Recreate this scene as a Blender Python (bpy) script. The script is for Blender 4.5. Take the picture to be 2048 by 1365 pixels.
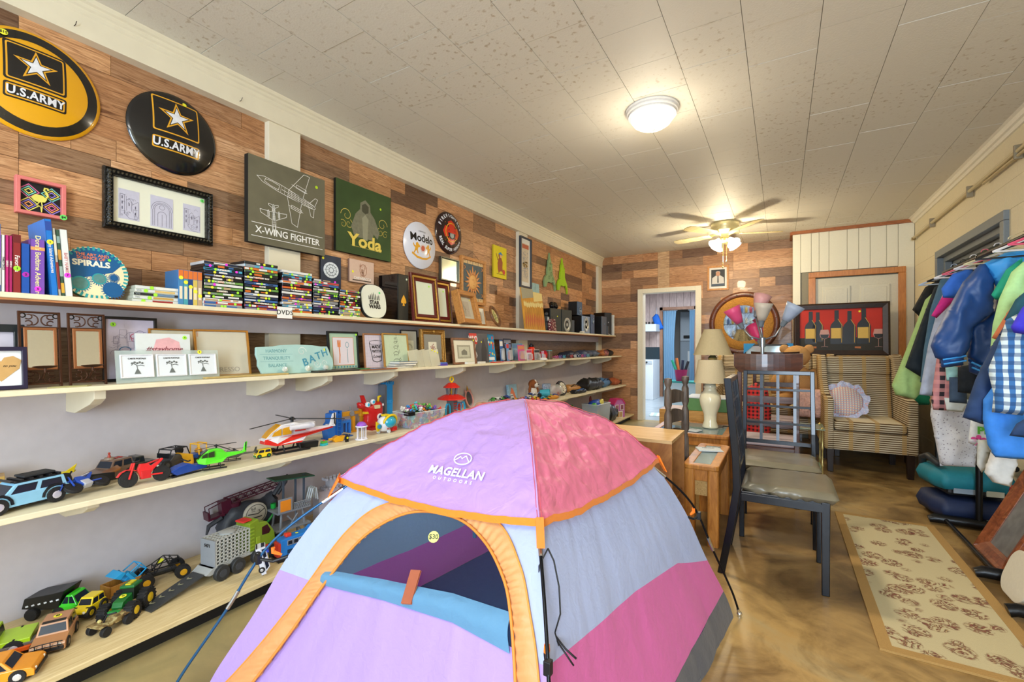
import bpy,bmesh,math,random
from mathutils import Vector,Matrix,Euler,noise
from mathutils.geometry import delaunay_2d_cdt
random.seed(7)
for o in list(bpy.data.objects):bpy.data.objects.remove(o)
SC=bpy.context.scene;COL=SC.collection
PI=math.pi;R=math.radians
sin,cos=math.sin,math.cos
# ------------------------------------------------------------------ camera
cd=bpy.data.cameras.new('camera');cam=bpy.data.objects.new('camera',cd);COL.objects.link(cam)
cam.location=(2.72,0,1.2);cam.rotation_euler=(R(90),0,R(30.6))
cd.sensor_width=36;cd.lens=16.0;cd.shift_y=12.5/2048;cd.clip_start=.02
SC.camera=cam
# ------------------------------------------------------------------ view, world and lights
vs=SC.view_settings;vs.view_transform='Standard';vs.look='None';vs.gamma=1
vs.use_curve_mapping=False;vs.exposure=0.16
w=bpy.data.worlds.new('world');SC.world=w;w.use_nodes=True
bg=w.node_tree.nodes['Background'];bg.inputs[0].default_value=(.62,.78,1,1);bg.inputs[1].default_value=1.0
def light(name,kind,loc,energy,col,size=1,size_y=None,rot=(0,0,0),spread=None):
    l=bpy.data.lights.new(name,kind);l.energy=energy;l.color=col
    if kind=='AREA':
        l.size=size
        if size_y:l.shape='RECTANGLE';l.size_y=size_y
        if spread:l.spread=spread
    elif kind=='POINT':l.shadow_soft_size=size
    o=bpy.data.objects.new(name,l);COL.objects.link(o);o.location=loc;o.rotation_euler=rot
    return o
# shop windows behind the camera: daylight
light('shop_window_light','AREA',(3.15,-2.45,1.45),150,(.70,.85,1),1.0,2.0,(R(90),0,0))
light('shop_window_light','AREA',(.62,-2.45,1.45),38,(.70,.85,1),.5,2.0,(R(90),0,0))
light('shop_ceiling_light','AREA',(2.2,-1.0,2.70),50,(1,.95,.87),1.2,1.2)
light('kitchen_light','AREA',(1.0,9.4,2.5),110,(.78,.90,1),1.6,1.6)
light('side_window_light','AREA',(4.28,5.4,1.5),6,(.75,.9,1),1.0,1.4,(0,R(90),0))
# ------------------------------------------------------------------ helpers
def lin(c):
    if isinstance(c,str):c=[int(c[i:i+2],16)for i in(0,2,4)]
    return tuple(((v/255+.055)/1.055)**2.4 if v>10 else v/255/12.92 for v in c)
_mc={}
def mat(c,rough=.5,metal=0,var=.06,coat=0,bump=0,bs=60,alpha=1,emit=0,trans=0,ior=1.45):
    key=(str(c),rough,metal,var,coat,bump,bs,alpha,emit,trans)
    if key in _mc:return _mc[key]
    m=bpy.data.materials.new('m_%s_%d'%(str(c)[:8],len(_mc)));m.use_nodes=True
    nt=m.node_tree;b=nt.nodes['Principled BSDF'];L=lin(c)
    b.inputs['Base Color'].default_value=(*L,1)
    b.inputs['Roughness'].default_value=rough;b.inputs['Metallic'].default_value=metal
    b.inputs['Coat Weight'].default_value=coat;b.inputs['Coat Roughness'].default_value=.08
    b.inputs['Alpha'].default_value=alpha;b.inputs['Transmission Weight'].default_value=trans
    b.inputs['IOR'].default_value=ior
    if emit:
        b.inputs['Emission Color'].default_value=(*L,1);b.inputs['Emission Strength'].default_value=emit
    if var or bump:
        tc=nt.nodes.new('ShaderNodeTexCoord');n=nt.nodes.new('ShaderNodeTexNoise');n.inputs['Scale'].default_value=bs
        nt.links.new(tc.outputs['Object'],n.inputs['Vector'])
        if var and not emit:
            mx=nt.nodes.new('ShaderNodeMix');mx.data_type='RGBA'
            mx.inputs[6].default_value=(*[v*(1-var*1.6)for v in L],1);mx.inputs[7].default_value=(*[min(1,v*(1+var))for v in L],1)
            nt.links.new(n.outputs['Fac'],mx.inputs[0]);nt.links.new(mx.outputs[2],b.inputs['Base Color'])
        if bump:
            bp=nt.nodes.new('ShaderNodeBump');bp.inputs['Strength'].default_value=bump;bp.inputs['Distance'].default_value=.01
            nt.links.new(n.outputs['Fac'],bp.inputs['Height']);nt.links.new(bp.outputs[0],b.inputs['Normal'])
    _mc[key]=m;return m
def ramp(nt,stops):
    r=nt.nodes.new('ShaderNodeValToRGB');e=r.color_ramp.elements
    while len(e)<len(stops):e.new(.5)
    for i,(p,c)in enumerate(stops):e[i].position=p;e[i].color=(*lin(c),1)
    return r
def wood(c1,c2,scale=(3,30,30),rough=.45,bump=.15,tint=False,coat=0,dist=1.5,mid=None):
    key=('wood',c1,c2,scale,rough,bump,tint,coat,mid)
    if key in _mc:return _mc[key]
    m=bpy.data.materials.new('wood_%d'%len(_mc));m.use_nodes=True;nt=m.node_tree;b=nt.nodes['Principled BSDF']
    tc=nt.nodes.new('ShaderNodeTexCoord');mp=nt.nodes.new('ShaderNodeMapping');mp.inputs['Scale'].default_value=scale
    n=nt.nodes.new('ShaderNodeTexNoise');n.inputs['Scale'].default_value=1;n.inputs['Detail'].default_value=6;n.inputs['Roughness'].default_value=.65;n.inputs['Distortion'].default_value=dist
    nt.links.new(tc.outputs['Object'],mp.inputs[0])
    st=[(.3,c1),(.7,c2)]if not mid else[(.28,c1),(.5,mid),(.72,c2)]
    r=ramp(nt,st)
    if tint:   # offset the grain for every plank, and tint by the plank's own colour
        oi=nt.nodes.new('ShaderNodeObjectInfo');sc=nt.nodes.new('ShaderNodeVectorMath');sc.operation='SCALE';sc.inputs['Scale'].default_value=37
        cb=nt.nodes.new('ShaderNodeCombineXYZ');ad=nt.nodes.new('ShaderNodeVectorMath');ad.operation='ADD'
        for i in range(3):nt.links.new(oi.outputs['Random'],cb.inputs[i])
        nt.links.new(cb.outputs[0],sc.inputs[0]);nt.links.new(mp.outputs[0],ad.inputs[0]);nt.links.new(sc.outputs[0],ad.inputs[1]);nt.links.new(ad.outputs[0],n.inputs['Vector'])
        mx=nt.nodes.new('ShaderNodeMix');mx.data_type='RGBA';mx.blend_type='MULTIPLY';mx.inputs[0].default_value=1
        nt.links.new(r.outputs[0],mx.inputs[6]);nt.links.new(oi.outputs['Color'],mx.inputs[7]);nt.links.new(mx.outputs[2],b.inputs['Base Color'])
    else:
        nt.links.new(mp.outputs[0],n.inputs['Vector']);nt.links.new(r.outputs[0],b.inputs['Base Color'])
    nt.links.new(n.outputs['Fac'],r.inputs[0])
    b.inputs['Roughness'].default_value=rough;b.inputs['Coat Weight'].default_value=coat
    bp=nt.nodes.new('ShaderNodeBump');bp.inputs['Strength'].default_value=bump;bp.inputs['Distance'].default_value=.004
    nt.links.new(n.outputs['Fac'],bp.inputs['Height']);nt.links.new(bp.outputs[0],b.inputs['Normal'])
    _mc[key]=m;return m
def checker(cols,scale,rough=.8,axis=(1,1,1),weave=True,kind='plaid'):
    """woven cloth: two crossing wave bands in the cloth's own coordinates"""
    key=('chk',str(cols),scale,kind,axis)
    if key in _mc:return _mc[key]
    m=bpy.data.materials.new('cloth_%d'%len(_mc));m.use_nodes=True;nt=m.node_tree;b=nt.nodes['Principled BSDF']
    b.inputs['Roughness'].default_value=rough
    tc=nt.nodes.new('ShaderNodeTexCoord');prev=None
    fac=[]
    for d in('X','Z'):
        wv=nt.nodes.new('ShaderNodeTexWave');wv.bands_direction=d;wv.wave_profile='SIN';wv.inputs['Scale'].default_value=scale if d=='X' or kind=='plaid' else scale*.3
        wv.inputs['Distortion'].default_value=.25
        nt.links.new(tc.outputs['Object'],wv.inputs[0]);st=nt.nodes.new('ShaderNodeMath');st.operation='GREATER_THAN';st.inputs[1].default_value=.55
        nt.links.new(wv.outputs['Fac'],st.inputs[0]);fac.append(st)
    m1=nt.nodes.new('ShaderNodeMix');m1.data_type='RGBA';m1.inputs[6].default_value=(*lin(cols[0]),1);m1.inputs[7].default_value=(*lin(cols[1]),1)
    nt.links.new(fac[0].outputs[0],m1.inputs[0])
    m2=nt.nodes.new('ShaderNodeMix');m2.data_type='RGBA';m2.inputs[7].default_value=(*lin(cols[2]),1)
    ml=nt.nodes.new('ShaderNodeMath');ml.operation='MULTIPLY';ml.inputs[1].default_value=.65
    nt.links.new(fac[1].outputs[0],ml.inputs[0]);nt.links.new(m1.outputs[2],m2.inputs[6]);nt.links.new(ml.outputs[0],m2.inputs[0])
    nt.links.new(m2.outputs[2],b.inputs['Base Color']);_mc[key]=m;return m
def spots(base,cols,scale=40,thr=.35,rough=.8,bump=0):
    """cloth or board with scattered coloured spots (voronoi cells)"""
    key=('spots',base,str(cols),scale,thr,bump)
    if key in _mc:return _mc[key]
    m=bpy.data.materials.new('spots_%d'%len(_mc));m.use_nodes=True;nt=m.node_tree;b=nt.nodes['Principled BSDF'];b.inputs['Roughness'].default_value=rough
    tc=nt.nodes.new('ShaderNodeTexCoord');v=nt.nodes.new('ShaderNodeTexVoronoi');v.inputs['Scale'].default_value=scale
    nt.links.new(tc.outputs['Object'],v.inputs['Vector'])
    sp=nt.nodes.new('ShaderNodeSeparateColor');nt.links.new(v.outputs['Color'],sp.inputs[0])
    r=ramp(nt,[(i/len(cols),c)for i,c in enumerate(cols)]);r.color_ramp.interpolation='CONSTANT';nt.links.new(sp.outputs[0],r.inputs[0])
    lt=nt.nodes.new('ShaderNodeMath');lt.operation='LESS_THAN';lt.inputs[1].default_value=thr;nt.links.new(v.outputs['Distance'],lt.inputs[0])
    mx=nt.nodes.new('ShaderNodeMix');mx.data_type='RGBA';mx.inputs[6].default_value=(*lin(base),1)
    nt.links.new(lt.outputs[0],mx.inputs[0]);nt.links.new(r.outputs[0],mx.inputs[7]);nt.links.new(mx.outputs[2],b.inputs['Base Color'])
    if bump:
        bp=nt.nodes.new('ShaderNodeBump');bp.inputs['Strength'].default_value=bump;nt.links.new(v.outputs['Distance'],bp.inputs['Height']);nt.links.new(bp.outputs[0],b.inputs['Normal'])
    _mc[key]=m;return m
class B:
    """mesh builder: collects shapes, becomes ONE mesh object"""
    def __init__(s):s.v=[];s.f=[];s.m=[];s.i=0;s.T=None
    def add(s,vs,fs,mi=None):
        k=len(s.v)
        if s.T is not None:vs=[s.T@Vector(p)for p in vs]
        s.v+=[tuple(p)for p in vs];s.f+=[tuple(k+i for i in f)for f in fs];s.m+=[s.i if mi is None else mi]*len(fs);return s
    def box(s,c,d,mi=None,r=None,tap=1,tapy=None):
        x,y,z=[q/2 for q in d];ty=tap if tapy is None else tapy
        vs=[Vector((sx*x*(tap if sz>0 else 1),sy*y*(ty if sz>0 else 1),sz*z))for sz in(-1,1)for sx,sy in((-1,-1),(1,-1),(1,1),(-1,1))]
        if r:M=Euler([R(q)for q in r]).to_matrix();vs=[M@v for v in vs]
        vs=[v+Vector(c)for v in vs]
        return s.add(vs,[(3,2,1,0),(4,5,6,7),(0,1,5,4),(1,2,6,5),(2,3,7,6),(3,0,4,7)],mi)
    def b2(s,a,b,mi=None):   # box from corner to corner
        return s.box([(p+q)/2 for p,q in zip(a,b)],[abs(q-p)for p,q in zip(a,b)],mi)
    def cyl(s,p0,p1,r0,r1=None,n=16,mi=None,cap=True):
        r1=r0 if r1 is None else r1;p0=Vector(p0);p1=Vector(p1);d=(p1-p0).normalized()
        u=d.orthogonal().normalized();w_=d.cross(u);vs=[]
        for p,r in((p0,r0),(p1,r1)):
            for i in range(n):a=2*PI*i/n;vs.append(p+u*r*cos(a)+w_*r*sin(a))
        fs=[(i,(i+1)%n,n+(i+1)%n,n+i)for i in range(n)]
        if cap:fs+=[tuple(range(n-1,-1,-1)),tuple(range(n,2*n))]
        return s.add(vs,fs,mi)
    def tube(s,pts,r,n=8,mi=None,closed=False):
        pts=[Vector(p)for p in pts];m=len(pts);rr=r if isinstance(r,(list,tuple))else[r]*m
        vs=[];u=None
        for k,p in enumerate(pts):
            a=pts[k-1]if(k or closed)else p;b=pts[(k+1)%m]if(k<m-1 or closed)else p
            d=(b-a).normalized()if(b-a).length>1e-9 else Vector((0,0,1))
            u=d.orthogonal().normalized()if u is None else(u-d*u.dot(d)).normalized()
            w_=d.cross(u)
            for i in range(n):t=2*PI*i/n;vs.append(p+(u*cos(t)+w_*sin(t))*rr[k])
        K=m if closed else m-1
        fs=[(k*n+i,k*n+(i+1)%n,((k+1)%m)*n+(i+1)%n,((k+1)%m)*n+i)for k in range(K)for i in range(n)]
        if not closed:fs+=[tuple(range(n-1,-1,-1)),tuple(range((m-1)*n,m*n))]
        return s.add(vs,fs,mi)
    def lathe(s,prof,c=(0,0,0),n=24,mi=None,ax='z',sx=1,sy=1):
        vs=[];m=len(prof)
        for r,h in prof:
            for i in range(n):
                a=2*PI*i/n;p=(r*cos(a)*sx,r*sin(a)*sy,h)
                if ax=='y':p=(p[0],h,p[1])
                if ax=='x':p=(h,p[0],p[1])
                vs.append([p[j]+c[j]for j in range(3)])
        fs=[(k*n+i,k*n+(i+1)%n,(k+1)*n+(i+1)%n,(k+1)*n+i)for k in range(m-1)for i in range(n)]
        fs+=[tuple(range(n-1,-1,-1)),tuple(range((m-1)*n,m*n))]
        return s.add(vs,fs,mi)
    def prism(s,poly,a,b,pl='xz',mi=None,tap=1):
        n=len(poly);cx=sum(p[0]for p in poly)/n;cy=sum(p[1]for p in poly)/n
        def P(p,h,k):p=(cx+(p[0]-cx)*k,cy+(p[1]-cy)*k);return{'xz':(p[0],h,p[1]),'xy':(p[0],p[1],h),'yz':(h,p[0],p[1])}[pl]
        vs=[P(p,a,1)for p in poly]+[P(p,b,tap)for p in poly]
        return s.add(vs,[tuple(range(n-1,-1,-1)),tuple(range(n,2*n))]+[(i,(i+1)%n,n+(i+1)%n,n+i)for i in range(n)],mi)
    def sph(s,c,r,nu=14,nv=9,mi=None,rot=None):
        r=(r,r,r)if not isinstance(r,(tuple,list))else r;vs=[]
        M=Euler([R(q)for q in rot]).to_matrix()if rot else None
        for j in range(nv+1):
            t=PI*j/nv
            for i in range(nu):
                a=2*PI*i/nu;p=Vector((r[0]*sin(t)*cos(a),r[1]*sin(t)*sin(a),r[2]*cos(t)))
                if M:p=M@p
                vs.append(p+Vector(c))
        return s.add(vs,[(j*nu+i,(j+1)*nu+i,(j+1)*nu+(i+1)%nu,j*nu+(i+1)%nu)for j in range(nv)for i in range(nu)],mi)
    def grid(s,fn,nu,nv,mi=None,keep=None):
        vs=[fn(i/nu,j/nv)for j in range(nv+1)for i in range(nu+1)];W=nu+1
        fs=[(j*W+i,j*W+i+1,(j+1)*W+i+1,(j+1)*W+i)for j in range(nv)for i in range(nu)if keep is None or keep((i+.5)/nu,(j+.5)/nv)]
        return s.add(vs,fs,mi)
    def wheel(s,c,r,wd,n=18,mi=0,hub=None):   # axle along y
        x,y,z=c;s.lathe([(r*.55,-wd/2),(r*.92,-wd/2),(r,-wd*.32),(r,wd*.32),(r*.92,wd/2),(r*.55,wd/2)],c,n,mi,'y')
        if hub is not None:s.lathe([(.001,-wd*.53),(r*.3,-wd*.53),(r*.6,-wd*.45),(r*.6,wd*.45),(r*.3,wd*.53),(.001,wd*.53)],c,12,hub,'y')
        return s
    def puff(s,poly,t,pl='xz',res=.03,y=0,R_=None,fold=0,fs_=40,mi=None,back=True,seed=0):
        """cloth or plush body: an outline filled with a fine net and swollen to real thickness"""
        pts=[];n=len(poly)
        for i in range(n):
            a=Vector(poly[i]);b=Vector(poly[(i+1)%n]);k=max(1,int((b-a).length/res))
            for j in range(k):pts.append(a.lerp(b,j/k))
        nb=len(pts);xs=[p[0]for p in pts];zs=[p[1]for p in pts]
        def dist(q): 
            return min(((q-pts[i]).length)for i in range(nb))
        def inside(q):
            c_=False;j=nb-1
            for i in range(nb):
                if(pts[i][1]>q[1])!=(pts[j][1]>q[1])and q[0]<(pts[j][0]-pts[i][0])*(q[1]-pts[i][1])/(pts[j][1]-pts[i][1]+1e-12)+pts[i][0]:c_=not c_
                j=i
            return c_
        RR=R_ or min(max(xs)-min(xs),max(zs)-min(zs))*.45
        ins=[];z=min(zs);k=0
        while z<max(zs):
            x=min(xs)+(res/2 if k%2 else 0)
            while x<max(xs):
                q=Vector((x,z))
                if inside(q):
                    d=dist(q)
                    if d>res*.45:ins.append((q,d))
                x+=res
            z+=res*.87;k+=1
        allp=pts+[q for q,d in ins];D=[0]*nb+[d for q,d in ins]
        vo,eo,fo,ov,oe,of=delaunay_2d_cdt([Vector(p)for p in allp],[(i,(i+1)%nb)for i in range(nb)],[],1,1e-5)
        dd=[D[o[0]]if o else 0 for o in ov]
        def hgt(i):
            u=min(1,dd[i]/RR);h=t*math.sqrt(max(0,1-(1-u)**2))
            if fold and u>0: 
                q=vo[i];h+=fold*min(1,u*2)*(noise.noise(Vector((q[0]*fs_,q[1]*fs_*.28,seed+3.3)))+.5*noise.noise(Vector((q[0]*fs_*1.7+9,q[1]*fs_*.9,seed))))
            return h
        def P(q,h):return{'xz':(q[0],y+h,q[1]),'xy':(q[0],q[1],y+h),'yz':(y+h,q[0],q[1])}[pl]
        H=[hgt(i)for i in range(len(vo))];m=len(vo)
        vs=[P(vo[i],-H[i])for i in range(m)];fs=[tuple(f)for f in fo]
        if back:vs+=[P(vo[i],H[i]*.9)for i in range(m)];fs+=[tuple(m+i for i in reversed(f))for f in fo]
        return s.add(vs,fs,mi)
def part(name,b,mats,parent=None,label=None,smooth=False,bev=0,loc=None,rot=None,kind=None,weld=False,seg=2,color=None):
    me=bpy.data.meshes.new(name);me.from_pydata(b.v,[],b.f)
    if not isinstance(mats,(list,tuple)):mats=[mats]
    for m in mats:me.materials.append(m)
    if len(mats)>1:me.polygons.foreach_set('material_index',b.m)
    if weld or smooth:
        bm=bmesh.new();bm.from_mesh(me);bmesh.ops.remove_doubles(bm,verts=bm.verts,dist=1e-5)
        bmesh.ops.recalc_face_normals(bm,faces=bm.faces)if weld else None
        bm.to_mesh(me);bm.free()
    if smooth:
        me.shade_smooth()
        if smooth is not True:me.set_sharp_from_angle(angle=R(smooth))
    me.update()
    o=bpy.data.objects.new(name,me);COL.objects.link(o)
    if parent is not None:o.parent=parent
    if loc:o.location=loc
    if rot:o.rotation_euler=[R(q)for q in rot]
    if label:o['label']=label
    if kind:o['kind']=kind
    if color:o.color=color
    if bev:
        md=o.modifiers.new('bevel','BEVEL');md.width=bev;md.segments=seg;md.limit_method='ANGLE';md.angle_limit=R(35)
    return o
def thing(name,label,cat,loc=(0,0,0),rz=0,group=None,rx=0,ry=0,sc=1):
    o=bpy.data.objects.new(name,None);COL.objects.link(o);o.empty_display_size=.05
    o.location=loc;o.rotation_euler=(R(rx),R(ry),R(rz));o['label']=label;o['category']=cat
    if group:o['group']=group
    if sc!=1:o.scale=(sc,sc,sc)
    return o
def tag(o,label,cat,group=None):
    o['label']=label;o['category']=cat
    if group:o['group']=group
    return o
def struct(name,b,m,parent=None,**k):
    o=part(name,b,m,parent,**k)
    if parent is None:o['kind']='structure'
    return o
def copy_tree(o,loc=None,rz=None,label=None,group=None,parent=None):
    c=o.copy();COL.objects.link(c)
    if parent is not None:c.parent=parent
    if loc:c.location=loc
    if rz is not None:c.rotation_euler[2]=R(rz)
    if label:c['label']=label
    if group:c['group']=group
    for ch in list(o.children):copy_tree(ch,parent=c)
    return c
TXT=[]
def text(parent,s,size,loc,m,rot=(90,0,0),name='lettering',al='CENTER',xs=1,bold=0,ex=.0006,wsp=1,shear=0,warp=None):
    cu=bpy.data.curves.new(name,'FONT');cu.body=s;cu.size=size;cu.extrude=ex;cu.offset=bold*size
    cu.align_x=al;cu.align_y='CENTER';cu.space_character=wsp;cu.resolution_u=3;cu.shear=shear;cu.materials.append(m)
    o=bpy.data.objects.new(name,cu);COL.objects.link(o)
    TXT.append((o,parent,loc,rot,xs,name,warp));return o
def bake_text():
    bpy.context.view_layer.update();dg=bpy.context.evaluated_depsgraph_get()
    for o,parent,loc,rot,xs,name,warp in TXT:
        me=bpy.data.meshes.new_from_object(o.evaluated_get(dg));cu=o.data;bpy.data.objects.remove(o)
        n=bpy.data.objects.new(name,me);COL.objects.link(n)
        if parent is not None:n.parent=parent
        if warp:   # lay the letters on the domed face they are printed on
            M=Matrix.Translation(loc)@Euler([R(q)for q in rot]).to_matrix().to_4x4()@Matrix.Diagonal((xs,1,1,1));me.transform(M);bm=bmesh.new();bm.from_mesh(me);bmesh.ops.triangulate(bm,faces=bm.faces)
            for _ in range(2):bmesh.ops.subdivide_edges(bm,edges=[e for e in bm.edges if e.calc_length()>.008],cuts=1);bmesh.ops.triangulate(bm,faces=bm.faces)
            bm.to_mesh(me);bm.free()
            for v in me.vertices:v.co.y+=warp(v.co.x,v.co.z)
        else:n.location=loc;n.rotation_euler=[R(q)for q in rot];n.scale=(xs,1,1)
STK={}
def sticker(parent,loc,c='b8f23a',r=.009,rot=(90,0,0),s=None,sx=1):
    """round paper price sticker lying on a face; local z is its normal"""
    k=(c,r)
    if k not in STK:
        b=B();b.lathe([(r,0),(r,.0008)],n=14);me=bpy.data.meshes.new('price_sticker');me.from_pydata(b.v,[],b.f);me.materials.append(mat(c,.7,var=0));STK[k]=me
    o=bpy.data.objects.new('price_sticker',STK[k]);COL.objects.link(o);o.parent=parent;o.location=loc;o.rotation_euler=[R(q)for q in rot]
    if s:text(o,s,r*1.15,(0,0,.0012),mat('202020'),(0,0,0),bold=.02)
    return o
GRN='a6ee38';YEL='f2f03a';PNK='ee3fe0'
def spiral(cx,cz,r,turns=1.3,a0=0,dr=1,n=22,y=0):
    return[(cx+r*(1-.75*k/n)*cos(a0+dr*2*PI*turns*k/n),y,cz+r*(1-.75*k/n)*sin(a0+dr*2*PI*turns*k/n))for k in range(n+1)]
# ------------------------------------------------------------------ flat print and drawing helpers
def net(poly,res):
    pts=[];n=len(poly)
    for i in range(n):
        a=Vector(poly[i]);c=Vector(poly[(i+1)%n]);k=max(1,int((c-a).length/res))
        for j in range(k):pts.append(a.lerp(c,j/k))
    nb=len(pts);P2=[tuple(p)for p in pts];ins=[];z=min(p[1]for p in P2)+res/2;x0=min(p[0]for p in P2);x1=max(p[0]for p in P2)
    while z<max(p[1]for p in P2):
        x=x0+res/2
        while x<x1:
            if inpoly(x,z,P2)and min((x-p[0])**2+(z-p[1])**2 for p in P2)>(res*.4)**2:ins.append(Vector((x,z)))
            x+=res
        z+=res
    vo,eo,fo,a_,b_,c_=delaunay_2d_cdt(pts+ins,[(i,(i+1)%nb)for i in range(nb)],[],1,1e-6)
    return vo,fo
def inpoly(x,y,p):
    c_=False;j=len(p)-1
    for i in range(len(p)):
        if(p[i][1]>y)!=(p[j][1]>y)and x<(p[j][0]-p[i][0])*(y-p[i][1])/(p[j][1]-p[i][1]+1e-12)+p[i][0]:c_=not c_
        j=i
    return c_
def sheet(b,poly,fn,res=.02,mi=None):
    vo,fo=net(poly,res);b.add([(v[0],fn(v[0],v[1]),v[1])for v in vo],fo,mi)
def flat(b,poly,y,mi=None,th=.0007):b.prism(poly,y,y-th,'xz',mi)
def rrect(x0,z0,x1,z1,r,n=5):
    o=[]
    for cx,cz,a in((x1-r,z0+r,-90),(x1-r,z1-r,0),(x0+r,z1-r,90),(x0+r,z0+r,180)):
        for k in range(n+1):t=R(a+90*k/n);o.append((cx+r*cos(t),cz+r*sin(t)))
    return o
def circ(cx,cz,r,n=24,rz=None):return[(cx+r*cos(2*PI*k/n),cz+(rz or r)*sin(2*PI*k/n))for k in range(n)]
def star(cx,cz,Ro,Ri,n=5,a0=90):return[(cx+(Ro if k%2==0 else Ri)*cos(R(a0+180*k/n)),cz+(Ro if k%2==0 else Ri)*sin(R(a0+180*k/n)))for k in range(2*n)]
def stroke(b,pts,w,y,mi=None,closed=False,fn=None,th=.0006):
    """ink line: quads laid along a polyline on a face"""
    n=len(pts)
    for k in range(n if closed else n-1):
        p=Vector(pts[k]);q=Vector(pts[(k+1)%n]);d=q-p
        if d.length<1e-7:continue
        d=d.normalized()*w*.35;m=Vector((-d.y,d.x)).normalized()*w/2
        c=[p-d-m,q+d-m,q+d+m,p-d+m];g=fn or(lambda x,z:0)
        b.add([(v.x,y+g(v.x,v.y),v.y)for v in c],[(0,1,2,3)],mi)
def ringp(b,poly,k,y,mi=None,fn=None):
    """band between an outline and the same outline shrunk by k (absolute, toward centroid)"""
    n=len(poly);cx=sum(p[0]for p in poly)/n;cz=sum(p[1]for p in poly)/n;ins=[]
    for p in poly:
        d=Vector((p[0]-cx,p[1]-cz));ins.append((cx+d.x*(1-k/d.length),cz+d.y*(1-k/d.length)))
    g=fn or(lambda x,z:0)
    b.add([(p[0],y+g(*p),p[1])for p in list(poly)+ins],[(i,(i+1)%n,n+(i+1)%n,n+i)for i in range(n)],mi)
def sketch(b,x0,z0,x1,z1,y,seed,n=26,w=.0012,mi=None):
    """loose pencil drawing of strokes, arches and boxes"""
    r=random.Random(seed)
    for k in range(n):
        cx=r.uniform(x0+.1*(x1-x0),x1-.1*(x1-x0));cz=r.uniform(z0+.05*(z1-z0),z1-.1*(z1-z0));s=r.uniform(.05,.16)*(x1-x0)
        t=r.choice('abcl')
        if t=='a':p=[(cx+s*cos(PI*q/8),cz+s*sin(PI*q/8))for q in range(9)]
        elif t=='b':p=[(cx-s/2,cz-s*.7),(cx-s/2,cz+s*.7),(cx+s/2,cz+s*.7),(cx+s/2,cz-s*.7),(cx-s/2,cz-s*.7)]
        elif t=='c':p=[(cx,cz-s*1.4),(cx+r.uniform(-.1,.1)*s,cz+s*1.4)]
        else:p=[(cx-s,cz),(cx-s*.3,cz+s*r.uniform(-.4,.6)),(cx+s,cz+s*r.uniform(-.4,.4))]
        p=[(min(max(u,x0),x1),min(max(v,z0),z1))for u,v in p];stroke(b,p,w,y,mi)
def frame(t,w,h,fw,d,fm,z0=0,y0=0,prof=None,name='frame',label=None,bev=.002):
    """mitred picture frame; back at y0, front at y0-d, bottom at z0"""
    b=B();x0,x1,z1=-w/2,w/2,z0+h
    o=[(x0,z0),(x1,z0),(x1,z1),(x0,z1)];i=[(x0+fw,z0+fw),(x1-fw,z0+fw),(x1-fw,z1-fw),(x0+fw,z1-fw)]
    pr_=prof or[(0,0),(0,-d),(1,-d),(1,-d*.35)]   # (0 outer ..1 inner, y)
    vs=[]
    for f,y in pr_+[(1,0)]:
        for k in range(4):vs.append((o[k][0]+(i[k][0]-o[k][0])*f,y0+y,o[k][1]+(i[k][1]-o[k][1])*f))
    m=len(pr_)+1
    fs=[(r_*4+k,r_*4+(k+1)%4,((r_+1)%m)*4+(k+1)%4,((r_+1)%m)*4+k)for r_ in range(m)for k in range(4)]
    b.add(vs,fs);return part(name,b,fm,t,label,bev=bev,weld=True)
def panel(t,w,h,y,m,z0=0,th=.002,name='picture',label=None,cx=0):
    return part(name,B().b2((cx-w/2,y,z0),(cx+w/2,y+th,z0+h)),m,t,label)
INK=mat('2a2724',.7,var=0);GLS=mat('dfe6e6',.05,alpha=.12,var=0)
def wallthing(name,label,cat,x,y,z,lean=0,group=None,turn=0):return thing(name,label,cat,(x,y,z),90+turn,group,rx=-lean)
TW=[]
# ------------------------------------------------------------------ the room
TAN=[(.80,.47,.25),(.62,.34,.17),(.24,.14,.085),(.88,.56,.33),(.36,.23,.14),(.70,.40,.20),(.46,.27,.15),(.82,.50,.27),(.72,.43,.23)]
def tint(rnd): 
    c=rnd.choice(TAN);k=rnd.uniform(.85,1.12);return(c[0]*k,c[1]*k,c[2]*k,1)
CREAM=mat('e8dfc6',.55,var=.04,bump=.05,bs=12);LAV=mat('cfc9cf',.6,var=.05,bump=.08,bs=18);SHELFW=mat('e9dfbf',.5,var=.07,bump=.08,bs=25)
WALL_Y=wood('8a7060','ffffff',(45,3.4,45),.42,.3,True,.1,3.4,'dccdbd');WALL_X=wood('8a7060','ffffff',(3.4,45,45),.42,.3,True,.1,3.4,'dccdbd')
DARKW=mat('3a2a1c',.7)
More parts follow.
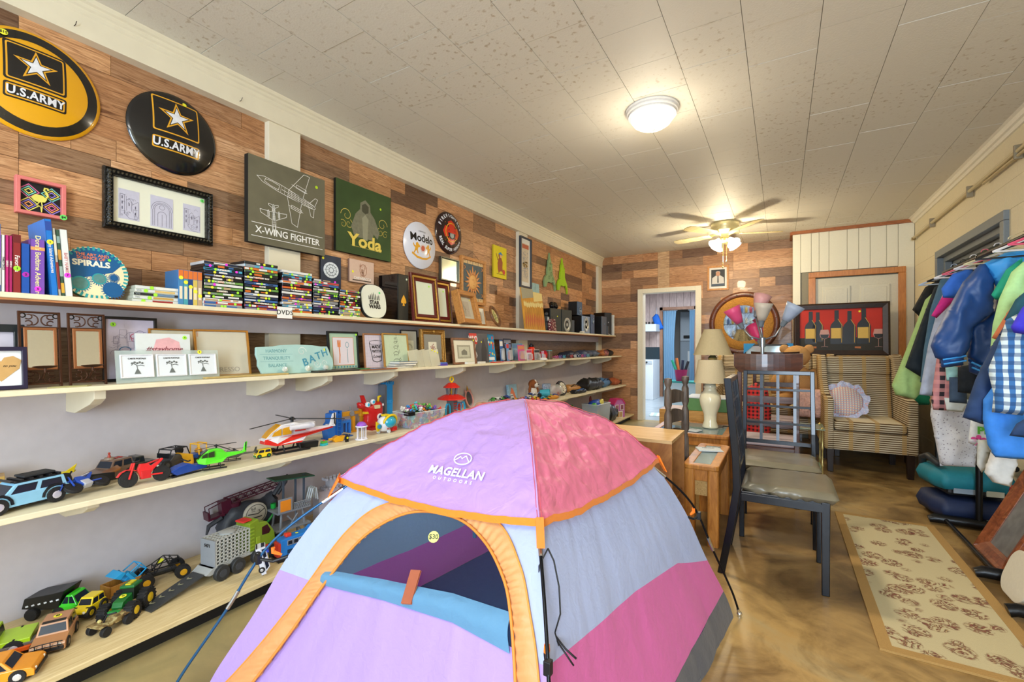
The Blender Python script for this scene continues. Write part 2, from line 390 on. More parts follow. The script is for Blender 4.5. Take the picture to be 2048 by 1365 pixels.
# floor: stained, sealed concrete
def floor_mat():
    m=bpy.data.materials.new('stained_concrete');m.use_nodes=True;nt=m.node_tree;b=nt.nodes['Principled BSDF']
    tc=nt.nodes.new('ShaderNodeTexCoord')
    def nz(s,d,det=8,sc=None):
        n=nt.nodes.new('ShaderNodeTexNoise');n.inputs['Scale'].default_value=s;n.inputs['Detail'].default_value=det;n.inputs['Distortion'].default_value=d;n.inputs['Roughness'].default_value=.62
        if sc:
            mp=nt.nodes.new('ShaderNodeMapping');mp.inputs['Scale'].default_value=sc;mp.inputs['Rotation'].default_value=(0,0,.5);nt.links.new(tc.outputs['Object'],mp.inputs[0]);nt.links.new(mp.outputs[0],n.inputs['Vector'])
        else:nt.links.new(tc.outputs['Object'],n.inputs['Vector'])
        return n
    n1=nz(1.1,.6);n2=nz(3.5,.9,10);n3=nz(60,0,4)
    r1=ramp(nt,[(.30,'66502f'),(.45,'8c6f45'),(.58,'b3935c'),(.72,'a89c78')]);r2=ramp(nt,[(.3,'6d5638'),(.55,'ffffff'),(.8,'fff4dc')])
    nt.links.new(n1.outputs[0],r1.inputs[0]);nt.links.new(n2.outputs[0],r2.inputs[0])
    mx=nt.nodes.new('ShaderNodeMix');mx.data_type='RGBA';mx.blend_type='MULTIPLY';mx.inputs[0].default_value=.75
    nt.links.new(r1.outputs[0],mx.inputs[6]);nt.links.new(r2.outputs[0],mx.inputs[7])
    sx=nt.nodes.new('ShaderNodeSeparateXYZ');nt.links.new(tc.outputs['Object'],sx.inputs[0])
    mr=nt.nodes.new('ShaderNodeMapRange');mr.inputs[1].default_value=1.5;mr.inputs[2].default_value=.7;nt.links.new(sx.outputs[0],mr.inputs[0])
    m2=nt.nodes.new('ShaderNodeMix');m2.data_type='RGBA';m2.inputs[7].default_value=(*lin('b4ab7c'),1);ml=nt.nodes.new('ShaderNodeMath');ml.operation='MULTIPLY';ml.inputs[1].default_value=.55
    nt.links.new(mr.outputs[0],ml.inputs[0]);nt.links.new(ml.outputs[0],m2.inputs[0]);nt.links.new(mx.outputs[2],m2.inputs[6]);nt.links.new(m2.outputs[2],b.inputs['Base Color'])
    rr=nt.nodes.new('ShaderNodeMapRange');rr.inputs[3].default_value=.22;rr.inputs[4].default_value=.5;nt.links.new(n2.outputs[0],rr.inputs[0]);nt.links.new(rr.outputs[0],b.inputs['Roughness'])
    bp=nt.nodes.new('ShaderNodeBump');bp.inputs['Strength'].default_value=.12;bp.inputs['Distance'].default_value=.02;nt.links.new(n2.outputs[0],bp.inputs['Height']);nt.links.new(bp.outputs[0],b.inputs['Normal'])
    return m
struct('floor',B().b2((-.1,-2.6,-.1),(4.2,7.62,0)),floor_mat())
# left wall: plank panelling above, painted board below, pilasters, crown
wl=struct('wall_left',B().b2((-.1,-2.6,0),(0,7.65,2.74)),DARKW)
rnd=random.Random(3)
pil=[(-1.6,-1.4),(1.62,1.83),(4.67,4.88),(7.38,7.56)]
segs=[(-1.4,.58),(.58,1.62),(1.83,2.66),(2.66,3.80),(3.80,4.67),(4.88,5.95),(5.95,6.75),(6.75,7.38)]
rows=12
for a,b in segs:
    for r_ in range(rows):
        z0=1.385+r_*(2.575-1.385)/rows;z1=z0+(2.575-1.385)/rows;y=a
        while y<b-.01:
            L_=rnd.choice([.16,.3,.42,.6,.85]);e=b if b-(y+L_)<.12 else y+L_
            t=rnd.uniform(.010,.014)
            part('plank',B().b2((0,y+.0008,z0+.0008),(t,e-.0008,z1-.0008)),WALL_Y,wl,color=tint(rnd));y=e
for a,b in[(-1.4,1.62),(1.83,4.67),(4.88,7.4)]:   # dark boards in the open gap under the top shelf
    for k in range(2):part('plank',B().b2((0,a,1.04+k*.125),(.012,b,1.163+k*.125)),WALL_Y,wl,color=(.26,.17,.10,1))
struct('trim_1',B().b2((0,-2.5,0),(.06,7.55,1.045)),LAV)      # painted lower board
b=B()
for a,c in pil:b.b2((0,a,1.045),(.055,c,2.6))
for k,(a,c)in enumerate(pil):struct('trim_%d'%(2+k),B().b2((0,a,1.045),(.055,c,2.6)),CREAM,bev=.002)
b=B();b.prism([(0,2.57),(.07,2.57),(.07,2.665),(.078,2.672),(.078,2.69),(.088,2.697),(.088,2.712),(.1,2.718),(.1,2.74),(0,2.74)],-2.55,7.55,'xz'); 
struct('trim_6',b,CREAM)
struct('trim_7',B().b2((.055,-2.5,1.285),(.085,7.3,1.377)),LAV)       # fascia under the top shelf
nl=thing('coat_nail','bent nail driven into the cream beam over the yellow round sign','nail',(.07,.735,2.60));part('shank',B().tube([(0,0,0),(.012,.002,.004),(.016,.004,.018)],.0015,5),mat('4a4038',.4,1),nl)
nl=thing('coat_nail','bent nail driven into the cream beam right of the black round sign','nail',(.07,1.44,2.60));part('shank',B().tube([(0,0,0),(.012,.002,.004),(.016,.006,.02)],.0015,5),mat('4a4038',.4,1),nl)
# back wall with doorway
wb=struct('wall_back',B().b2((-.1,7.56,0),(.74,7.68,2.74)).b2((.74,7.56,2.1),(1.6,7.68,2.74)).b2((1.6,7.56,0),(4.2,7.68,2.74)),DARKW)
bs=[(.06,.95),(1.12,2.02),(2.02,2.9)]
rows=21
for a,b in[(.055,1.0),(1.0,1.18),(1.18,2.1),(2.1,2.9)]:
    for r_ in range(rows):
        z0=r_*2.74/rows;z1=z0+2.74/rows;x=a
        while x<b-.01:
            L_=rnd.choice([.2,.35,.5,.75,.9]);e=b if b-(x+L_)<.14 else x+L_
            for p,q in([(x,e)]if z0>=2.05 else[(x,min(e,.69)),(max(x,1.65),e)]):
                if q-p>.01:
                    t=rnd.uniform(.010,.014);c=tint(rnd)
                    if(a,b)==(1.0,1.18):c=(.80,.58,.36,1)
                    part('plank',B().b2((p+.0008,7.56-t,z0+.0008),(q-.0008,7.56,z1-.0008)),WALL_X,wb,color=c)
            x=e
b=B();b.b2((.68,7.52,0),(.765,7.56,2.155));b.b2((1.575,7.52,0),(1.66,7.56,2.155));b.b2((.765,7.52,2.085),(1.575,7.56,2.155))
b.b2((.745,7.53,0),(.765,7.70,2.1));b.b2((1.575,7.53,0),(1.595,7.70,2.1));b.b2((.745,7.53,2.085),(1.595,7.70,2.105))
dt=struct('trim_8',b,mat('efe8d2',.45),bev=.003)
# white board closet wall, with its door
WB=mat('ece8d4',.55,var=.03)
cw=struct('wall_closet',B().b2((2.86,7.17,0),(4.1,7.5,2.70)),mat('8f8a78',.7))
gx=[2.852,2.942,3.06,3.146,3.253,3.442,3.56,3.674,3.834,3.944,4.098]
for p,q in zip(gx,gx[1:]):
    for z0,z1 in(((2.19,2.70),)if 3.0<(p+q)/2<4.0 else((0,2.19),(2.19,2.70))):part('panel_board',B().b2((p+.002,7.15,z0),(q-.002,7.172,z1)),WB,cw,bev=.002)
struct('trim_9',B().b2((2.84,7.12,2.70),(4.1,7.16,2.74)).b2((2.825,7.15,2.70),(2.852,7.56,2.74)),wood('8a4c20','b46c34',(8,40,40)))
d1=struct('door_1',B().b2((3.09,7.13,0),(3.95,7.17,2.09)),mat('d6d2c0',.5),bev=.002)
for x0,x1,z0,z1 in((3.18,3.47,1.72,1.98),(3.57,3.86,1.72,1.98),(3.18,3.47,.95,1.62),(3.57,3.86,.95,1.62),(3.18,3.47,.2,.82),(3.57,3.86,.2,.82)):
    b=B();b.b2((x0,7.118,z0),(x1,7.131,z1));b.b2((x0+.03,7.112,z0+.03),(x1-.03,7.12,z1-.03));part('door_panel',b,mat('dcd8c6',.5),d1,bev=.006)
OAKT=wood('b06a2c','cf8a44',(40,40,5),.35,.1)
b=B();b.b2((3.03,7.10,0),(3.105,7.15,2.104));b.b2((3.94,7.10,0),(4.01,7.15,2.104));b.b2((3.03,7.10,2.105),(4.01,7.15,2.175));struct('trim_10',b,OAKT,bev=.004)
# right wall of painted block, with the steel framed opening
BLK=mat('e6dbbb',.6,var=.05,bump=.15,bs=60)
wr=struct('wall_right',B().b2((4.115,-2.6,0),(4.25,4.58,2.74)).b2((4.115,6.15,0),(4.25,7.6,2.74)).b2((4.115,4.58,2.135),(4.25,6.15,2.74)),mat('d8ccac',.7))
y0=-2.4
for r_ in range(14):
    z0=r_*.197;z1=min(2.74,z0+.197);off=.2 if r_%2 else 0
    for k in range(-1,26):
        a=y0+off+k*.4;c=a+.4;a=max(a,y0);c=min(c,7.16)
        if c-a<.03 or c<2.4:continue
        if z0<2.13:
            if a>=4.58 and c<=6.15:continue
            if a<4.58<c:c=4.58
            if a<6.15<c:a=6.15
            if c-a<.03:continue
        part('block',B().b2((4.1,a+.0004,z0+.0004),(4.116,c-.0004,z1-.0004)),BLK,wr,bev=.0014,seg=1)
part('plaster_patch',B().b2((4.104,-2.4,0),(4.115,2.5,2.74)),BLK,wr)
SG=mat('7b8388',.4,.1,var=.05,bump=.05);b=B()
for x,o_ in((4.07,0),(4.12,.05),(4.18,.09)):b.b2((x,4.53+o_,0),(x+.055,4.60+o_,2.099-o_));b.b2((x,6.13-o_,0),(x+.055,6.20-o_,2.099-o_));b.b2((x,4.53+o_,2.10-o_),(x+.055,6.20-o_,2.17-o_))
struct('trim_11',b,SG,bev=.004)
d2=struct('door_2',B().b2((4.235,5.05,0),(4.27,6.08,2.03)),mat('8c9089',.45),bev=.003);part('door_edge',B().b2((4.2,5.0,0),(4.25,5.06,2.03)),mat('3c5a72',.35,.3),d2)
part('lock_plate',B().b2((4.19,4.88,1.80),(4.2,4.97,2.0)),mat('8fa4b4',.3,.8),d2,bev=.002)
struct('wall_vestibule',B().b2((4.6,4.4,0),(4.66,6.4,2.2)).b2((4.2,4.4,2.08),(4.66,6.4,2.14)).b2((4.25,4.4,0),(4.66,4.46,2.1)).b2((4.25,6.3,0),(4.66,6.36,2.1)),wood('7a4a20','a8703a',(20,20,4),.5,.1))
# ceiling of square fibre tiles, every other strip shifted by half a tile
TILE=mat('d9d3c3',.6,var=0)
def tile_mat():
    m=bpy.data.materials.new('ceiling_tile');m.use_nodes=True;nt=m.node_tree;b=nt.nodes['Principled BSDF'];b.inputs['Roughness'].default_value=.58
    tc=nt.nodes.new('ShaderNodeTexCoord');n=nt.nodes.new('ShaderNodeTexNoise');n.inputs['Scale'].default_value=34;n.inputs['Detail'].default_value=3;nt.links.new(tc.outputs['Object'],n.inputs['Vector'])
    n2=nt.nodes.new('ShaderNodeTexNoise');n2.inputs['Scale'].default_value=1.3;nt.links.new(tc.outputs['Object'],n2.inputs['Vector'])
    r=ramp(nt,[(.32,'beb19b'),(.41,'dcd7ca')]);nt.links.new(n.outputs[0],r.inputs[0]);ml=nt.nodes.new('ShaderNodeMix');ml.data_type='RGBA';ml.inputs[6].default_value=(*lin('dcd7ca'),1)
    mr=nt.nodes.new('ShaderNodeMapRange');mr.inputs[1].default_value=.42;mr.inputs[2].default_value=.6;nt.links.new(n2.outputs[0],mr.inputs[0]);nt.links.new(mr.outputs[0],ml.inputs[0]);nt.links.new(r.outputs[0],ml.inputs[7]);nt.links.new(ml.outputs[2],b.inputs['Base Color'])
    n3=nt.nodes.new('ShaderNodeTexNoise');n3.inputs['Scale'].default_value=110;nt.links.new(tc.outputs['Object'],n3.inputs['Vector'])
    bp=nt.nodes.new('ShaderNodeBump');bp.inputs['Strength'].default_value=.25;bp.inputs['Distance'].default_value=.004;nt.links.new(n3.outputs[0],bp.inputs['Height']);nt.links.new(bp.outputs[0],b.inputs['Normal']);return m
TILE=tile_mat()
ce=struct('ceiling',B().b2((-.1,-2.6,2.748),(4.25,7.65,2.85)),mat('857d6c',.8))
P_=.318;rest=B();nt_=0
for i in range(13):
    x0=.02+i*P_;x1=x0+P_;x1=min(x1,4.1)if i<12 else 4.1
    for j in range(-9,26):
        a=j*P_+(P_/2 if i%2 else 0)-.05;c=min(a+P_,7.56)
        if c-a<.02:continue
        dz=rnd.uniform(0,.002);lo=(x0+.0014,a+.0014,2.74-dz);hi=(x1-.0014,c-.0014,2.75)
        # tiles that show large enough in the photograph are parts, the others are joined
        fx=(x0-2.72)*-.509+(a-0)*.861;rx_=(x0-2.72)*.861+a*.509
        if fx>.3 and abs(rx_/fx)<1.35 and a<5.6 and 1.54/fx<.95 and nt_<295:part('ceiling_tile',B().b2(lo,hi),TILE,ce);nt_+=1
        else:rest.b2(lo,hi)
part('ceiling_tiles_joined',rest,TILE,ce,kind='stuff')
b=B();b.prism([(4.1,2.68),(4.085,2.68),(4.075,2.70),(4.06,2.705),(4.05,2.73),(4.03,2.74),(4.1,2.74)],-2.4,7.13,'xz');struct('trim_12',b,mat('efe9d6',.5))
# front wall of the shop (behind the camera) with its window opening
fwm=mat('dcd6c4',.6);b=B();b.b2((-.1,-2.7,0),(.3,-2.6,2.74));b.b2((3.7,-2.7,0),(4.25,-2.6,2.74));b.b2((.3,-2.7,2.5),(3.7,-2.6,2.74));b.b2((.3,-2.7,0),(3.7,-2.6,.4));struct('wall_front',b,fwm)
b=B()
for x in(.3,1.42,2.55,3.66):b.b2((x,-2.68,.4),(x+.05,-2.62,2.5))
b.b2((.3,-2.68,.4),(3.7,-2.62,.45));b.b2((.3,-2.68,2.45),(3.7,-2.62,2.5));struct('window_1',b,mat('e8e6de',.4))
# pipe along the right wall
pp=thing('conduit_pipe','long pair of cream painted conduit pipes strapped along the block wall','pipe',(4.07,0,2.5))
part('pipe',B().cyl((0,-2,.02),(0,7.05,-.005),.014),mat('cdbd92',.35,.1),pp,smooth=40);part('pipe',B().cyl((0,-2,-.014),(0,4.9,-.03),.010),mat('c2b084',.35,.1),pp,smooth=40)
for y in(3.3,4.3,5.2,6.3):part('pipe_strap',B().b2((-.018,y,-.05),(.025,y+.02,.045)),mat('9a8f78',.4,.6),pp,bev=.003)
part('pipe_end',B().cyl((0,7.05,0),(0,7.06,-.03),.02),mat('8f7a50',.4,.3),pp)
# ------------------------------------------------------------------ shelves on the left wall
UNDER=mat('b0764a',.6)
def s3z(y):return .633-.0073*y
def shelf(name,label,x1,z,th,ya=-1.2,yb=7.5,z2=None,under=False):
    t=thing(name,label,'shelf',(0,0,0));z2=z if z2 is None else z2
    vs=[(.06,ya,z-th),(x1,ya,z-th),(x1,yb,z2-th),(.06,yb,z2-th),(.06,ya,z),(x1,ya,z),(x1,yb,z2),(.06,yb,z2)]
    b=B();b.add(vs,[(3,2,1,0),(4,5,6,7),(0,1,5,4),(1,2,6,5),(2,3,7,6),(3,0,4,7)]);part('board',b,SHELFW,t,bev=.003);return t
t1=shelf('wall_shelf','top cream shelf holding the books, films and picture frames',.32,1.40,.02)
part('raw_edge',B().b2((.1,-1.2,1.372),(.316,7.48,1.3795)),UNDER,t1,label='unpainted brown underside board')
t2=shelf('wall_shelf','second cream shelf from the top, with leaning framed prints',.42,1.045,.02,z2=1.06)
t3=shelf('wall_shelf','third long cream shelf with helicopters and plastic toys',.50,s3z(-1.2),.022,z2=s3z(7.5))
t4=thing('wall_shelf','lowest plywood shelf just above the floor, loaded with toy trucks','shelf',(0,0,0))
part('board',B().b2((.06,-1.2,.078),(.63,7.5,.10)),wood('c9b07c','e4d2a4',(40,4,40),.6,.1),t4,bev=.003)
part('kick_board',B().b2((.54,-1.2,0),(.56,7.5,.078)),mat('1f1d1b',.6,var=.3,bump=.2,bs=14),t4,label='scuffed black kick board')
def bracket(p,y,z,L_,H,th=.038,x0=.06):
    b=B();b.prism([(x0,z),(x0+L_,z),(x0+L_,z-.035),(x0+L_-.05,z-.06),(x0+.1,z-H),(x0,z-H)],y-th/2,y+th/2,'xz');part('bracket',b,CREAM,p,bev=.002)
for y in(-.1,.73,1.50,1.81,2.36,3.17,4.04,4.75,5.27,6.17,7.1):bracket(t2,y,1.045+(y+1.2)*.0017-.021,.31,.105)
for y in(-.1,.70,1.52,2.42,3.3,4.24,5.3,6.3,7.2):bracket(t3,y,s3z(y)-.023,.34,.11)
# ------------------------------------------------------------------ pop-up tent
def cloth(c,tl=.25,rough=.55,bs=35,bump=.25):
    m=bpy.data.materials.new('tent_cloth');m.use_nodes=True;nt=m.node_tree;b=nt.nodes['Principled BSDF'];out=nt.nodes['Material Output']
    b.inputs['Base Color'].default_value=(*lin(c),1);b.inputs['Roughness'].default_value=rough;b.inputs['Sheen Weight'].default_value=.15
    tr=nt.nodes.new('ShaderNodeBsdfTranslucent');tr.inputs[0].default_value=(*lin(c),1);mx=nt.nodes.new('ShaderNodeMixShader');mx.inputs[0].default_value=tl
    nt.links.new(b.outputs[0],mx.inputs[1]);nt.links.new(tr.outputs[0],mx.inputs[2]);nt.links.new(mx.outputs[0],out.inputs[0])
    tc=nt.nodes.new('ShaderNodeTexCoord');n=nt.nodes.new('ShaderNodeTexNoise');n.inputs['Scale'].default_value=bs;n.inputs['Detail'].default_value=3;n.inputs['Distortion'].default_value=.8
    nt.links.new(tc.outputs['Object'],n.inputs['Vector']);bp=nt.nodes.new('ShaderNodeBump');bp.inputs['Strength'].default_value=bump;bp.inputs['Distance'].default_value=.01
    nt.links.new(n.outputs[0],bp.inputs['Height']);nt.links.new(bp.outputs[0],b.inputs['Normal']);return m
TC=(1.824,1.619);TB={'A':(2.37,.77),'B':(2.56,2.26),'C':(1.01,.76),'D':(1.25,2.42)}
TP=[(0,.945),(.3,.88),(.56,.71),(.72,.50),(.83,.28),(.93,.10),(.97,0)]
def tpr(u,prof=TP):
    n=len(prof)-1;t=min(max(u,0),1)*n;i=min(int(t),n-1);f=t-i;g=lambda k:prof[max(0,min(n,k))]
    p0,p1,p2,p3=g(i-1),g(i),g(i+1),g(i+2)
    return[.5*((2*p1[k])+(-p0[k]+p2[k])*f+(2*p0[k]-5*p1[k]+4*p2[k]-p3[k])*f*f+(-p0[k]+3*p1[k]-3*p2[k]+p3[k])*f**3)for k in(0,1)]
def tface(P,Q,s,u,out=0,prof=TP,bulge=0):
    r,z=tpr(u,prof);a=[(TB[P][k]-TC[k])*r for k in(0,1)];c=[(TB[Q][k]-TC[k])*r for k in(0,1)]
    x,y=a[0]+(c[0]-a[0])*s,a[1]+(c[1]-a[1])*s
    mx_,my_=(TB[P][0]+TB[Q][0])/2-TC[0],(TB[P][1]+TB[Q][1])/2-TC[1];L_=math.hypot(mx_,my_)
    k=out-bulge*4*s*(1-s)*math.sin(PI*min(1,max(0,u)))
    return Vector((TC[0]+x+mx_/L_*k*.8,TC[1]+y+my_/L_*k*.8,z+k*.6 if u<.97 else z))
def ipl(tab,s):
    if s<=tab[0][0]:return tab[0][1]
    for(a,p),(c,q)in zip(tab,tab[1:]):
        if s<=c:return p+(q-p)*(s-a)/(c-a)
    return tab[-1][1]
tent=thing('camping_tent','pink, lavender and white pop-up tent with an orange arched door, standing on the floor','tent',(0,0,0))
WHT=cloth('bac8f0');PNKC=cloth('e670b4');LAVC=cloth('bfa0ec');GRY=cloth('56565c',.05,.6);BLUEF=cloth('5c8fb4',.1,.7);PNKC_SHADE=cloth('c86ce0',.55);WHT_SHADE=cloth('98c8f8',.55);SLT=cloth('3c5c86',.4)  # back walls: inside shade on white and pink cloth painted blue and purple
def wr(s,u,P,amp=.004):   # soft pull creases running down the cloth
    return amp*(noise.noise(Vector((s*16,u*3.2,ord(P)*1.7)))+.5*noise.noise(Vector((s*38,u*7,ord(P)))))
ARO=[(.00,1.0),(.062,.844),(.115,.657),(.155,.55),(.185,.44),(.262,.371),(.454,.334),(.665,.333),(.841,.355),(.927,.414),(.959,.477),(.983,.571),(.99,.75),(.992,1.0)]
ARI=[(.12,1.0),(.154,.802),(.191,.639),(.232,.53),(.275,.445),(.37,.387),(.493,.362),(.666,.363),(.79,.392),(.866,.436),(.900,.485),(.922,.584),(.935,.75),(.94,1.0)]
ARM=[((a[0]+c[0])/2,(a[1]+c[1])/2)for a,c in zip(ARO,ARI)]
def zone(name,P,Q,ua,ub,m,keep=None,nu=70,nv=40,out=0,label=None,amp=.004,bulge=.02):
    b=B()
    def fn(s,t):
        u=ua(s)+(ub(s)-ua(s))*t;return tface(P,Q,s,u,out+wr(s,u,P,amp)*min(1,8*s*(1-s)),bulge=bulge)
    def kp(s,t):u=ua(s)+(ub(s)-ua(s))*t;return keep(s,u)
    b.grid(fn,nu,nv,keep=kp if keep else None);return part(name,b,m,tent,label,smooth=True)
PB=[(0,.55),(.24,.566),(.48,.577),(.79,.609),(1,.68)]
zz=lambda s:0.0;one=lambda s:1.0
zone('side_wall','A','B',zz,lambda s:ipl(PB,s),WHT,label='white right hand side wall')
zone('lower_wall','A','B',lambda s:ipl(PB,s),lambda s:.86-.05*s,PNKC,label='pink lower right hand wall')
zone('floor_skirt','A','B',lambda s:.86-.05*s,one,GRY,label='dark grey floor skirt',amp=.008)
hole=lambda s,u:not inpoly(s,u,ARM)
zone('front_wall','C','A',zz,lambda s:.562-.015*s,WHT,hole,90,60,label='white front wall around the door')
zone('front_lower_wall','C','A',lambda s:.562-.015*s,one,LAVC,hole,90,40,label='lavender lower front wall')
for P,Q in(('D','C'),('B','D')):
    zone('side_wall',P,Q,zz,lambda s:.665,WHT_SHADE,nu=40,nv=24);zone('lower_wall',P,Q,lambda s:.665,lambda s:.985,PNKC_SHADE,nu=40,nv=16);zone('floor_skirt',P,Q,lambda s:.985,one,SLT,nu=40,nv=4)
b=B()
def fl(s,t):P=['A','B','D','C'][0];return Vector((0,0,0))
b.add([(TC[0]+(TB[k][0]-TC[0])*.96,TC[1]+(TB[k][1]-TC[1])*.96,.006)for k in 'CABD'],[(0,1,2,3)]);part('groundsheet',b,mat('42648a',.6,bump=.2,bs=30),tent,'dark slate blue groundsheet')
# orange gathered arch band
def spl(tab,t):
    n=len(tab)-1;t=min(t*n,n-1e-6);i=int(t);f=t-i;g=lambda k:tab[max(0,min(n,k))]
    p0,p1,p2,p3=g(i-1),g(i),g(i+1),g(i+2)
    return[.5*((2*p1[k])+(-p0[k]+p2[k])*f+(2*p0[k]-5*p1[k]+4*p2[k]-p3[k])*f*f+(-p0[k]+3*p1[k]-3*p2[k]+p3[k])*f**3)for k in(0,1)]
ORG=cloth('e2a266',.2,.5);b=B()
def band(t,k):
    a=spl(ARO,t);c=spl(ARI,t);s=a[0]+(c[0]-a[0])*k;u=a[1]+(c[1]-a[1])*k
    return tface('C','A',s,u,.006+.007*sin(PI*k)+(.005*k+.0015)*noise.noise(Vector((t*95,k*2,0)))+.003*k*sin(t*420),bulge=.02)
b.grid(band,420,8);part('door_band',b,ORG,tent,'gathered orange band around the arched door',smooth=True)
b=B();b.tube([tface('C','A',*spl(ARI,k/90),.012,bulge=.02)for k in range(91)],.0045,6);part('door_piping',b,mat('d98736',.6),tent,smooth=True)
b=B();b.tube([tface('C','A',*spl(ARO,k/90),.007,bulge=.02)for k in range(91)],.0025,6);part('door_piping',b,mat('e8923c',.6),tent,smooth=True)
# door cloth, rolled down flap, mesh window
ind=lambda s,u:inpoly(s,u,ARM)
FT=[(.0,.52),(.2,.53),(.433,.511),(.70,.495),(.92,.496)];FB=[(.0,.56),(.2,.556),(.454,.54),(.713,.532),(.92,.545)]
DOOR=cloth('c3a4f2',.3)
zone('door_panel','C','A',lambda s:ipl(FB,s)-.004,one,DOOR,ind,90,50,-.004,'lavender door panel',.006)
b=B()
def flap(s,t):
    S=.20+.70*s;ua,ub=ipl(FT,S),ipl(FB,S);p=tface('C','A',S,ua+(ub-ua)*(t*1.25-.12),.004+.014*sin(PI*t)+.003*noise.noise(Vector((s*14,t*3,5))),bulge=.02);return p
b.grid(flap,60,10);part('door_flap',b,BLUEF,tent,'steel blue rolled down door flap',smooth=True)
nm=bpy.data.materials.new('mesh_net');nm.use_nodes=True;nt=nm.node_tree;pb=nt.nodes['Principled BSDF'];pb.inputs['Base Color'].default_value=(.10,.13,.19,1);pb.inputs['Roughness'].default_value=.7
tr=nt.nodes.new('ShaderNodeBsdfTransparent');mx=nt.nodes.new('ShaderNodeMixShader');mx.inputs[0].default_value=.08;nt.links.new(tr.outputs[0],mx.inputs[1]);nt.links.new(pb.outputs[0],mx.inputs[2]);nt.links.new(mx.outputs[0],nt.nodes['Material Output'].inputs[0])
zone('mesh_window','C','A',lambda s:.32,lambda s:ipl(FB,s),nm,ind,90,30,-.006,'see-through insect mesh in the door',.001)
p0=tface('C','A',.56,.535,.02,bulge=.02);p1=tface('C','A',.565,.475,.028,bulge=.02);b=B();d=Vector((.9,.4,0)).normalized()*.014
b.add([p0-d,p0+d,p1+d,p1-d,p0-d+Vector((0,-.004,.004)),p0+d+Vector((0,-.004,.004)),p1+d+Vector((0,-.004,.004)),p1-d+Vector((0,-.004,.004))],[(0,1,2,3),(7,6,5,4),(0,1,5,4),(1,2,6,5),(2,3,7,6),(3,0,4,7)]);part('door_tie',b,mat('9a5030',.7),tent,'rust brown tie strap',bev=.001)
q=tface('C','A',.565,.405,.004,bulge=.02);sticker(tent,q,'eef07a',.017,(62,0,24),'$30')
for s_ in(.70,.76):
    p=tface('C','A',s_,.355,-.02);b=B();b.tube([p,p+Vector((0,.01,-.03))],.004,6);b.box(p+Vector((0,.012,-.045)),(.012,.006,.03));part('toggle',b,mat('16405e',.35),tent,'small dark blue toggle inside the door',bev=.002)
# fly sheet
FP=[(0,.985),(.16,.965),(.32,.905),(.46,.825),(.60,.715)]
def fly(P,Q,s,u,out=0):
    n=4;r,z=tpr(u,FP);a=[(TB[P][k]-TC[k])*r for k in(0,1)];c=[(TB[Q][k]-TC[k])*r for k in(0,1)]
    q=Vector((TC[0]+a[0]+(c[0]-a[0])*s,TC[1]+a[1]+(c[1]-a[1])*s,z));m_=4*s*(1-s);q.z-=.02*m_*u;q.z+=.01*(1-m_)*u
    return q+Vector((0,0,out))
def crease(p,amp):
    v=0;q=p*9
    for k in range(3):v+=abs(noise.noise(q*(1.9**k)+Vector((3.1*k,7,1))))/(1.7**k)
    return-amp*v
FC={('C','A'):('fly_panel',cloth('cda6ea',.3,.5,16,.8),'lavender pink front panel of the fly sheet',.016),('A','B'):('fly_panel',cloth('ea7c9c',.3,.5,16,1.0),'rose pink creased right panel of the fly sheet',.034),('B','D'):('fly_panel',cloth('f08aac',.3),None,.02),('D','C'):('fly_panel',cloth('e69acc',.3),None,.02)}  # pink fly; panel colours partly hold blue light in front, warm at right
flyp={}
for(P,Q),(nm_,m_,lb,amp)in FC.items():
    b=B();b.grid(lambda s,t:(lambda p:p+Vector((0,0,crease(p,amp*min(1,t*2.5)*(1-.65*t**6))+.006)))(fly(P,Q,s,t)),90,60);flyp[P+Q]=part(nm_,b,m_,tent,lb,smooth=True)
HEM=cloth('ee8a26',.1,.5)
for P,Q in FC:
    b=B();b.grid(lambda s,t:(lambda p:p+Vector((0,0,crease(p,FC[(P,Q)][3]*.35)+.009-t*.022))+Vector((p.x-TC[0],p.y-TC[1],0)).normalized()*.004)(fly(P,Q,s,1.0)),90,2);part('fly_hem',b,HEM,tent,'orange hem tape of the fly sheet',smooth=True)
for k in 'ABCD':   # stitched ridge seam
    for o_ in(-.006,.006):
        b=B();d=Vector((TB[k][0]-TC[0],TB[k][1]-TC[1],0)).normalized().cross(Vector((0,0,1)))*o_;b.tube([(lambda p:p+d+Vector((0,0,crease(p,.02*min(1,t*.0625))+.010)))(fly(k,{'A':'B','B':'D','D':'C','C':'A'}[k],0,t/40))for t in range(4,41)],.0011,4);part('seam',b,mat('c8505c',.7),tent)
LG=mat('eef3ff',.5);fp=fly('C','A',.57,.80)
tx=(fly('C','A',.72,.80)-fly('C','A',.42,.80)).normalized();ty=(fly('C','A',.57,.70)-fly('C','A',.57,.9)).normalized();tz=tx.cross(ty).normalized();ty=tz.cross(tx)
ME=Matrix((tx,ty,tz)).transposed().to_euler();MR=[math.degrees(q)for q in ME];off=tz*.012
text(flyp['CA'],'MAGELLAN',.042,fp+off-ty*.01,LG,MR,bold=.02,wsp=1.05);text(flyp['CA'],'OUTDOORS',.016,fp+off-ty*.038,LG,MR,wsp=2.2)
b=B();c_=fp+off+ty*.045+tz*.0;b.tube([c_+tx*.034*cos(2*PI*k/24)+ty*.022*sin(2*PI*k/24)for k in range(24)],.002,4,closed=True)
b.tube([c_+tx*a+ty*e for a,e in((-.028,-.008),(-.012,.008),(-.004,0),(.008,.012),(.028,-.008))],.002,4);part('emblem',b,LG,flyp['CA'])
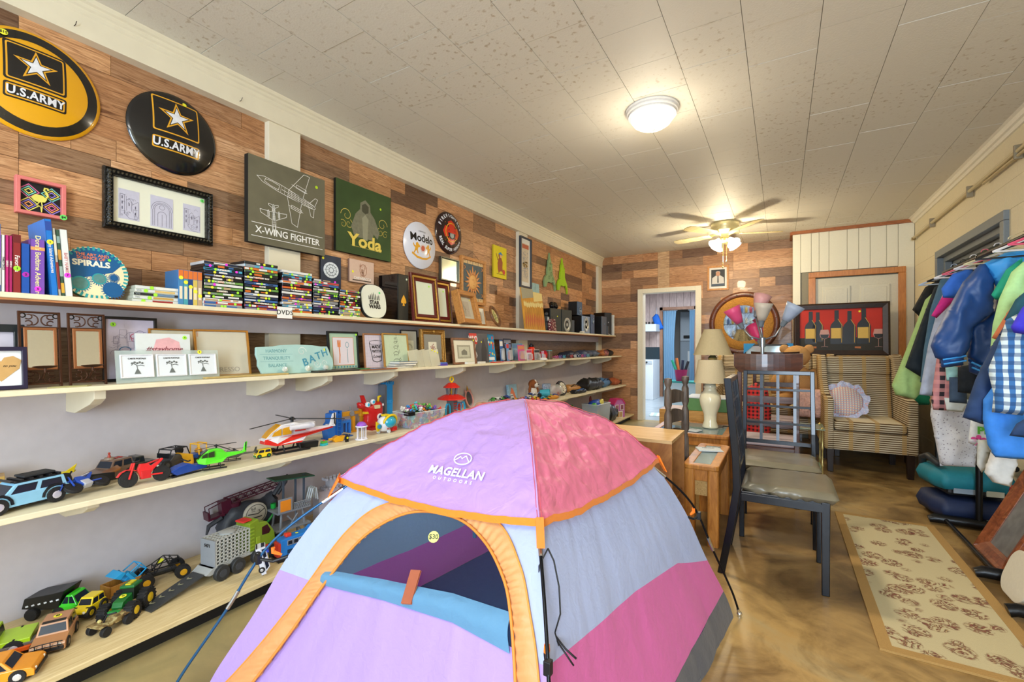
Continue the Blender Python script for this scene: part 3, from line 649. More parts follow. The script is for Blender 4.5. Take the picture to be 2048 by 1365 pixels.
# poles
PM=mat('16181d',.3,.6,var=0);FR=mat('d5d8dc',.25,1,var=0);OP=mat('f07a1e',.6);BK=mat('14161a',.4)
PPR=[(.02,.93),(.32,.865),(.57,.69),(.76,.52),(.87,.30),(.96,.12),(1.0,.012)]
for k in 'ABCD':
    ex=1.06 if k=='C' else 1.0
    f=lambda t:(lambda q:Vector((TC[0]+(TB[k][0]-TC[0])*q[0]*(1+(ex-1)*t),TC[1]+(TB[k][1]-TC[1])*q[0]*(1+(ex-1)*t),q[1])))(tpr(t,PPR))
    b=B();b.tube([f(t/40)for t in range(12,41)],.0048,8);po=part('pole',b,PM if k!='C' else mat('2d5c86',.3,.5,var=0),tent,smooth=True)
    for t in(.36,.64,.97):b=B();b.tube([f(t-.022),f(t),f(t+.022)],.0066,8);part('ferrule',b,FR,po,smooth=40)
    for t,tu in((.545,.53),)if k!='A' else((.80,.78),(.545,.53)):
        p=f(t);o2=Vector((TC[0]+(TB[k][0]-TC[0])*tpr(tu)[0],TC[1]+(TB[k][1]-TC[1])*tpr(tu)[0],tpr(tu)[1]));b=B();b.box(p,(.018,.018,.034));b.tube([p,p.lerp(o2,.5)+Vector((0,0,-.012)),o2],.006,6);part('pole_clip',b,BK,tent,'black plastic pole clip',bev=.002)
        b=B();q=p.lerp(o2,.5)+Vector((0,0,.02));b.tube([q+Vector((0,0,.016)),q,q.lerp(o2,.6)],[.007,.008,.004],6);part('webbing_loop',b,OP,tent,'orange webbing loop')
    b=B();b.sph(f(1.0),.012,10,6);b.cyl(f(1.0)+Vector((0,0,-.011)),f(.97),.009,.007);part('pole_foot',b,FR,tent,smooth=40)
    p=fly(k,{'A':'B','B':'D','D':'C','C':'A'}[k],0,1.0);dr=Vector((TB[k][0]-TC[0],TB[k][1]-TC[1],0)).normalized();b=B();sd=dr.cross(Vector((0,0,1)))*(.011 if k!='C' else .035)
    e=p+dr*.035+Vector((0,0,-.06));b.add([p-sd+Vector((0,0,.01)),p+sd+Vector((0,0,.01)),e+sd,e-sd,p-sd+dr*-.004,p+sd+dr*-.004,e+sd-dr*.004,e-sd-dr*.004],[(0,1,2,3),(7,6,5,4),(0,1,5,4),(1,2,6,5),(2,3,7,6),(3,0,4,7)]);part('corner_tab',b,OP,tent,'orange corner tab of the fly sheet')
b=B();h=Vector((TC[0],TC[1],.962));b.lathe([(.03,-.012),(.04,0),(.03,.012)],h,16);part('pole_hub',b,BK,tent)
# elastic cord hanging from the near corner
p=fly('A','B',0,1.0)+Vector((.035,-.02,-.06));b=B();CK=lambda q:p+Vector(q)*1.45
b.tube([CK(q)for q in((0,0,0),(-.012,-.012,-.03),(-.008,-.02,-.07),(.016,-.026,-.115),(.028,-.03,-.13),(.034,-.02,-.10),(.026,-.008,-.06),(.012,0,-.02),(0,0,0))],.0022,6)
b.tube([CK(q)for q in((.028,-.03,-.13),(.034,-.03,-.15),(.026,-.03,-.165),(.022,-.03,-.148),(.03,-.03,-.135),(.05,-.032,-.15),(.07,-.034,-.158))],.0026,6);b.tube([CK(q)for q in((.03,-.03,-.14),(.05,-.034,-.156),(.066,-.036,-.17))],.0022,6)
part('elastic_cord',b,mat('15161a',.5),tent,'black knotted elastic cord',smooth=True)
# ------------------------------------------------------------------ things hung on the plank wall
BLKG=mat('0d0d0f',.15,coat=.6,var=0);YLW=mat('e8a80e',.18,coat=.6,var=0);GLD=mat('e2a52a',.35,var=0);SLV=mat('e6e8ee',.3,var=.1);WH=mat('f2f2ef',.6,var=0)
def dome(rad,h):
    Rs=(rad*rad+h*h)/(2*h)
    return lambda x,z:-(math.sqrt(max(0,Rs*Rs-(x*x+z*z)))-(Rs-h))
def domesign(name,label,cat,y,z,rad,h,m,tilt=0):
    t=wallthing(name,label,cat,.016,y,z);f=dome(rad,h);b=B();n=14
    b.lathe([(.001,-h*0-.0)]+[(rad*1.0,0),(rad*1.012,-.004),(rad*1.0,-.008)]+[(rad*k/n,-.008+f(rad*k/n,0))for k in range(n,0,-1)]+[(.0005,-.008-h)],n=48,ax='y');part('dome',b,m,t,smooth=40)
    return t,(lambda x,z:f(x,z)-.008)
def army(t,f,s,ym):
    rot=R(0);S=lambda p:[(x*s,z*s)for x,z in p]
    b=B();g=lambda o:(lambda x,z:f(x,z)-o)
    sheet(b,S(rrect(-.108,-.025,.108,.165,.012)),g(.0006),.012,0);sheet(b,S(rrect(-.100,-.017,.100,.157,.009)),g(.0009),.012,1);sheet(b,S(rrect(-.094,-.011,.094,.151,.007)),g(.0012),.012,0)
    sheet(b,S(rrect(-.108,-.105,.108,-.035,.010)),g(.0006),.012,0);sheet(b,S(rrect(-.101,-.098,.101,-.042,.008)),g(.0009),.012,1);sheet(b,S(rrect(-.095,-.092,.095,-.048,.006)),g(.0012),.012,0)
    sheet(b,S(star(0,.07,.080,.031)),g(.0015),.012,1);sheet(b,S(star(0,.07,.062,.0235)),g(.0018),.012,0);sheet(b,S(star(0,.07,.052,.0195)),g(.0021),.012,2)
    part('emblem',b,[BLKG,GLD,SLV],t,'gold and white star in a black square');text(t,'U.S.ARMY',.052*s,(0,-.0022,-.0705*s),SLV,bold=.025,xs=.86,warp=f,wsp=1.06)
t,f=domesign('round_sign','yellow domed round sign with a black ring and star emblem, top left','sign',.622,2.30,.215,.036,YLW)
b=B();n=48
for r0,r1 in((.168,.204),):b.add([(r*cos(2*PI*k/n),f(r*cos(2*PI*k/n),r*sin(2*PI*k/n))-.0008,r*sin(2*PI*k/n))for r in(r0,(r0+r1)/2,r1)for k in range(n)],[(j*n+k,j*n+(k+1)%n,(j+1)*n+(k+1)%n,(j+1)*n+k)for j in(0,1)for k in range(n)])
part('ring',b,BLKG,t,'glossy black ring',smooth=True);army(t,f,.87,YLW);sticker(t,(-.09,-.022,.165),YEL,.013,s='$15',rot=(78,0,-8))
t,f=domesign('round_sign','black domed round sign with a star emblem, right of the yellow one','sign',1.135,2.30,.20,.036,BLKG);army(t,f,1.04,BLKG);sticker(t,(.04,-.022,.165),YEL,.010,rot=(70,0,5))
# white round beer sign
t,f=domesign('round_sign','white domed round sign with black script and two gold lions','sign',2.993,2.083,.20,.034,mat('dfe3f2',.2,coat=.5,var=0))
text(t,'CERVEZA',.017,(0,-.001,.115),mat('555555',.5,var=0),warp=f,wsp=1.3);text(t,'Modelo',.094,(0,-.001,.055),BLKG,bold=.02,xs=.98,warp=f)
b=B()
for s in(-1,1):
    L_=[(.035,-.02),(.045,-.005),(.055,.0),(.06,.012),(.075,.014),(.085,.0),(.082,-.02),(.1,-.012),(.108,.006),(.115,-.004),(.106,-.024),(.09,-.034),(.094,-.055),(.106,-.078),(.096,-.082),(.082,-.06),(.07,-.055),(.062,-.08),(.05,-.08),(.062,-.05),(.058,-.03),(.045,-.028)]
    sheet(b,[(s*x,z)for x,z in(L_ if s>0 else L_)][::s],lambda x,z:f(x,z)-.001,.012,0)
sheet(b,[(-.12,-.072),(-.06,-.10),(0,-.108),(.06,-.10),(.12,-.072),(.12,-.088),(.06,-.118),(0,-.124),(-.06,-.118),(-.12,-.088)],lambda x,z:f(x,z)-.001,.012,0)
sheet(b,circ(0,-.03,.024,18),lambda x,z:f(x,z)-.001,.012,1);ringp(b,circ(0,-.03,.032,24),.003,-.001,0,f);part('emblem',b,[GLD,mat('c8583a',.4)],t,'gold lions holding a red crest');sticker(t,(.05,-.02,.12),YEL,.008,rot=(75,0,0))
# firefighter sign
t,f=domesign('round_sign','dark maroon domed round sign with a red fire badge and helmet','sign',3.392,2.277,.195,.036,mat('2a1416',.15,coat=.6,var=0))
def arctext(s,r,a0,a1,sz,m,flip=False):
    for k,ch in enumerate(s):
        if ch==' ':continue
        a=R(a0+(a1-a0)*k/(len(s)-1));text(t,ch,sz,(r*cos(a),-.0012,r*sin(a)),m,(90,0,0),warp=f,bold=.03)if False else TXTROT(ch,r,a,sz,m,flip)
def TXTROT(ch,r,a,sz,m,flip):
    cu_a=math.degrees(a)-90+(180 if flip else 0)
    text(t,ch,sz,(r*cos(a),-.0012,r*sin(a)),m,(90,-cu_a,0),warp=f,bold=.03)
arctext('FIREFIGHTERS',.158,158,22,.042,SLV);arctext('REAL SUPER HEROES',.158,205,335,.036,SLV,True)
b=B();q=[]
for k in range(8):
    a=R(45*k+22.5);q+=[(.115*cos(a-.36),.115*sin(a-.36)),(.125*cos(a),.125*sin(a)),(.115*cos(a+.36),.115*sin(a+.36))]
mal=[]
for k in range(4):
    a=90*k+90
    for da,r in((-30,.105),(0,.118),(30,.105),(45,.06)):mal.append((r*cos(R(a+da)),r*sin(R(a+da))))
sheet(b,mal,lambda x,z:f(x,z)-.001,.02,0);ringp(b,circ(0,0,.09,32),.009,-.0022,1,f);sheet(b,circ(0,-.01,.055,20),lambda x,z:f(x,z)-.0016,.02,2)
sheet(b,[(-.07,.0),(-.04,.012),(-.035,.05),(0,.07),(.035,.05),(.04,.012),(.07,.0),(.05,-.008),(-.05,-.008)],lambda x,z:f(x,z)-.0026,.02,0);sheet(b,[(-.03,-.01),(.03,-.01),(.028,-.04),(0,-.055),(-.028,-.04)],lambda x,z:f(x,z)-.0028,.02,3)
for s in(-1,1):stroke(b,[(s*.085,-.085),(-s*.085,.085)],.006,-.0014,1,fn=f)
part('badge',b,[mat('d2361e',.3,var=0),GLD,mat('1c1c20',.3,var=0),mat('9fa6a2',.3)],t,'red cross badge with helmet and ladders');sticker(t,(-.14,-.018,-.03),YEL,.008,rot=(90,0,-20))
# pink framed flamingo
t=wallthing('framed_picture','small pink box frame with a pale yellow flamingo on a rainbow diamond ground','picture',.016,.641,1.752);PKF=mat('e07c78',.5);frame(t,.152,.152,.014,.03,PKF);panel(t,.13,.13,-.008,mat('16161a',.7),.011)
b=B();cols=[mat(c,.6,var=0)for c in('d66aa0','7ad0c8','e6e070','8a7ad8','f0a060')]
for i,(cx,cz)in enumerate(((-.035,.10),(.035,.10),(-.035,.045),(.035,.045))):
    for k in range(3):r=.034-.010*k;p=[(cx+r,cz),(cx,cz+r*.9),(cx-r,cz),(cx,cz-r*.9)];ringp(b,p,.005,-.009,(i+k)%5)
part('print',b,cols,t);b=B()
body=[(-.03,.075),(-.018,.09),(.005,.088),(.018,.075),(.012,.062),(-.008,.058),(-.02,.062)];b.prism(body,-.012,-.02,'xz',0)
b.tube([(.012,-.016,.075),(.022,-.016,.09),(.018,-.016,.104),(.010,-.016,.112),(.012,-.016,.122),(.02,-.016,.122),(.024,-.016,.115)],.0035,6,0);b.tube([(-.004,-.016,.06),(-.014,-.016,.045),(.0,-.016,.04),(.002,-.016,.02)],.002,5,0);b.tube([(.002,-.016,.06),(.004,-.016,.045),(.002,-.016,.018)],.002,5,0)
part('flamingo',b,[mat('e8e06a',.5)],t,'pale yellow flamingo cut-out',smooth=40);sticker(t,(.066,-.031,.01),'6fe36a',.012,s='$4')
# ornate black frame with three etchings
t=wallthing('framed_picture','wide ornate black frame with three pencil drawings of old buildings','picture',.016,1.08,1.755);BF=mat('23211c',.3,.2,bump=.6,bs=90)
pf=[(0,0),(0,-.02),(.12,-.028),(.25,-.022),(.6,-.034),(.8,-.026),(.9,-.03),(1,-.022),(1,-.01)];fr=frame(t,.468,.285,.036,.03,BF,prof=pf,bev=0)
b=B()
for k in range(28):
    x=-.234+.018+k*(.432/27)
    for z in(.02,.265):b.sph((x,-.034,z),(.0055,.004,.007),6,4,rot=(0,35,0))
for k in range(16):
    z=.02+k*(.245/15)
    for x in(-.214,.214):b.sph((x,-.034,z),(.007,.004,.0055),6,4,rot=(0,35,0))
part('carved_beads',b,mat('4a463a',.3,.5),fr,kind='stuff');panel(t,.40,.215,-.008,mat('e9ead6',.7,var=0),.035,name='mount')
b=B();PAP=mat('c9c8da',.8,var=.05)
for i,(cx,w_,z0,z1)in enumerate(((-.135,.082,.058,.20),(.0,.098,.05,.205),(.135,.082,.06,.20))):
    b.i=0;flat(b,[(cx-w_/2,z0),(cx+w_/2,z0),(cx+w_/2,z1),(cx-w_/2,z1)],-.0085);b.i=1
    if i==1:
        for r in(.046,.038,.032):stroke(b,[(cx+r*cos(PI*k/12),.135+r*sin(PI*k/12))for k in range(13)],.0014,-.0098)
        for x in(-.04,-.032,.032,.04,-.018,.018,0):stroke(b,[(cx+x,.056),(cx+x,.135 if abs(x)>.03 else .115)],.0014,-.0098)
        stroke(b,[(cx+.018*cos(PI*k/8),.115+.014*sin(PI*k/8))for k in range(9)],.0014,-.0098);ringp(b,circ(cx,.15,.012,12),.0014,-.0098)
    else:
        s=.9;stroke(b,[(cx-.035,.07),(cx-.035,.175),(cx-.018,.175),(cx-.018,.085),(cx,.065),(cx+.03,.062)],.0014,-.0098);stroke(b,[(cx-.01,.1),(cx-.01,.15),(cx,.16),(cx+.01,.145),(cx+.01,.1)],.0012,-.0098);stroke(b,[(cx+.01,.13),(cx+.035,.15),(cx+.038,.145),(cx+.038,.07)],.0012,-.0098)
        for x,z in((-.027,.16),(-.027,.135),(-.027,.11),(.0,.13),(.025,.12),(.025,.09)):stroke(b,[(cx+x,z-.005),(cx+x,z+.006)],.004,-.0098)
        sketch(b,cx-.036,.065,cx+.036,.19,-.0098,5+i,16,.0009)
part('print',b,[PAP,mat('6d6a7c',.8,var=0)],t,'three pencil drawings');sticker(t,(.183,-.014,.235),'6fe36a',.009,s='6')
# canvases
def canvas(label,y,z,w_,h_,d,m,side,x=.016,cat='canvas print'):
    t=wallthing('canvas_print',label,cat,x,y,z);b=B();b.b2((-w_/2,-d+.001,0),(w_/2,0,h_),1);b.b2((-w_/2,-d,0),(w_/2,-d+.001,h_),0);part('canvas',b,[m,side],t,bev=.0015);return t
t=canvas('large grey-olive square canvas with white line drawings of aircraft',1.725,1.808,.507,.505,.04,mat('6e6a55',.8,var=.18,bs=9,bump=.1),mat('1c1a16',.8),x=.058)
b=B();y_=-.0405
def L(*p,w=.0018,c=False):stroke(b,p,w,y_,0,c)
def craft(cx,cz,s,ang):   # plain twin-tail aeroplane drawn in white line
    ca,sa=cos(R(ang)),sin(R(ang));T_=lambda P_:[(cx+s*(x*ca-z*sa),cz+s*(x*sa+z*ca))for x,z in P_]
    for P_ in([(-1,0),(-.8,.09),(-.3,.12),(.5,.1),(.9,.06),(1,0),(.9,-.06),(.5,-.1),(-.3,-.12),(-.8,-.09)],[(-.75,.04),(-.55,.075),(-.3,.07),(-.3,-.07),(-.55,-.075),(-.75,-.04)],[(.0,.1),(.35,.85),(.55,.88),(.5,.1)],[(.0,-.1),(.35,-.85),(.55,-.88),(.5,-.1)],[(.75,.06),(.9,.32),(1,.32),(.95,.04)],[(.75,-.06),(.9,-.32),(1,-.32),(.95,-.04)],[(.2,.3),(.55,.3),(.55,.4),(.2,.4)],[(.2,-.3),(.55,-.3),(.55,-.4),(.2,-.4)],[(.05,.32),(.6,.32)],[(.1,-.35),(.62,-.35)],[(-.2,0),(.9,0)],[(0,.05),(.8,.05)],[(0,-.05),(.8,-.05)]):stroke(b,T_(P_),.0024,y_,0,len(P_)>2)
    for q in range(9):stroke(b,T_([(-.25+q*.12,.11),(-.22+q*.12,-.11)]),.0012,y_,0)
craft(-.01,.345,.20,-14);craft(-.10,.155,.095,92)
for z in(.118,.040):L((-.235,z),(.235,z),w=.003)
part('print',b,WH,t,'white line drawings');text(t,'X-WING FIGHTER',.057,(0,y_,.078),WH,xs=.93,bold=.01);sticker(t,(.19,-.041,.44),'b4d820',.010)
t=canvas('dark green square canvas with a hooded grey figure and gold scrolls',2.372,1.88,.52,.51,.025,mat('3c5228',.75,var=.3,bs=6,bump=.1),mat('14160e',.8))
b=B();y_=-.0255
flat(b,[(-.10,.13),(-.13,.20),(-.09,.30),(-.05,.34),(-.045,.39),(0,.42),(.045,.39),(.05,.34),(.09,.30),(.14,.20),(.12,.15),(.08,.18),(.07,.13)],y_,0);flat(b,[(-.03,.33),(-.032,.375),(0,.395),(.032,.375),(.03,.33),(0,.315)],y_-.0008,1);flat(b,[(-.02,.12),(-.03,.28),(0,.31),(.03,.28),(.02,.12)],y_-.0008,2)
for s in(-1,1):
    for(cx,cz,r,a0)in((s*.17,.27,.05,0),(s*.15,.21,.035,2),(s*.20,.20,.03,1)):p=spiral(cx,cz,r,1.1,a0 if s>0 else PI-a0,s);stroke(b,[(q[0],q[2])for q in p],.004,y_,3)
stroke(b,[(-.13,.062),(.16,.055)],.002,y_,3)
part('print',b,[mat('7d7c66',.8,var=.2),mat('4a4a38',.8),mat('96957c',.8),mat('e0c860',.6,var=0)],t,'plain hooded figure with gold scrollwork');text(t,'Yoda',.13,(.0,y_-.003,.10),mat('e4cc5c',.6,var=0),xs=1.15,bold=.03);sticker(t,(.15,-.026,.39),'b4d820',.009)
t=canvas('small dark blue print with a pale starry disc under the big grey canvas',2.08,1.50,.165,.335,.015,mat('27344c',.5,var=.4,bs=14),mat('101418',.6));b=B()
flat(b,circ(0,.235,.062,24,.055),-.0155,0);ringp(b,circ(0,.235,.045,24,.04),.004,-.0165,1);ringp(b,circ(0,.235,.02,16),.004,-.0165,1); 
for k in range(10):a=k*.63;stroke(b,[(.022*cos(a),.235+.02*sin(a)),(.055*cos(a),.235+.048*sin(a))],.002,-.0165,1)
part('print',b,[mat('e4ecf4',.5),mat('3a4658',.6)],t);sticker(t,(-.065,-.016,.31),YEL,.009)
t=canvas('small pale pink square print with a brown sketched portrait',2.348,1.678,.229,.166,.018,mat('d9bba8',.7,var=.05),mat('8a6a5c',.7));b=B();sketch(b,-.03,.04,.05,.15,-.0185,44,34,.0016,0);ringp(b,circ(.012,.095,.034,20,.045),.004,-.0187,0);stroke(b,[(-.085,.016),(.085,.016)],.006,-.0187,1)
part('print',b,[mat('a06848',.7,var=0),mat('2a2420',.7,var=0)],t);text(t,'CHEWBACCA',.026,(.005,-.019,.032),mat('f4ece4',.6,var=0),bold=.02);sticker(t,(-.085,-.019,.075),YEL,.009)
# silver framed mirror
MIR=mat('e8ecec',.03,1,var=0)
t=wallthing('wall_mirror','small square mirror in a thin pewter frame under the white round sign','mirror',.016,3.39,1.82);frame(t,.277,.218,.012,.03,mat('6a6a60',.3,.8));panel(t,.258,.2,-.014,mat('c4ccc6',.12,.9,var=.1,bs=8),.009,name='mirror_glass')
# carved sun plaque
OAK=wood('b06f30','d99c56',(40,8,40),.45,.15);t=wallthing('wall_plaque','tall oak framed plaque with a carved orange sun on slate blue','wall art',.016,3.775,1.635);frame(t,.43,.465,.03,.03,OAK);panel(t,.38,.41,-.008,mat('4e5e66',.5,var=.25,bs=25,bump=.5),.028)
TER=mat('e0995a',.5,bump=.3,bs=40);b=B();cz=.225
for k in range(16):
    a=R(22.5*k);r0,r1=.068,(.150 if k%2==0 else .125);d=Vector((cos(a),sin(a)));m=Vector((-d.y,d.x));wv=.012
    p=[d*r0-m*.013,d*(r0+r1)*.5-m*.012+m*.012,d*r1+m*.006,d*(r0+r1)*.5+m*.014,d*r0+m*.013];b.prism([(q.x*1.05,cz+q.y*1.1)for q in p],-.008,-.016,'xz',0,.9)
part('sun_rays',b,TER,t,'carved orange rays',bev=.001);b=B();b.sph((0,-.010,cz),(.068,.016,.075),24,12,0);b.tube([(0,-.026,cz+.03),(.004,-.03,cz+.0),(0,-.026,cz-.012)],.004,6)
for s in(-1,1):b.tube([(s*.012,-.025,cz+.022),(s*.025,-.026,cz+.027),(s*.038,-.022,cz+.022)],.002,5);b.sph((s*.025,-.023,cz+.015),(.008,.004,.005),8,6)
b.tube([(-.02,-.022,cz-.03),(0,-.026,cz-.036),(.02,-.022,cz-.03)],.003,5);part('sun_face',b,mat('e8b068',.5),t,smooth=True)
for k in range(4):
    for z in(.402,.03):part('tile',B().b2((-.185+k*.0925+.004,-.011,z),(-.185+(k+1)*.0925-.004,-.008,z+.036)),mat('e6c690',.5),t,bev=.001);b=B(); 
for k in range(4):
    for z in(.42,.048):b.tube([(-.14+k*.0925+.01*cos(q),-.0115,z+.01*sin(q))for q in(0,.8,1.6,2.4,3.2)],.0014,4)
part('moon_mark',b,mat('7a5030',.6),t,kind='stuff');b=B()
for cx,cz in((-.15,.36),(.15,.37),(.15,.10),(-.14,.09)):b.tube([(cx+.018*cos(q),-.010,cz+.018*sin(q))for q in(-1.2,-.6,0,.6,1.2)],.004,5)
part('moon_mark',b,TER,t,kind='stuff');b=B();b.tube([(-.11,-.01,.465),(0,-.004,.53),(.11,-.01,.465)],.0015,5);part('hanging_cord',b,mat('5a4632',.8),t)
# yellow canvas with monkey
t=canvas('bright yellow canvas with a brown monkey in a blue cap',4.28,1.967,.271,.35,.02,mat('ecd91c',.6,var=.04),mat('b8a818',.6));b=B();y_=-.0205
flat(b,[(-.05,.10),(-.055,.16),(-.03,.22),(.02,.23),(.05,.18),(.045,.12),(.06,.07),(.02,.08),(-.01,.07),(-.03,.05)],y_,0);flat(b,circ(.0,.25,.035,16),y_,0);flat(b,circ(.012,.243,.02,12),y_-.0008,1);flat(b,[(-.04,.265),(.01,.29),(.04,.27),(.06,.262),(0,.258)],y_-.0008,2);flat(b,circ(.075,.075,.028,14),y_-.0005,3);stroke(b,[(-.08,.26),(-.05,.20),(-.03,.19)],.012,y_,0)
stroke(b,[(-.07,.045),(.1,.045)],.008,y_,4);part('print',b,[mat('a85c34',.6),mat('e8b88c',.6),mat('4a90c8',.6),mat('d8482c',.5),mat('9a8a20',.6)],t,'generic brown monkey with a red ball');b=B();b.tube([(-.03,-.005,.35),(-.02,-.003,.375),(.03,-.003,.375),(.04,-.005,.35)],.0012,4);part('hanging_wire',b,mat('554433',.6),t)
# tall framed print on the second pilaster
t=wallthing('framed_picture','tall narrow slate framed print hung on the second white pilaster','picture',.058,4.80,1.915);frame(t,.277,.605,.02,.028,mat('3c424c',.35));panel(t,.245,.57,-.01,mat('ecebe4',.7,var=0),.018,name='mount');b=B();y_=-.0108
flat(b,[(-.08,.07),(.08,.07),(.08,.53),(-.08,.53)],y_,0);flat(b,[(-.08,.47),(.08,.47),(.08,.52),(-.08,.52)],y_-.0008,1);sketch(b,-.07,.09,.07,.46,y_-.0012,9,60,.003,2);sketch(b,-.07,.24,.07,.32,y_-.0014,19,30,.006,3);part('print',b,[mat('dccdb4',.7),mat('c46a4a',.6),mat('7a86a4',.6),mat('c8a040',.6)],t)
# spired cut-out ornaments (plain stand-ins)
def spire(label,y,m,deco):
    t=wallthing('wall_ornament',label,'ornament',.016,y,2.0);P_=[(-.16,.0),(-.175,.07),(-.14,.14),(-.09,.17),(-.085,.25),(-.06,.30),(-.055,.36),(-.03,.39),(-.02,.47),(.0,.40),(.03,.36),(.035,.31),(.06,.34),(.07,.20),(.1,.16),(.15,.10),(.175,.0),(.16,-.03),(.145,.04),(.09,.09),(.03,.07),(-.03,.075),(-.08,.07),(-.12,.0)]
    part('cut_out',B().prism([(x*1.0,z)for x,z in P_],-.03,-.004,'xz'),m,t,bev=.002)
    if deco:
        b=B()
        for cx,cz,r in((-.02,.25,.03),(.02,.18,.035),(-.04,.13,.03),(.07,.12,.03),(-.01,.32,.02)):stroke(b,[(q[0],q[2])for q in spiral(cx,cz,r,1.2)],.005,-.0305)
        part('scroll_paint',b,INK,t,kind='stuff')
    return t
spire('sage green pointed cut-out with black scrolls, high right of the tall framed print',5.54,mat('8fae7a',.5),True);spire('plain lime green pointed cut-out on the plank wall, nearest the corner',5.95,mat('a6d41c',.45),False)
# ------------------------------------------------------------------ top shelf
Z1=1.40
def hexc(c):return '%02x%02x%02x'%tuple(c)
def book(label,y0,w,h,d,c,x=.30,lean=0,title=None,tc='f4f0e8',ts=.012,pages='e8e0cc',stk=None,bands=(),group='books at the left end of the top shelf',z=Z1,cover2=None):
    t=thing('book',label,'book',(x,y0+w/2,z),90,group,ry=lean);m=mat(c,.4,var=.05);cv=B()
    cv.b2((-w/2,0,0),(-w/2+.0022,d,h)).b2((w/2-.0022,0,0),(w/2,d,h)).b2((-w/2,0,0),(w/2,.0025,h));part('cover',cv,m,t,bev=.0008,seg=1)
    part('page_block',B().b2((-w/2+.0025,.004,.004),(w/2-.0025,d-.004,h-.004)),mat(pages,.8),t)
    if title:text(t,title,min(ts,w*.8),(0,-.0007,h*.5),mat(tc,.5,var=0),(90,90,0),bold=.01)
    for a,e,cc in bands:part('spine_print',B().b2((-w/2+.0006,-.0006,h*a),(w/2-.0006,.0005,h*e)),mat(cc,.5,var=0),t)
    if stk:sticker(t,(0,-.0012,h*stk[0]),stk[1],min(.0095,w*.55),s=stk[2])
    return t
book('pale blue and purple picture magazine at the very left of the top shelf',.452,.022,.245,.19,'7a8cc8',bands=((.1,.35,'e8e4d0'),(.45,.9,'8a68b8')))
book('thin white magazine with a dark spine title, left end of the top shelf',.4755,.0085,.207,.17,'e8e6e2',title='FAMILY CIRCLE',tc='444444',ts=.008)
book('thin magenta book, left one of a pair, on the top shelf',.485,.0088,.208,.17,'c42a78',title='SERIES I',ts=.007)
book('thin magenta book, right one of a pair, beside the dark red book',.4945,.0082,.207,.17,'b02468',title='SERIES II',ts=.007)
book('dark red book with white script on its spine and a green sticker',.5035,.021,.215,.16,'8c2a2c',title='Favorites',ts=.03,stk=(.42,GRN,'1'),bands=((.86,.99,'6c2022'),))
book('plain royal blue book with a magenta price sticker on its spine',.5255,.022,.186,.15,'1c54ac',stk=(.38,'b02ab0','2'))
book('thick purple children\'s board book with cream spine lettering',.5490,.039,.208,.17,'7c52b4',title="Dora's Bedtime Adventures",tc='efe6a0',ts=.021,stk=(.1,PNK,'5'),bands=((.80,.86,'e8a060'),))
book('tall bright blue storybook leaning at the middle of the books',.6065,.019,.293,.20,'1c78d0',lean=-4,title='Toy Island Adventures',ts=.013,stk=(.70,YEL,'1'),bands=((.85,.97,'2a4a9c'),))
book('thin torn paperback under the tall blue storybook',.6265,.008,.262,.18,'b8b4a8',lean=-4,bands=((.1,.5,'8a3030'),(.6,.9,'d8d4c0')))
book('dark green flowered cloth spiral album between the thin paperback and the white book',.6355,.010,.258,.16,'3c5a48',lean=-4,bands=((.05,.2,'d8a83c'),(.3,.45,'9ab0a8'),(.55,.7,'c8903c'),(.8,.9,'84a4a0')))
book('wide white hardback with a red spine title and magenta sticker',.6465,.022,.262,.16,'e2e6e4',lean=-4,title='BABY NAMES',tc='d08a8a',ts=.014,stk=(.32,PNK,'7'))
# round gear book
t=wallthing('book','large round blue and cream book about spirals, leaning behind the white hardback','book',.245,.755,Z1,10);TQ=mat('2f9ea4',.4,var=0);NV=mat('165c94',.4,var=0);CRB=mat('e8e2b8',.5,var=0);r0=.112
part('cover',B().lathe([(r0,0),(r0,.022)],(0,-.011,r0),56,0,'y'),mat('3f7a6a',.6),t);b=B();b.i=0;flat(b,circ(0,r0,r0,56),-.0112);b.i=1;y_=-.0120
flat(b,[(r0*.97*cos(R(a)),r0+r0*.97*sin(R(a)))for a in range(28,200,6)]+[(-.06,r0-.03),(.0,r0-.012),(.06,r0+.01)],y_,1)
b.i=2
for k in range(40):a=2*PI*k/40;c_=(.105*cos(a),r0+.105*sin(a));stroke(b,[(.1*cos(a),r0+.1*sin(a)),(.111*cos(a),r0+.111*sin(a))],.008,y_-.0009,2)
for cx,cz,r in((-.05,.062,.030),(.012,.088,.024),(.062,.098,.013),(.055,.045,.034)):
    for k in range(22):a=2*PI*k/22;stroke(b,[(cx+r*cos(a),cz+r*sin(a)),(cx+(r+.006)*cos(a),cz+(r+.006)*sin(a))],.003,y_-.001,1)
    flat(b,circ(cx,cz,r,24),y_-.0008,2 if cx<.03 else 1);flat(b,circ(cx,cz,r*.82,24),y_-.0016,3 if cx<.03 else 1)
part('cover_print',b,[CRB,NV,TQ,mat('5a8e8c',.5,var=.2)],t,'cream and blue cover with gears',kind='stuff');ORL=mat('e8845c',.5,var=0)
text(t,'THE ART AND',.017,(-.005,y_-.001,.188),ORL,bold=.02);text(t,'SCIENCE OF',.017,(-.01,y_-.001,.173),ORL,bold=.02);text(t,'SPIRALS',.034,(-.01,y_-.001,.150),mat('f4f2dc',.5,var=0),bold=.04,xs=1.05);sticker(t,(.05,-.0135,.175),'7ae04a',.006)
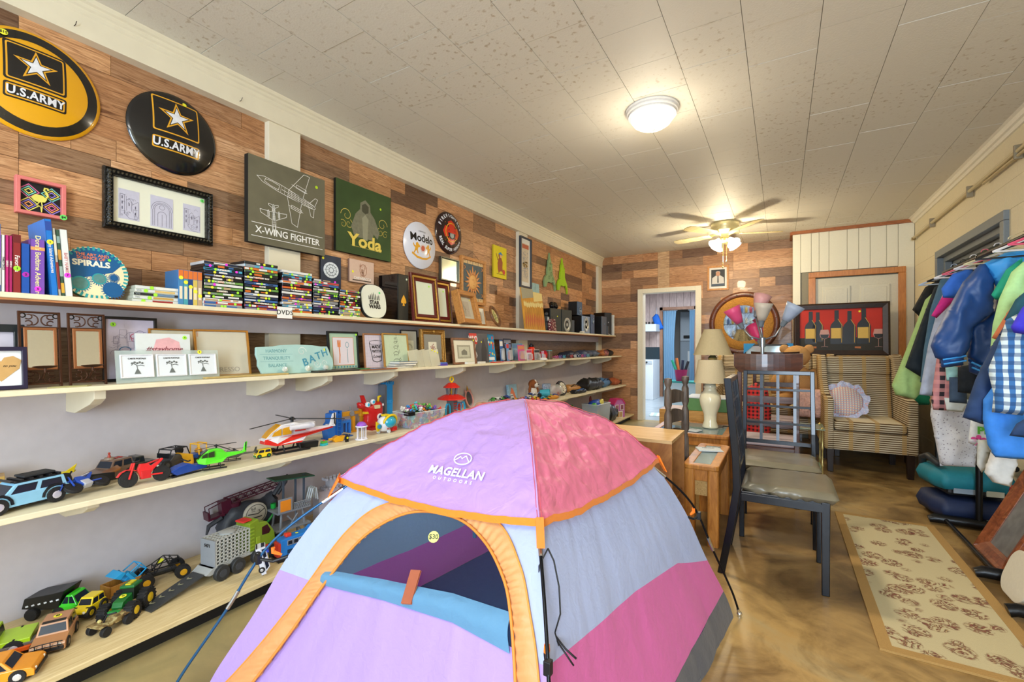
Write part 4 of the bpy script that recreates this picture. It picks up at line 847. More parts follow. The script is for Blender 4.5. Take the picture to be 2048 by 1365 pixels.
# cases of films
SP={'black':'17181c','white':'e2e2e0','orange':'d4702c','red':'b8342c','blue':'3a66a4','grey':'8c8f94','navy':'22304e','green':'6a9a4c','pink':'d66a8a','sand':'b8a07a','cyan':'4aa4c8','brown':'5c4436','purple':'6a4a8c'}
CL=list(SP);OR_=['lowest','second','third','fourth','fifth','sixth','seventh','eighth','ninth','tenth','eleventh','twelfth','thirteenth','fourteenth','fifteenth','sixteenth','seventeenth','eighteenth']
r9=random.Random(21)
cases={}
def case_proto(w,d,h,dark='17181c'):
    b=B();b.b2((-w/2,0,0),(w/2,d,h));return b
TTL={(0,10):'DONNIE DARKO',(0,8):"OCEAN'S TWELVE",(0,5):'MADEA',(1,11):"THAT'S MY BOY",(1,2):'CLOVERFIELD',(2,3):'ADVENTURES!',(3,4):'FLYBOYS',(4,3):'HANCOCK',(4,6):'TAKEN',(1,8):'GONE',(2,8):'THE PROPOSAL',(3,8):'CARS',(0,12):'SUPERBAD',(2,12):'MIRACLE'}
def film(stack,k,x,yc,z,w,d,h,sname,n):
    cn=r9.choice(['black','white','grey','black','white','navy','orange','sand','brown','blue','red','cyan','green','black','purple']);turn=r9.uniform(-1.4,1.4)
    pos='topmost' if k==n-1 else(OR_[k]+' from the bottom' if k else 'lowest');t=thing('film_case','%s spined film case, %s in the %s'%(cn,pos,sname),'film case',(x+r9.uniform(-.003,.003),yc+r9.uniform(-.002,.002),z),90+turn,'film cases stacked on the top shelf')
    part('case',case_proto(w,d,h),mat('17181c' if r9.random()<.8 else 'c8ccd0',.25),t,bev=.0012,seg=1)
    b=B();b.i=0;b.b2((-w/2+.001,-.0006,.0015),(w/2-.001,.001,h-.0015));xx=-w/2+.004
    for q in range(r9.randint(2,4)):
        L_=r9.uniform(.02,.06)
        if xx+L_>w/2-.004:break
        b.i=1+q%2;b.b2((xx,-.0012,h*r9.choice([.15,.3])),(xx+L_,-.0006,h*r9.choice([.7,.85])));xx+=L_+r9.uniform(.004,.03)
    c2=SP[r9.choice(['black','grey','white','sand','navy','blue','orange'])];c3=SP[r9.choice(['white','white','orange','sand','red'])]
    part('spine_label',b,[mat(SP[cn],.3,var=0),mat(c2,.3,var=0),mat(c3,.3,var=0)],t,'%s printed spine label'%cn)
    if(stack,k)in TTL:text(t,TTL[(stack,k)],h*.78,(0,-.0018,h*.5),mat('f2efe6' if cn not in('white','sand','grey')else '202020',.4,var=0),bold=.03,xs=1.1)
    for q in range(r9.choice([1,1,2])):sticker(t,(r9.uniform(-w*.42,w*.42),-.0021,h*.5),r9.choice([GRN,GRN,GRN,YEL,PNK]),.0066)
    return t
stacks=[(1.244,.186,15,'first stack from the left',.0148),(1.440,.186,17,'second and tallest stack',.0148),(1.652,.19,16,'stack above the paper sign',.0148),(1.858,.182,15,'fourth stack from the left',.0144),(2.040,.165,12,'stack beside the round plate',.0142)]
for si,(yc,w_,n,sn,h)in enumerate(stacks):
    for k in range(n):film(si,k,.285-.012*(si>2),yc,Z1+k*h+.0004*k,w_,.135,h-.0003,sn,n)
for k,(nm_,c)in enumerate((('pale green','b8c8a0'),('white','d8dcd8'),('black','22242a'),('white','dcdcd4'),('clear grey','b4bab4'))):
    t=thing('game_case','%s game case, %s in the pile by the round book'%(nm_,['lowest','second from the bottom','middle','second from the top','topmost'][k]),'game case',(.27,.965+.003*k,Z1+k*.0152),90+[0,1.5,-1,1,-.5][k],'white game cases on the top shelf')
    part('case',B().b2((-.095,0,0),(.095,.135,.0148)),mat('c9d0c4',.2,alpha=1),t,bev=.0015,seg=1);b=B();b.i=0;b.b2((-.094,-.0006,.0018),(.094,.001,.013));b.i=1;b.b2((-.02,-.0012,.003),(.06,-.0006,.012));part('spine_label',b,[mat('d8dcdc',.3,var=0)if k!=2 else mat('2a2c30',.3),mat(['a03838','c8a050','6a88a8','d8b870','e8e8e0'][k],.4)],t)
    if k in(1,2,3):text(t,'Wii',.012,(-.08,-.0008,.0075),mat('8a9aa0',.4,var=0))
    sticker(t,(-.055+.02*(k%3),-.0018,.0074),GRN,.008)
for k,(cn,c)in enumerate((('orange and blue','4a88b8'),('orange and cyan','4aa0b0'),('orange and navy','2a4a84'),('orange and yellow','d8c060'),('orange and sand','c0a080'))):
    t=thing('film_case','%s upright film case, %s of the standing row'%(cn,['first','second','third','fourth','last'][k]),'film case',(.275,1.056+k*.0205,Z1),90,'upright film cases beside the first stack')
    part('case',B().b2((-.0098,0,0),(.0098,.135,.168)),mat('3f78b0',.3),t,bev=.001,seg=1);b=B();b.i=0;b.b2((-.0092,-.0006,.002),(.0092,.001,.125));b.i=1;b.b2((-.0092,-.0006,.127),(.0092,.001,.166));b.i=2;b.b2((-.006,-.0012,.03),(.006,-.0006,.09));part('spine_label',b,[mat(c,.3,var=0),mat('e07838',.3,var=0),mat('e8dcc0',.4,var=0)],t);sticker(t,(0,-.0018,.13-.02*k),YEL,.009)
t=wallthing('paper_sign','small white hand-lettered paper sign hanging over the shelf edge','sign',.324,1.548,1.362);part('card',B().b2((-.045,-.001,0),(.045,.0,.064)),mat('f2f2ee',.8,var=0),t);text(t,'DVDS',.036,(0,-.0016,.032),INK,bold=.005,wsp=1.1)
# round white plate with lettering and figures
t=wallthing('serving_plate','rounded white plate with black lettering, leaning beside the film stacks','plate',.26,2.27,Z1,8);sq=[(.118*(abs(cos(a))**.75)*(1 if cos(a)>0 else-1),.125+.125*(abs(sin(a))**.75)*(1 if sin(a)>0 else-1))for a in[2*PI*k/40 for k in range(40)]]
part('rim',B().prism(sq,0,.02,'xz'),mat('23262a',.3),t,bev=.003);b=B();b.prism([(x*.95,.125+(z-.125)*.95)for x,z in sq],-.006,.0,'xz');part('face',b,mat('dfe2d4',.3,var=0),t,bev=.004);b=B()
for k in range(7):x=-.045+k*.015;hh=[.03,.04,.05,.055,.045,.035,.04][k];b.prism([(x-.004,.135),(x+.004,.135),(x+.003,.135+hh*.7),(x,.135+hh),(x-.003,.135+hh*.7)],-.007,-.006,'xz')
part('figure_marks',b,INK,t,kind='stuff');text(t,'STAR',.037,(0,-.0068,.115),INK,bold=.045);text(t,'WARS',.037,(0,-.0068,.085),INK,bold=.045);sticker(t,(.055,-.007,.19),'4ad070',.008)
# glossy black case with spade
t=wallthing('display_case','tall glossy black box with a gold spade on its narrow face','box',.24,2.565,Z1,0,turn=0);b=B();b.b2((-.06,0,0),(.055,.20,.355));part('body',b,mat('0b0c0e',.08,coat=.5,var=0),t,bev=.003);part('front_panel',B().b2((-.055,-.004,.004),(.05,.0,.35)),mat('2c2c28',.35,var=.2),t,bev=.001)
b=B();b.prism([(0,.20),(.022,.165),(.028,.145),(.02,.132),(.006,.138),(.012,.115),(-.012,.115),(-.006,.138),(-.02,.132),(-.028,.145),(-.022,.165)],-.0046,-.004,'xz');part('spade_mark',b,GLD,t,'gold spade');sticker(t,(.03,-.005,.32),'c8d8c0',.008)
for z in(.02,.33):part('hinge',B().b2((.055,.06,z),(.06,.075,z+.015)),mat('b8b8b0',.3,.9),t)
# maroon photo frames with gold rope
def roped(label,y,w_,h_,x,lean,turn):
    t=wallthing('framed_picture',label,'picture frame',x,y,Z1,lean,turn=turn);frame(t,w_,h_,.062,.022,mat('5a1a18',.25,coat=.3),prof=[(0,0),(0,-.018),(.15,-.022),(.3,-.012),(.55,-.012),(.7,-.018),(1,-.012)],bev=0)
    b=B();i=.027;n=int(w_/.013)
    for k in range(n+1):
        for z in(i,h_-i):b.box((-w_/2+i+(w_-2*i)*k/n,-.016,z),(.007,.009,.016),r=(0,35,0))
    n=int(h_/.013)
    for k in range(1,n):
        for x_ in(-w_/2+i,w_/2-i):b.box((x_,-.016,i+(h_-2*i)*k/n),(.016,.009,.007),r=(0,35,0))
    part('gold_rope',b,mat('caa04a',.3,.6,var=0),t,'gold rope inlay',kind='stuff');panel(t,w_-.12,h_-.12,-.008,mat('d4dcc8',.15,var=.03),.058,name='glass_pane');sticker(t,(w_*.18,-.0095,h_-.09),GRN,.008);return t
roped('larger maroon photo frame with gold rope border, next to the black box',2.79,.32,.385,.27,6,0);roped('second maroon photo frame with gold rope, half hidden behind the first',3.05,.29,.375,.21,6,0)
OAK2=wood('9a5f28','cc9048',(6,40,40),.4,.12)
def oakframe(label,y,w_,h_,x,lean,turn,d=.05,fw=.035,pic='c2c0b0',stk=True):
    t=wallthing('framed_picture',label,'picture frame',x,y,Z1,lean,turn=turn);frame(t,w_,h_,fw,d,OAK2,prof=[(0,0),(0,-d),(.3,-d-.004),(.8,-d+.002),(1,-d+.006)]);panel(t,w_-2*fw+.005,h_-2*fw+.005,-.022,mat(pic,.3,var=.03),fw-.002,name='mount');b=B();flat(b,[(-w_*.2,h_*.25),(w_*.2,h_*.25),(w_*.2,h_*.72),(-w_*.2,h_*.72)],-.0235,0);sketch(b,-w_*.15,h_*.3,w_*.15,h_*.65,-.0246,int(y*100),20,.0016,1);part('print',b,[mat('b4ab9c',.6),mat('8a8274',.7)],t); 
    if stk:sticker(t,(w_*.3,-.024,h_*.78),YEL,.008)
    return t
oakframe('deep oak box frame leaning back on the top shelf',3.33,.34,.30,.28,14,8,.07,.04);oakframe('small brown frame tucked behind the deep oak box frame',3.62,.24,.20,.20,10,0,.02,.024,'d8d6cc',False)
t=wallthing('framed_picture','oval wooden frame with a green pressed plant, right of the oak frames','picture frame',.27,3.86,Z1,22,turn=12);rr_=[(.085,0),(.1,.004),(.115,.014),(.11,.026),(.095,.03),(.08,.02),(.078,.01)];part('frame',B().lathe([(a,-c)for a,c in rr_],(0,0,.115),36,0,'y'),wood('4c2c14','8a5a30',(20,20,20)),t,smooth=50);b=B();b.i=0;b.lathe([(.082,-.012),(.082,-.010)],(0,0,.115),30,0,'y');b.i=1
for k in range(14):a=k*2.4;r=.012+.0035*k;p=(r*cos(a),.115+r*sin(a));flat(b,[(p[0]-.012,p[1]),(p[0],p[1]+.008),(p[0]+.012,p[1]),(p[0],p[1]-.008)],-.0125-.0001*k,1)
part('print',b,[mat('d8cc90',.5),mat('6a8038',.6)],t)
# tulip boards
for lb,yc,hh,x,c1 in(('tall painted board of yellow tulips, left one of the pair',4.55,.475,.27,'b8b090'),('tall painted board of yellow tulips, right one of the pair',4.82,.455,.25,'d0902c')):
    t=wallthing('painted_board',lb,'painting',x,yc,Z1,7);part('board',B().b2((-.14,-.012,0),(.14,0,hh)),mat('d69a32',.6,var=.35,bs=7),t,bev=.001);b=B();r8=random.Random(int(yc*10))
    flat(b,[(-.138,hh*.72),(.138,hh*.8),(.138,hh-.002),(-.138,hh-.002)],-.0125,3 if c1=='b8b090' else 0)
    for k in range(5):
        x_=-.1+k*.05;z=hh*(.55+.1*r8.random());stroke(b,[(x_,.01),(x_+r8.uniform(-.02,.02),z*.5),(x_+.01,z)],.007,-.0128,1);flat(b,[(x_-.012,z),(x_+.01,z-.018),(x_+.032,z),(x_+.036,z+.05),(x_+.02,z+.03),(x_+.01,z+.058),(x_,z+.03),(x_-.014,z+.05)],-.0134-.0001*k,0);flat(b,[(x_,.02),(x_+.03,.12),(x_+.02,.2),(x_-.01,.1)],-.0132,2)
    part('tulip_print',b,[mat('ecd890',.6),mat('b87830',.6),mat('c86a3c',.6),mat('a8a48c',.6)],t,kind='stuff')
# magazine stack of graphic shirts / patterned board behind
t=wallthing('comic_board','tall narrow board covered in small black and yellow cartoon shapes','board',.10,5.02,Z1,3);part('board',B().b2((-.12,-.01,0),(.12,0,.46)),spots('d8d8cc',['2a2a2a','e0c030','4a4a4a','e8e8e0','7a8a4a'],22,.5),t);part('board_top',B().b2((-.10,-.004,.462),(.13,.006,.60)),mat('a8ccd0',.6,var=.3,bs=12),t,'pale blue card behind the board')
t=wallthing('toy_figure','standing dark plastic robot figure beside the tulip boards','toy',.22,5.06,Z1);b=B();b.box((0,0,.06),(.05,.04,.10));b.box((0,0,.15),(.06,.05,.07));b.sph((0,0,.21),.024,10,8);b.box((-.045,0,.13),(.018,.02,.11),r=(0,12,0));b.box((.045,0,.13),(.018,.02,.11),r=(0,-12,0));part('body',b,mat('3c4044',.4),t,bev=.003);part('chest_plate',B().b2((-.02,-.03,.13),(.02,-.024,.17)),mat('c8ccc8',.3),t)
t=wallthing('gift_bag','small dark red patterned bag left of the black loudspeakers','bag',.27,5.13,Z1,4);part('bag',B().box((0,0,.075),(.15,.05,.15),tap=.86),spots('5a1a2a',['c89a8a','8a3a44','e0d0c0'],60,.45),t,bev=.003);b=B();b.tube([(-.03,0,.148),(-.02,0,.185),(.02,0,.185),(.03,0,.148)],.002,5);part('handle',b,INK,t)
# loudspeakers and computer boxes
BLK_=mat('141619',.35,var=.1);SIL=mat('8f9cac',.3,.5);GRYP=mat('4a5058',.4)
def speaker(label,y,w_,h_,d,x,turn,fm=None,cone=None,body=BLK_,lip=True,sz=None):
    t=wallthing('loudspeaker',label,'loudspeaker',x,y,Z1 if sz is None else sz,0,turn=turn);part('cabinet',B().b2((-w_/2,.008,0),(w_/2,d,h_)),body,t,bev=.006);part('front_baffle',B().b2((-w_/2+.002,0,.002),(w_/2-.002,.010,h_-.002)),fm or GRYP,t,bev=.004)
    if cone:
        r,cz,rz=cone;b=B();b.lathe([(r,0),(r,-.008),(r*.8,-.010),(r*.72,-.002),(r*.3,.004),(r*.25,-.006),(.001,-.009)],(0,0,cz),28,0,'y',1,1); 
        b.v=[(p[0],p[1],cz+(p[2]-cz)*rz)for p in b.v];part('cone',b,mat('b8b8b0',.3,.4)if cone[0]>.05 else SIL,t,smooth=50)
    return t
t=speaker('large plain black loudspeaker cabinet, left one of the angled pair',5.34,.24,.30,.17,.22,-10,mat('3a3f3c',.4),None);sticker(t,(.03,-.002,.2),YEL,.01)
t=speaker('large black loudspeaker with a silver oval driver, right one of the pair',5.60,.24,.30,.17,.26,-10,mat('3a3f3c',.4),(.075,.10,1.25))
speaker('short dark speaker at the foot of the large pair',5.85,.15,.18,.12,.22,-10,GRYP)
t=wallthing('toy_ball','black knobbly gadget sitting on top of the large speakers','toy',.15,5.42,Z1+.303);b=B()
for x_,y_,z_ in((-.06,0,.035),(.06,0,.035),(0,0,.045),(-.03,.02,.06),(.05,.01,.06)):b.sph((x_,y_,z_),.034,12,8)
b.cyl((-.07,0,.01),(.07,0,.01),.012);part('body',b,mat('101012',.2),t,smooth=40)
speaker('wide black subwoofer box with a silver front and blue oval grille',6.27,.30,.255,.24,.27,0,mat('8899b0',.3,.3),(.085,.13,1.25))
speaker('small black bookshelf speaker standing on the subwoofer',6.16,.17,.20,.15,.22,0,mat('3f5878',.35),(.045,.07,1.0),sz=Z1+.258)
speaker('slim blue-black speaker tower right of the subwoofer',6.60,.15,.30,.2,.25,0,mat('44587a',.3),(.03,.2,1.4))
speaker('flat grey speaker tower with a small round badge',6.98,.22,.29,.12,.30,0,mat('5c6474',.4),(.014,.17,1.0))
t=wallthing('network_router','small dark router with a white cable beside the grey tower','router',.30,7.13,Z1);part('body',B().box((0,0,.07),(.06,.03,.14)),GRYP,t,bev=.004);b=B();b.tube([(0,-.01,.02),(-.03,-.03,.01),(.02,-.04,.006),(.05,-.02,.006)],.003,6);part('cable',b,mat('e8e8e4',.4),t)
t=wallthing('computer_tower','large black computer tower at the far end of the top shelf','computer',.27,7.26,Z1,turn=-20);part('case',B().b2((-.09,.01,0),(.09,.24,.37)),mat('0d0f11',.25),t,bev=.004);part('front_panel',B().b2((-.085,0,.004),(.085,.012,.366)),mat('30343a',.3),t,bev=.003);part('badge',B().b2((-.01,-.003,.20),(.01,.0,.22)),mat('d0d4d8',.3,.8),t)
t=wallthing('game_console','upright white game console beside the far black computer tower','game console',.31,7.43,Z1,turn=-10);part('case',B().b2((-.02,0,0),(.02,.2,.34)),mat('e6e8e6',.3),t,bev=.004);part('disc_slot',B().b2((-.002,-.002,.2),(.002,.001,.31)),INK,t)
t=wallthing('cable_tangle','small heap of white power cable in front of the subwoofer','cable',.30,6.02,Z1);b=B();b.tube([(.06*cos(q*1.3)+.01*q-.05,.02*sin(q*2.1),.006+.016*abs(sin(q*.9)))for q in[i*.35 for i in range(32)]],.004,6);part('cable',b,mat('e8e6dc',.4),t,smooth=True);part('adapter',B().box((.03,0,.014),(.07,.04,.027)),mat('dedcd2',.4),t,bev=.004)
# ------------------------------------------------------------------ second shelf: leaning prints
def Z2(y):return 1.0455+(y+1.2)*.0017
def lf(label,y0,y1,ztop,x,lean,fm,fw=.014,d=.014,pic='e8e6e0',turn=0,name='framed_picture',cat='picture frame',prof=None,pw=None):
    yc=(y0+y1)/2;w_=y1-y0;z=Z2(yc);h=(ztop-z)/cos(R(lean));t=wallthing(name,label,cat,x,yc,z,lean,turn=turn);frame(t,w_,h,fw,d,fm,prof=prof);panel(t,w_-2*fw+.006,h-2*fw+.006,-d*.4,mat(pic,.25,var=.04),fw-.003,d*.3);return t,w_,h,-d*.4-.0008
IRON=mat('4a2c1c',.4,.5,var=.1);IR2=mat('96603a',.35,.4)
lf('large black frame cut off at the left end of the second shelf',.30,.54,1.283,.27,4,mat('1d2428',.35),.028,.02,'c8c4d4')
t,w_,h,y_=lf('navy framed print with a tan paper heart, in front at the left end',.36,.528,1.20,.35,5,mat('24203c',.3),.014,.02,'eceff0');b=B();hp=[(-.0,.03),(-.045,.075),(-.05,.105),(-.03,.12),(-.008,.115),(0,.10),(.008,.115),(.03,.12),(.05,.105),(.045,.075)];flat(b,[(x+.02,z)for x,z in hp],y_);part('heart',b,mat('c8a064',.7),t,'tan paper heart');text(t,'to you',.012,(.04,y_-.001,.085),INK,shear=.4)
# two mirror sconces
def sconce(label,y):
    z=Z2(y);t=wallthing('mirror_sconce',label,'wall mirror',.33,y,z,6);w_,h=.108,.288;b=B()
    for s in(-1,1):b.box((s*w_/2,0,h/2),(.008,.008,h))
    for zz_ in(h-.004,h-.062,.068,.014):b.box((0,0,zz_),(w_,.008,.007))
    part('iron_frame',b,IRON,t,bev=.001);b=B()
    for s in(-1,1):b.tube([(s*(.045+.008*cos(q)),-.001,h-.016+.008*sin(q))for q in[i*PI/6 for i in range(12)]],.0022,6,closed=True)
    part('ring',b,mat('17130f',.4,.5),t)
    for base,sc_ in((h-.033,1),(.04,1)):
        for s in(-1,1):
            b=B();q=[]
            for k in range(16):a=-.5*PI+k*.42-1.1; 
            up=[(s*(.004+.022*(1-cos(u))*.5+.0),0,base+.021*sin(u))for u in()]
            c1=[(s*(.022-.018*cos(v)),-.002,base+.020*sin(v))for v in[(-1.2+2.4*i/12)for i in range(13)]]
            top=[(s*(.026-.010*cos(2.0-v)+.004),-.002,base+.012+.009*sin(2.0-v))for v in[i*.5 for i in range(10)]]
            bot=[(s*(.026-.010*cos(2.0-v)+.004),-.002,base-.012-.009*sin(2.0-v))for v in[i*.5 for i in range(10)]]
            b.tube(bot[::-1]+c1+top,.0022,6);part('scroll',b,IRON,t,smooth=True)
    frame(t,.09,.16,.010,.008,IR2,z0=.066,y0=-.001,name='inner_frame');part('mirror_glass',B().b2((-.037,-.006,.074),(.037,-.004,.218)),MIR,t)
    b=B();b.lathe([(.0,-.002),(.02,0),(.034,.005),(.033,.0065),(.018,.002),(.0,.0)],(0,-.045,.07),24);part('candle_dish',b,IRON,t,smooth=40);b=B();b.tube([(0,0,.03),(0,-.02,.035),(0,-.045,.055),(0,-.045,.07)],.0035,6);part('bracket',b,IRON,t)
sconce('brown iron mirror sconce with scrolls, left of the two',.572);sconce('brown iron mirror sconce with scrolls, right of the two',.707)
t,w_,h,y_=lf('thin black frame with a print of teacups, behind the pink lettered board',.79,.99,1.335,.20,3,mat('141416',.3),.012,.016,'c9c2d6');b=B()
for cx,cz,m_ in((.02,.20,0),(-.02,.10,1),(-.02,.14,1),(.07,.20,0)):b.i=m_;ringp(b,circ(cx,cz,.022,18,.014),.004,y_);stroke(b,[(cx-.02,cz),(cx-.014,cz-.022),(cx+.014,cz-.022),(cx+.02,cz)],.003,y_)
b.i=2;sketch(b,-.08,.03,.08,.24,y_-.0004,77,40,.0012,2);part('print',b,[mat('c06a84',.6),mat('2f6f9c',.6),mat('8a86a0',.7)],t,'rose and blue teacups');sticker(t,(-.062,y_-.001,h-.035),GRN,.010,s='2')
lf('slim gold frame behind the pink lettered board',.945,1.15,1.286,.24,5,mat('b07c34',.3,.6),.007,.012,'c8c2ac')
t=wallthing('lettered_board','pale board with pink brushwork and script lettering','sign',.31,.975,Z2(.975),5);part('board',B().b2((-.106,-.012,0),(.106,0,.212)),mat('d8dedd',.6,var=.02),t,bev=.001);b=B();b.puff([(-.055,.10),(-.03,.185),(.02,.195),(.06,.175),(.07,.12),(.04,.09),(-.02,.085)],.0,y=-.0125,res=.02,back=False);part('paint_wash',b,mat('e6b0b4',.7,var=.15,bs=40),t);PI_=mat('8a3a4a',.6,var=0);text(t,'#stayhome',.032,(0,-.0135,.142),PI_,shear=.35);text(t,'(sort of weekend)',.019,(0,-.0135,.108),PI_,shear=.3);sticker(t,(.083,-.013,.195),GRN,.009,s='4')
t,w_,h,y_=lf('gold framed glossy coffee print with a lamp glare, right of the slim gold frame',1.125,1.385,1.288,.27,10,mat('b88238',.3,.5),.010,.014,'c4bc9e',-3);text(t,'ESPRESSO',.035,(.0,y_-.001,.035),mat('8a8470',.6,var=0)); 
part('glass_pane',B().b2((-.118,-.0085,.01),(.118,-.008,h-.01)),mat('ffffff',.02,alpha=.12,var=0),t)
# clear glass triple frame
t=wallthing('glass_frame','clear glass triple photo frame with three grey bunny drawings','picture frame',.36,.985,Z2(.985),9);part('glass_sheet',B().b2((-.2,-.004,0),(.2,0,.138)),mat('cfe0da',.05,alpha=.35,var=0),t)
for k in(-1,0,1):
    fr=frame(t,.118,.10,.006,.008,mat('e9ecf4',.25,.2),z0=.02,y0=-.004,name='inner_frame');fr.location.x=k*.128;p=part('card',B().b2((-.054+k*.128,-.0085,.026),(.054+k*.128,-.007,.114)),mat('dde4ea',.5,var=0),t);b=B();c=k*.128;y_=-.0092
    b.prism([(c-.012,.036),(c+.012,.036),(c+.003,.056),(c-.003,.056)],y_,y_-.0005,'xz');stroke(b,[(c,.056),(c-.002,.074),(c-.015,.082),(c-.02,.074)],.003,y_);stroke(b,[(c-.002,.07),(c+.012,.074),(c+.024,.07)],.003,y_); 
    for q in range(5):flat(b,circ(c-.018+q*.009,.082+.004*(q%2),.0045,8),y_)
    part('print',b,mat('6a706e',.7),t,kind='stuff');text(t,'CARTE POSTALE',.0085,(c,y_,.102),INK,bold=.02)
sticker(t,(.115,-.012,.128),YEL,.009,s='5')
t=wallthing('flat_framed_picture','flat tan picture frame lying under the glass triple frame','picture frame',.33,1.33,Z2(1.33));frame(t,.36,.001,.0005,.001,mat('c8b070',.5))if False else part('frame',B().b2((-.22,-.06,0),(.2,.16,.009)),mat('bda468',.5,var=.1),t,bev=.002); 
t=wallthing('paper_sheet','thin yellowed card lying flat in front of the left mirror sconce','card',.36,.63,Z2(.63));part('card',B().add([(-.06,-.04,0),(.05,-.045,0),(.08,.01,0),(-.03,.02,0),(-.06,-.04,.003),(.05,-.045,.003),(.08,.01,.003),(-.03,.02,.003)],[(3,2,1,0),(4,5,6,7),(0,1,5,4),(1,2,6,5),(2,3,7,6),(3,0,4,7)]),mat('b9b47c',.7),t)
# bath sign
t=wallthing('hook_sign','pale aqua wooden wall rack with bath lettering and three glass knobs','sign',.33,1.625,Z2(1.62),10);P_=[(-.215,0),(-.222,.02),(-.235,.05),(-.232,.08),(-.24,.11),(-.235,.15),(-.20,.152),(-.14,.155),(-.1,.162),(0,.166),(.1,.162),(.16,.155),(.205,.155),(.215,.13),(.222,.10),(.235,.075),(.235,.04),(.225,.015),(.2,0),(0,-.0)]
part('board',B().prism(P_,-.014,0,'xz'),mat('a9cfcb',.6,var=.1,bs=15),t,bev=.002);TL=mat('3f8fa8',.6,var=0);TD=mat('6fa2a6',.6,var=0)
for s_,z_,q in(('HARMONY',.128,.026),('TRANQUILITY',.088,.026),('BALANCE',.048,.026)):text(t,s_,q,(-.125,-.0145,z_),TD,xs=.95)
b=B()
for z in(.11,.07):stroke(b,[(-.22,z),(-.03,z)],.0015,-.0145)
for cx,cz,r,d_ in((.03,.125,.028,1),(.12,.05,.025,-1),(.17,.05,.02,1),(.06,.03,.02,-1)):p=spiral(cx,cz,r,1.2,0,d_);stroke(b,[(q[0],q[2])for q in p],.004,-.0143,1)
part('scroll_paint',b,[TD,mat('dfeeea',.5,var=0)],t,kind='stuff')
for k,ch in enumerate('BATH'):text(t,ch,.062,(.045+k*.045,-.0155,.06+k*.018),TL,(90,-15,0),bold=.01)
sticker(t,(.185,-.0148,.135),YEL,.008)
for x in(-.10,.04,.16):kb=part('knob',B().lathe([(.004,0),(.004,-.012),(.014,-.016),(.017,-.022),(.012,-.032),(.001,-.034)],(x,-.014,.022),10,0,'y'),mat('dfe6dc',.05,.3,var=0),t,'clear faceted glass knob')
t=wallthing('flat_framed_picture','dark flat frame lying on the shelf edge right of the aqua rack','picture frame',.36,1.86,Z2(1.86));part('frame',B().b2((-.16,-.05,0),(.14,.14,.012)),mat('3a3830',.4),t,bev=.002)
t,w_,h,y_=lf('black framed print of an orange fork and teal spoon',1.865,2.105,1.302,.28,5,mat('12161a',.3),.012,.016,'a8c4ac');b=B();b.i=0;flat(b,[(-.08,.035),(.08,.035),(.08,h-.04),(-.08,h-.04)],y_);b.i=1;ringp(b,[(-.082,.033),(.082,.033),(.082,h-.038),(-.082,h-.038)],.004,y_-.001);stroke(b,[(-.035,.05),(-.03,.10),(-.033,.15)],.008,y_-.001);flat(b,[(-.045,.15),(-.022,.15),(-.020,.195),(-.026,.195),(-.028,.17),(-.031,.195),(-.036,.195),(-.038,.17),(-.042,.195),(-.047,.195)],y_-.001);b.i=2;stroke(b,[(.03,.05),(.03,.14)],.004,y_-.001);ringp(b,circ(.03,.165,.014,14,.02),.004,y_-.001)
for k in range(9):b.i=3;flat(b,circ(-.092+k*.023,.022,.006,8),y_-.0008)
for z in[.05+.018*k for k in range(9)]:stroke(b,[(-.078,z),(.078,z)],.0006,y_-.0006,4)
part('print',b,[mat('dcd4dc',.6,var=0),mat('d88450',.6,var=0),mat('6c9ca8',.6,var=0),mat('4a8a9c',.6,var=0),mat('a8a4b4',.6,var=0)],t,kind='stuff');sticker(t,(.1,-.017,h-.02),GRN,.007)
t,w_,h,y_=lf('copper framed print reading made with love in a cup outline',2.133,2.36,1.294,.30,5,mat('a8744c',.35,.3),.009,.012,'d2cad8');b=B()
for k in range(10):stroke(b,[(-.1+k*.02,.012),(-.1+k*.02,h-.012)],.0006,y_,1);stroke(b,[(-.105,.02+k*.022),(.105,.02+k*.022)],.0006,y_,1)
stroke(b,[(-.06,.18),(-.035,.055),(.0,.045),(.04,.055),(.06,.18)],.005,y_-.0005,0);ringp(b,circ(0,.18,.062,22,.018),.004,y_-.0005,0);part('print',b,[INK,mat('a8a2b4',.7,var=0)],t,kind='stuff')
for s_,z_ in(('MADE',.15),('WITH',.12)):text(t,s_,.03,(0,y_-.001,z_),INK,bold=.01)
text(t,'Love',.034,(0,y_-.001,.085),INK,shear=.3)
t,w_,h,y_=lf('gold framed mint print of farm animals standing on each other',2.285,2.53,1.30,.33,7,mat('b88a44',.3,.4),.011,.014,'c2d2b2',-2);b=B()
for k,z in enumerate((.05,.105,.15,.185,.212)):
    s=1-.16*k;ringp(b,circ(0,z,.030*s,16,.016*s),.003,y_);stroke(b,[(-.02*s,z-.012),(-.02*s,z-.026*s)],.002,y_);stroke(b,[(.02*s,z-.012),(.02*s,z-.026*s)],.002,y_);ringp(b,circ(.034*s,z+.008,.010*s,10),.002,y_);stroke(b,[(.034*s,z+.018),(.04*s,z+.026)],.002,y_)
part('print',b,mat('4c4a40',.7,var=0),t,kind='stuff');sticker(t,(.08,-.015,.02),YEL,.007)
t=wallthing('photo_sleeves','fan of clear plastic photo sleeves in front of the grey arch print','photo holder',.385,2.64,Z2(2.64),10)
for k in range(4):part('sleeve',B().box((-.10+k*.075,-.002*k,.065),(.11,.002,.13),r=(0,-6,0)),mat('e6e4cc',.12,alpha=.45,var=0),t)
for k in range(3):sticker(t,(.10+.03*k,-.012,.125-.01*k),YEL,.007)
t,w_,h,y_=lf('thin black framed grey print of a stone arch',2.52,2.70,1.332,.26,3,mat('14161a',.3),.007,.012,'9c9c92');b=B();flat(b,[(-.05,.03),(.05,.03),(.05,.2),(-.05,.2)],y_,1)
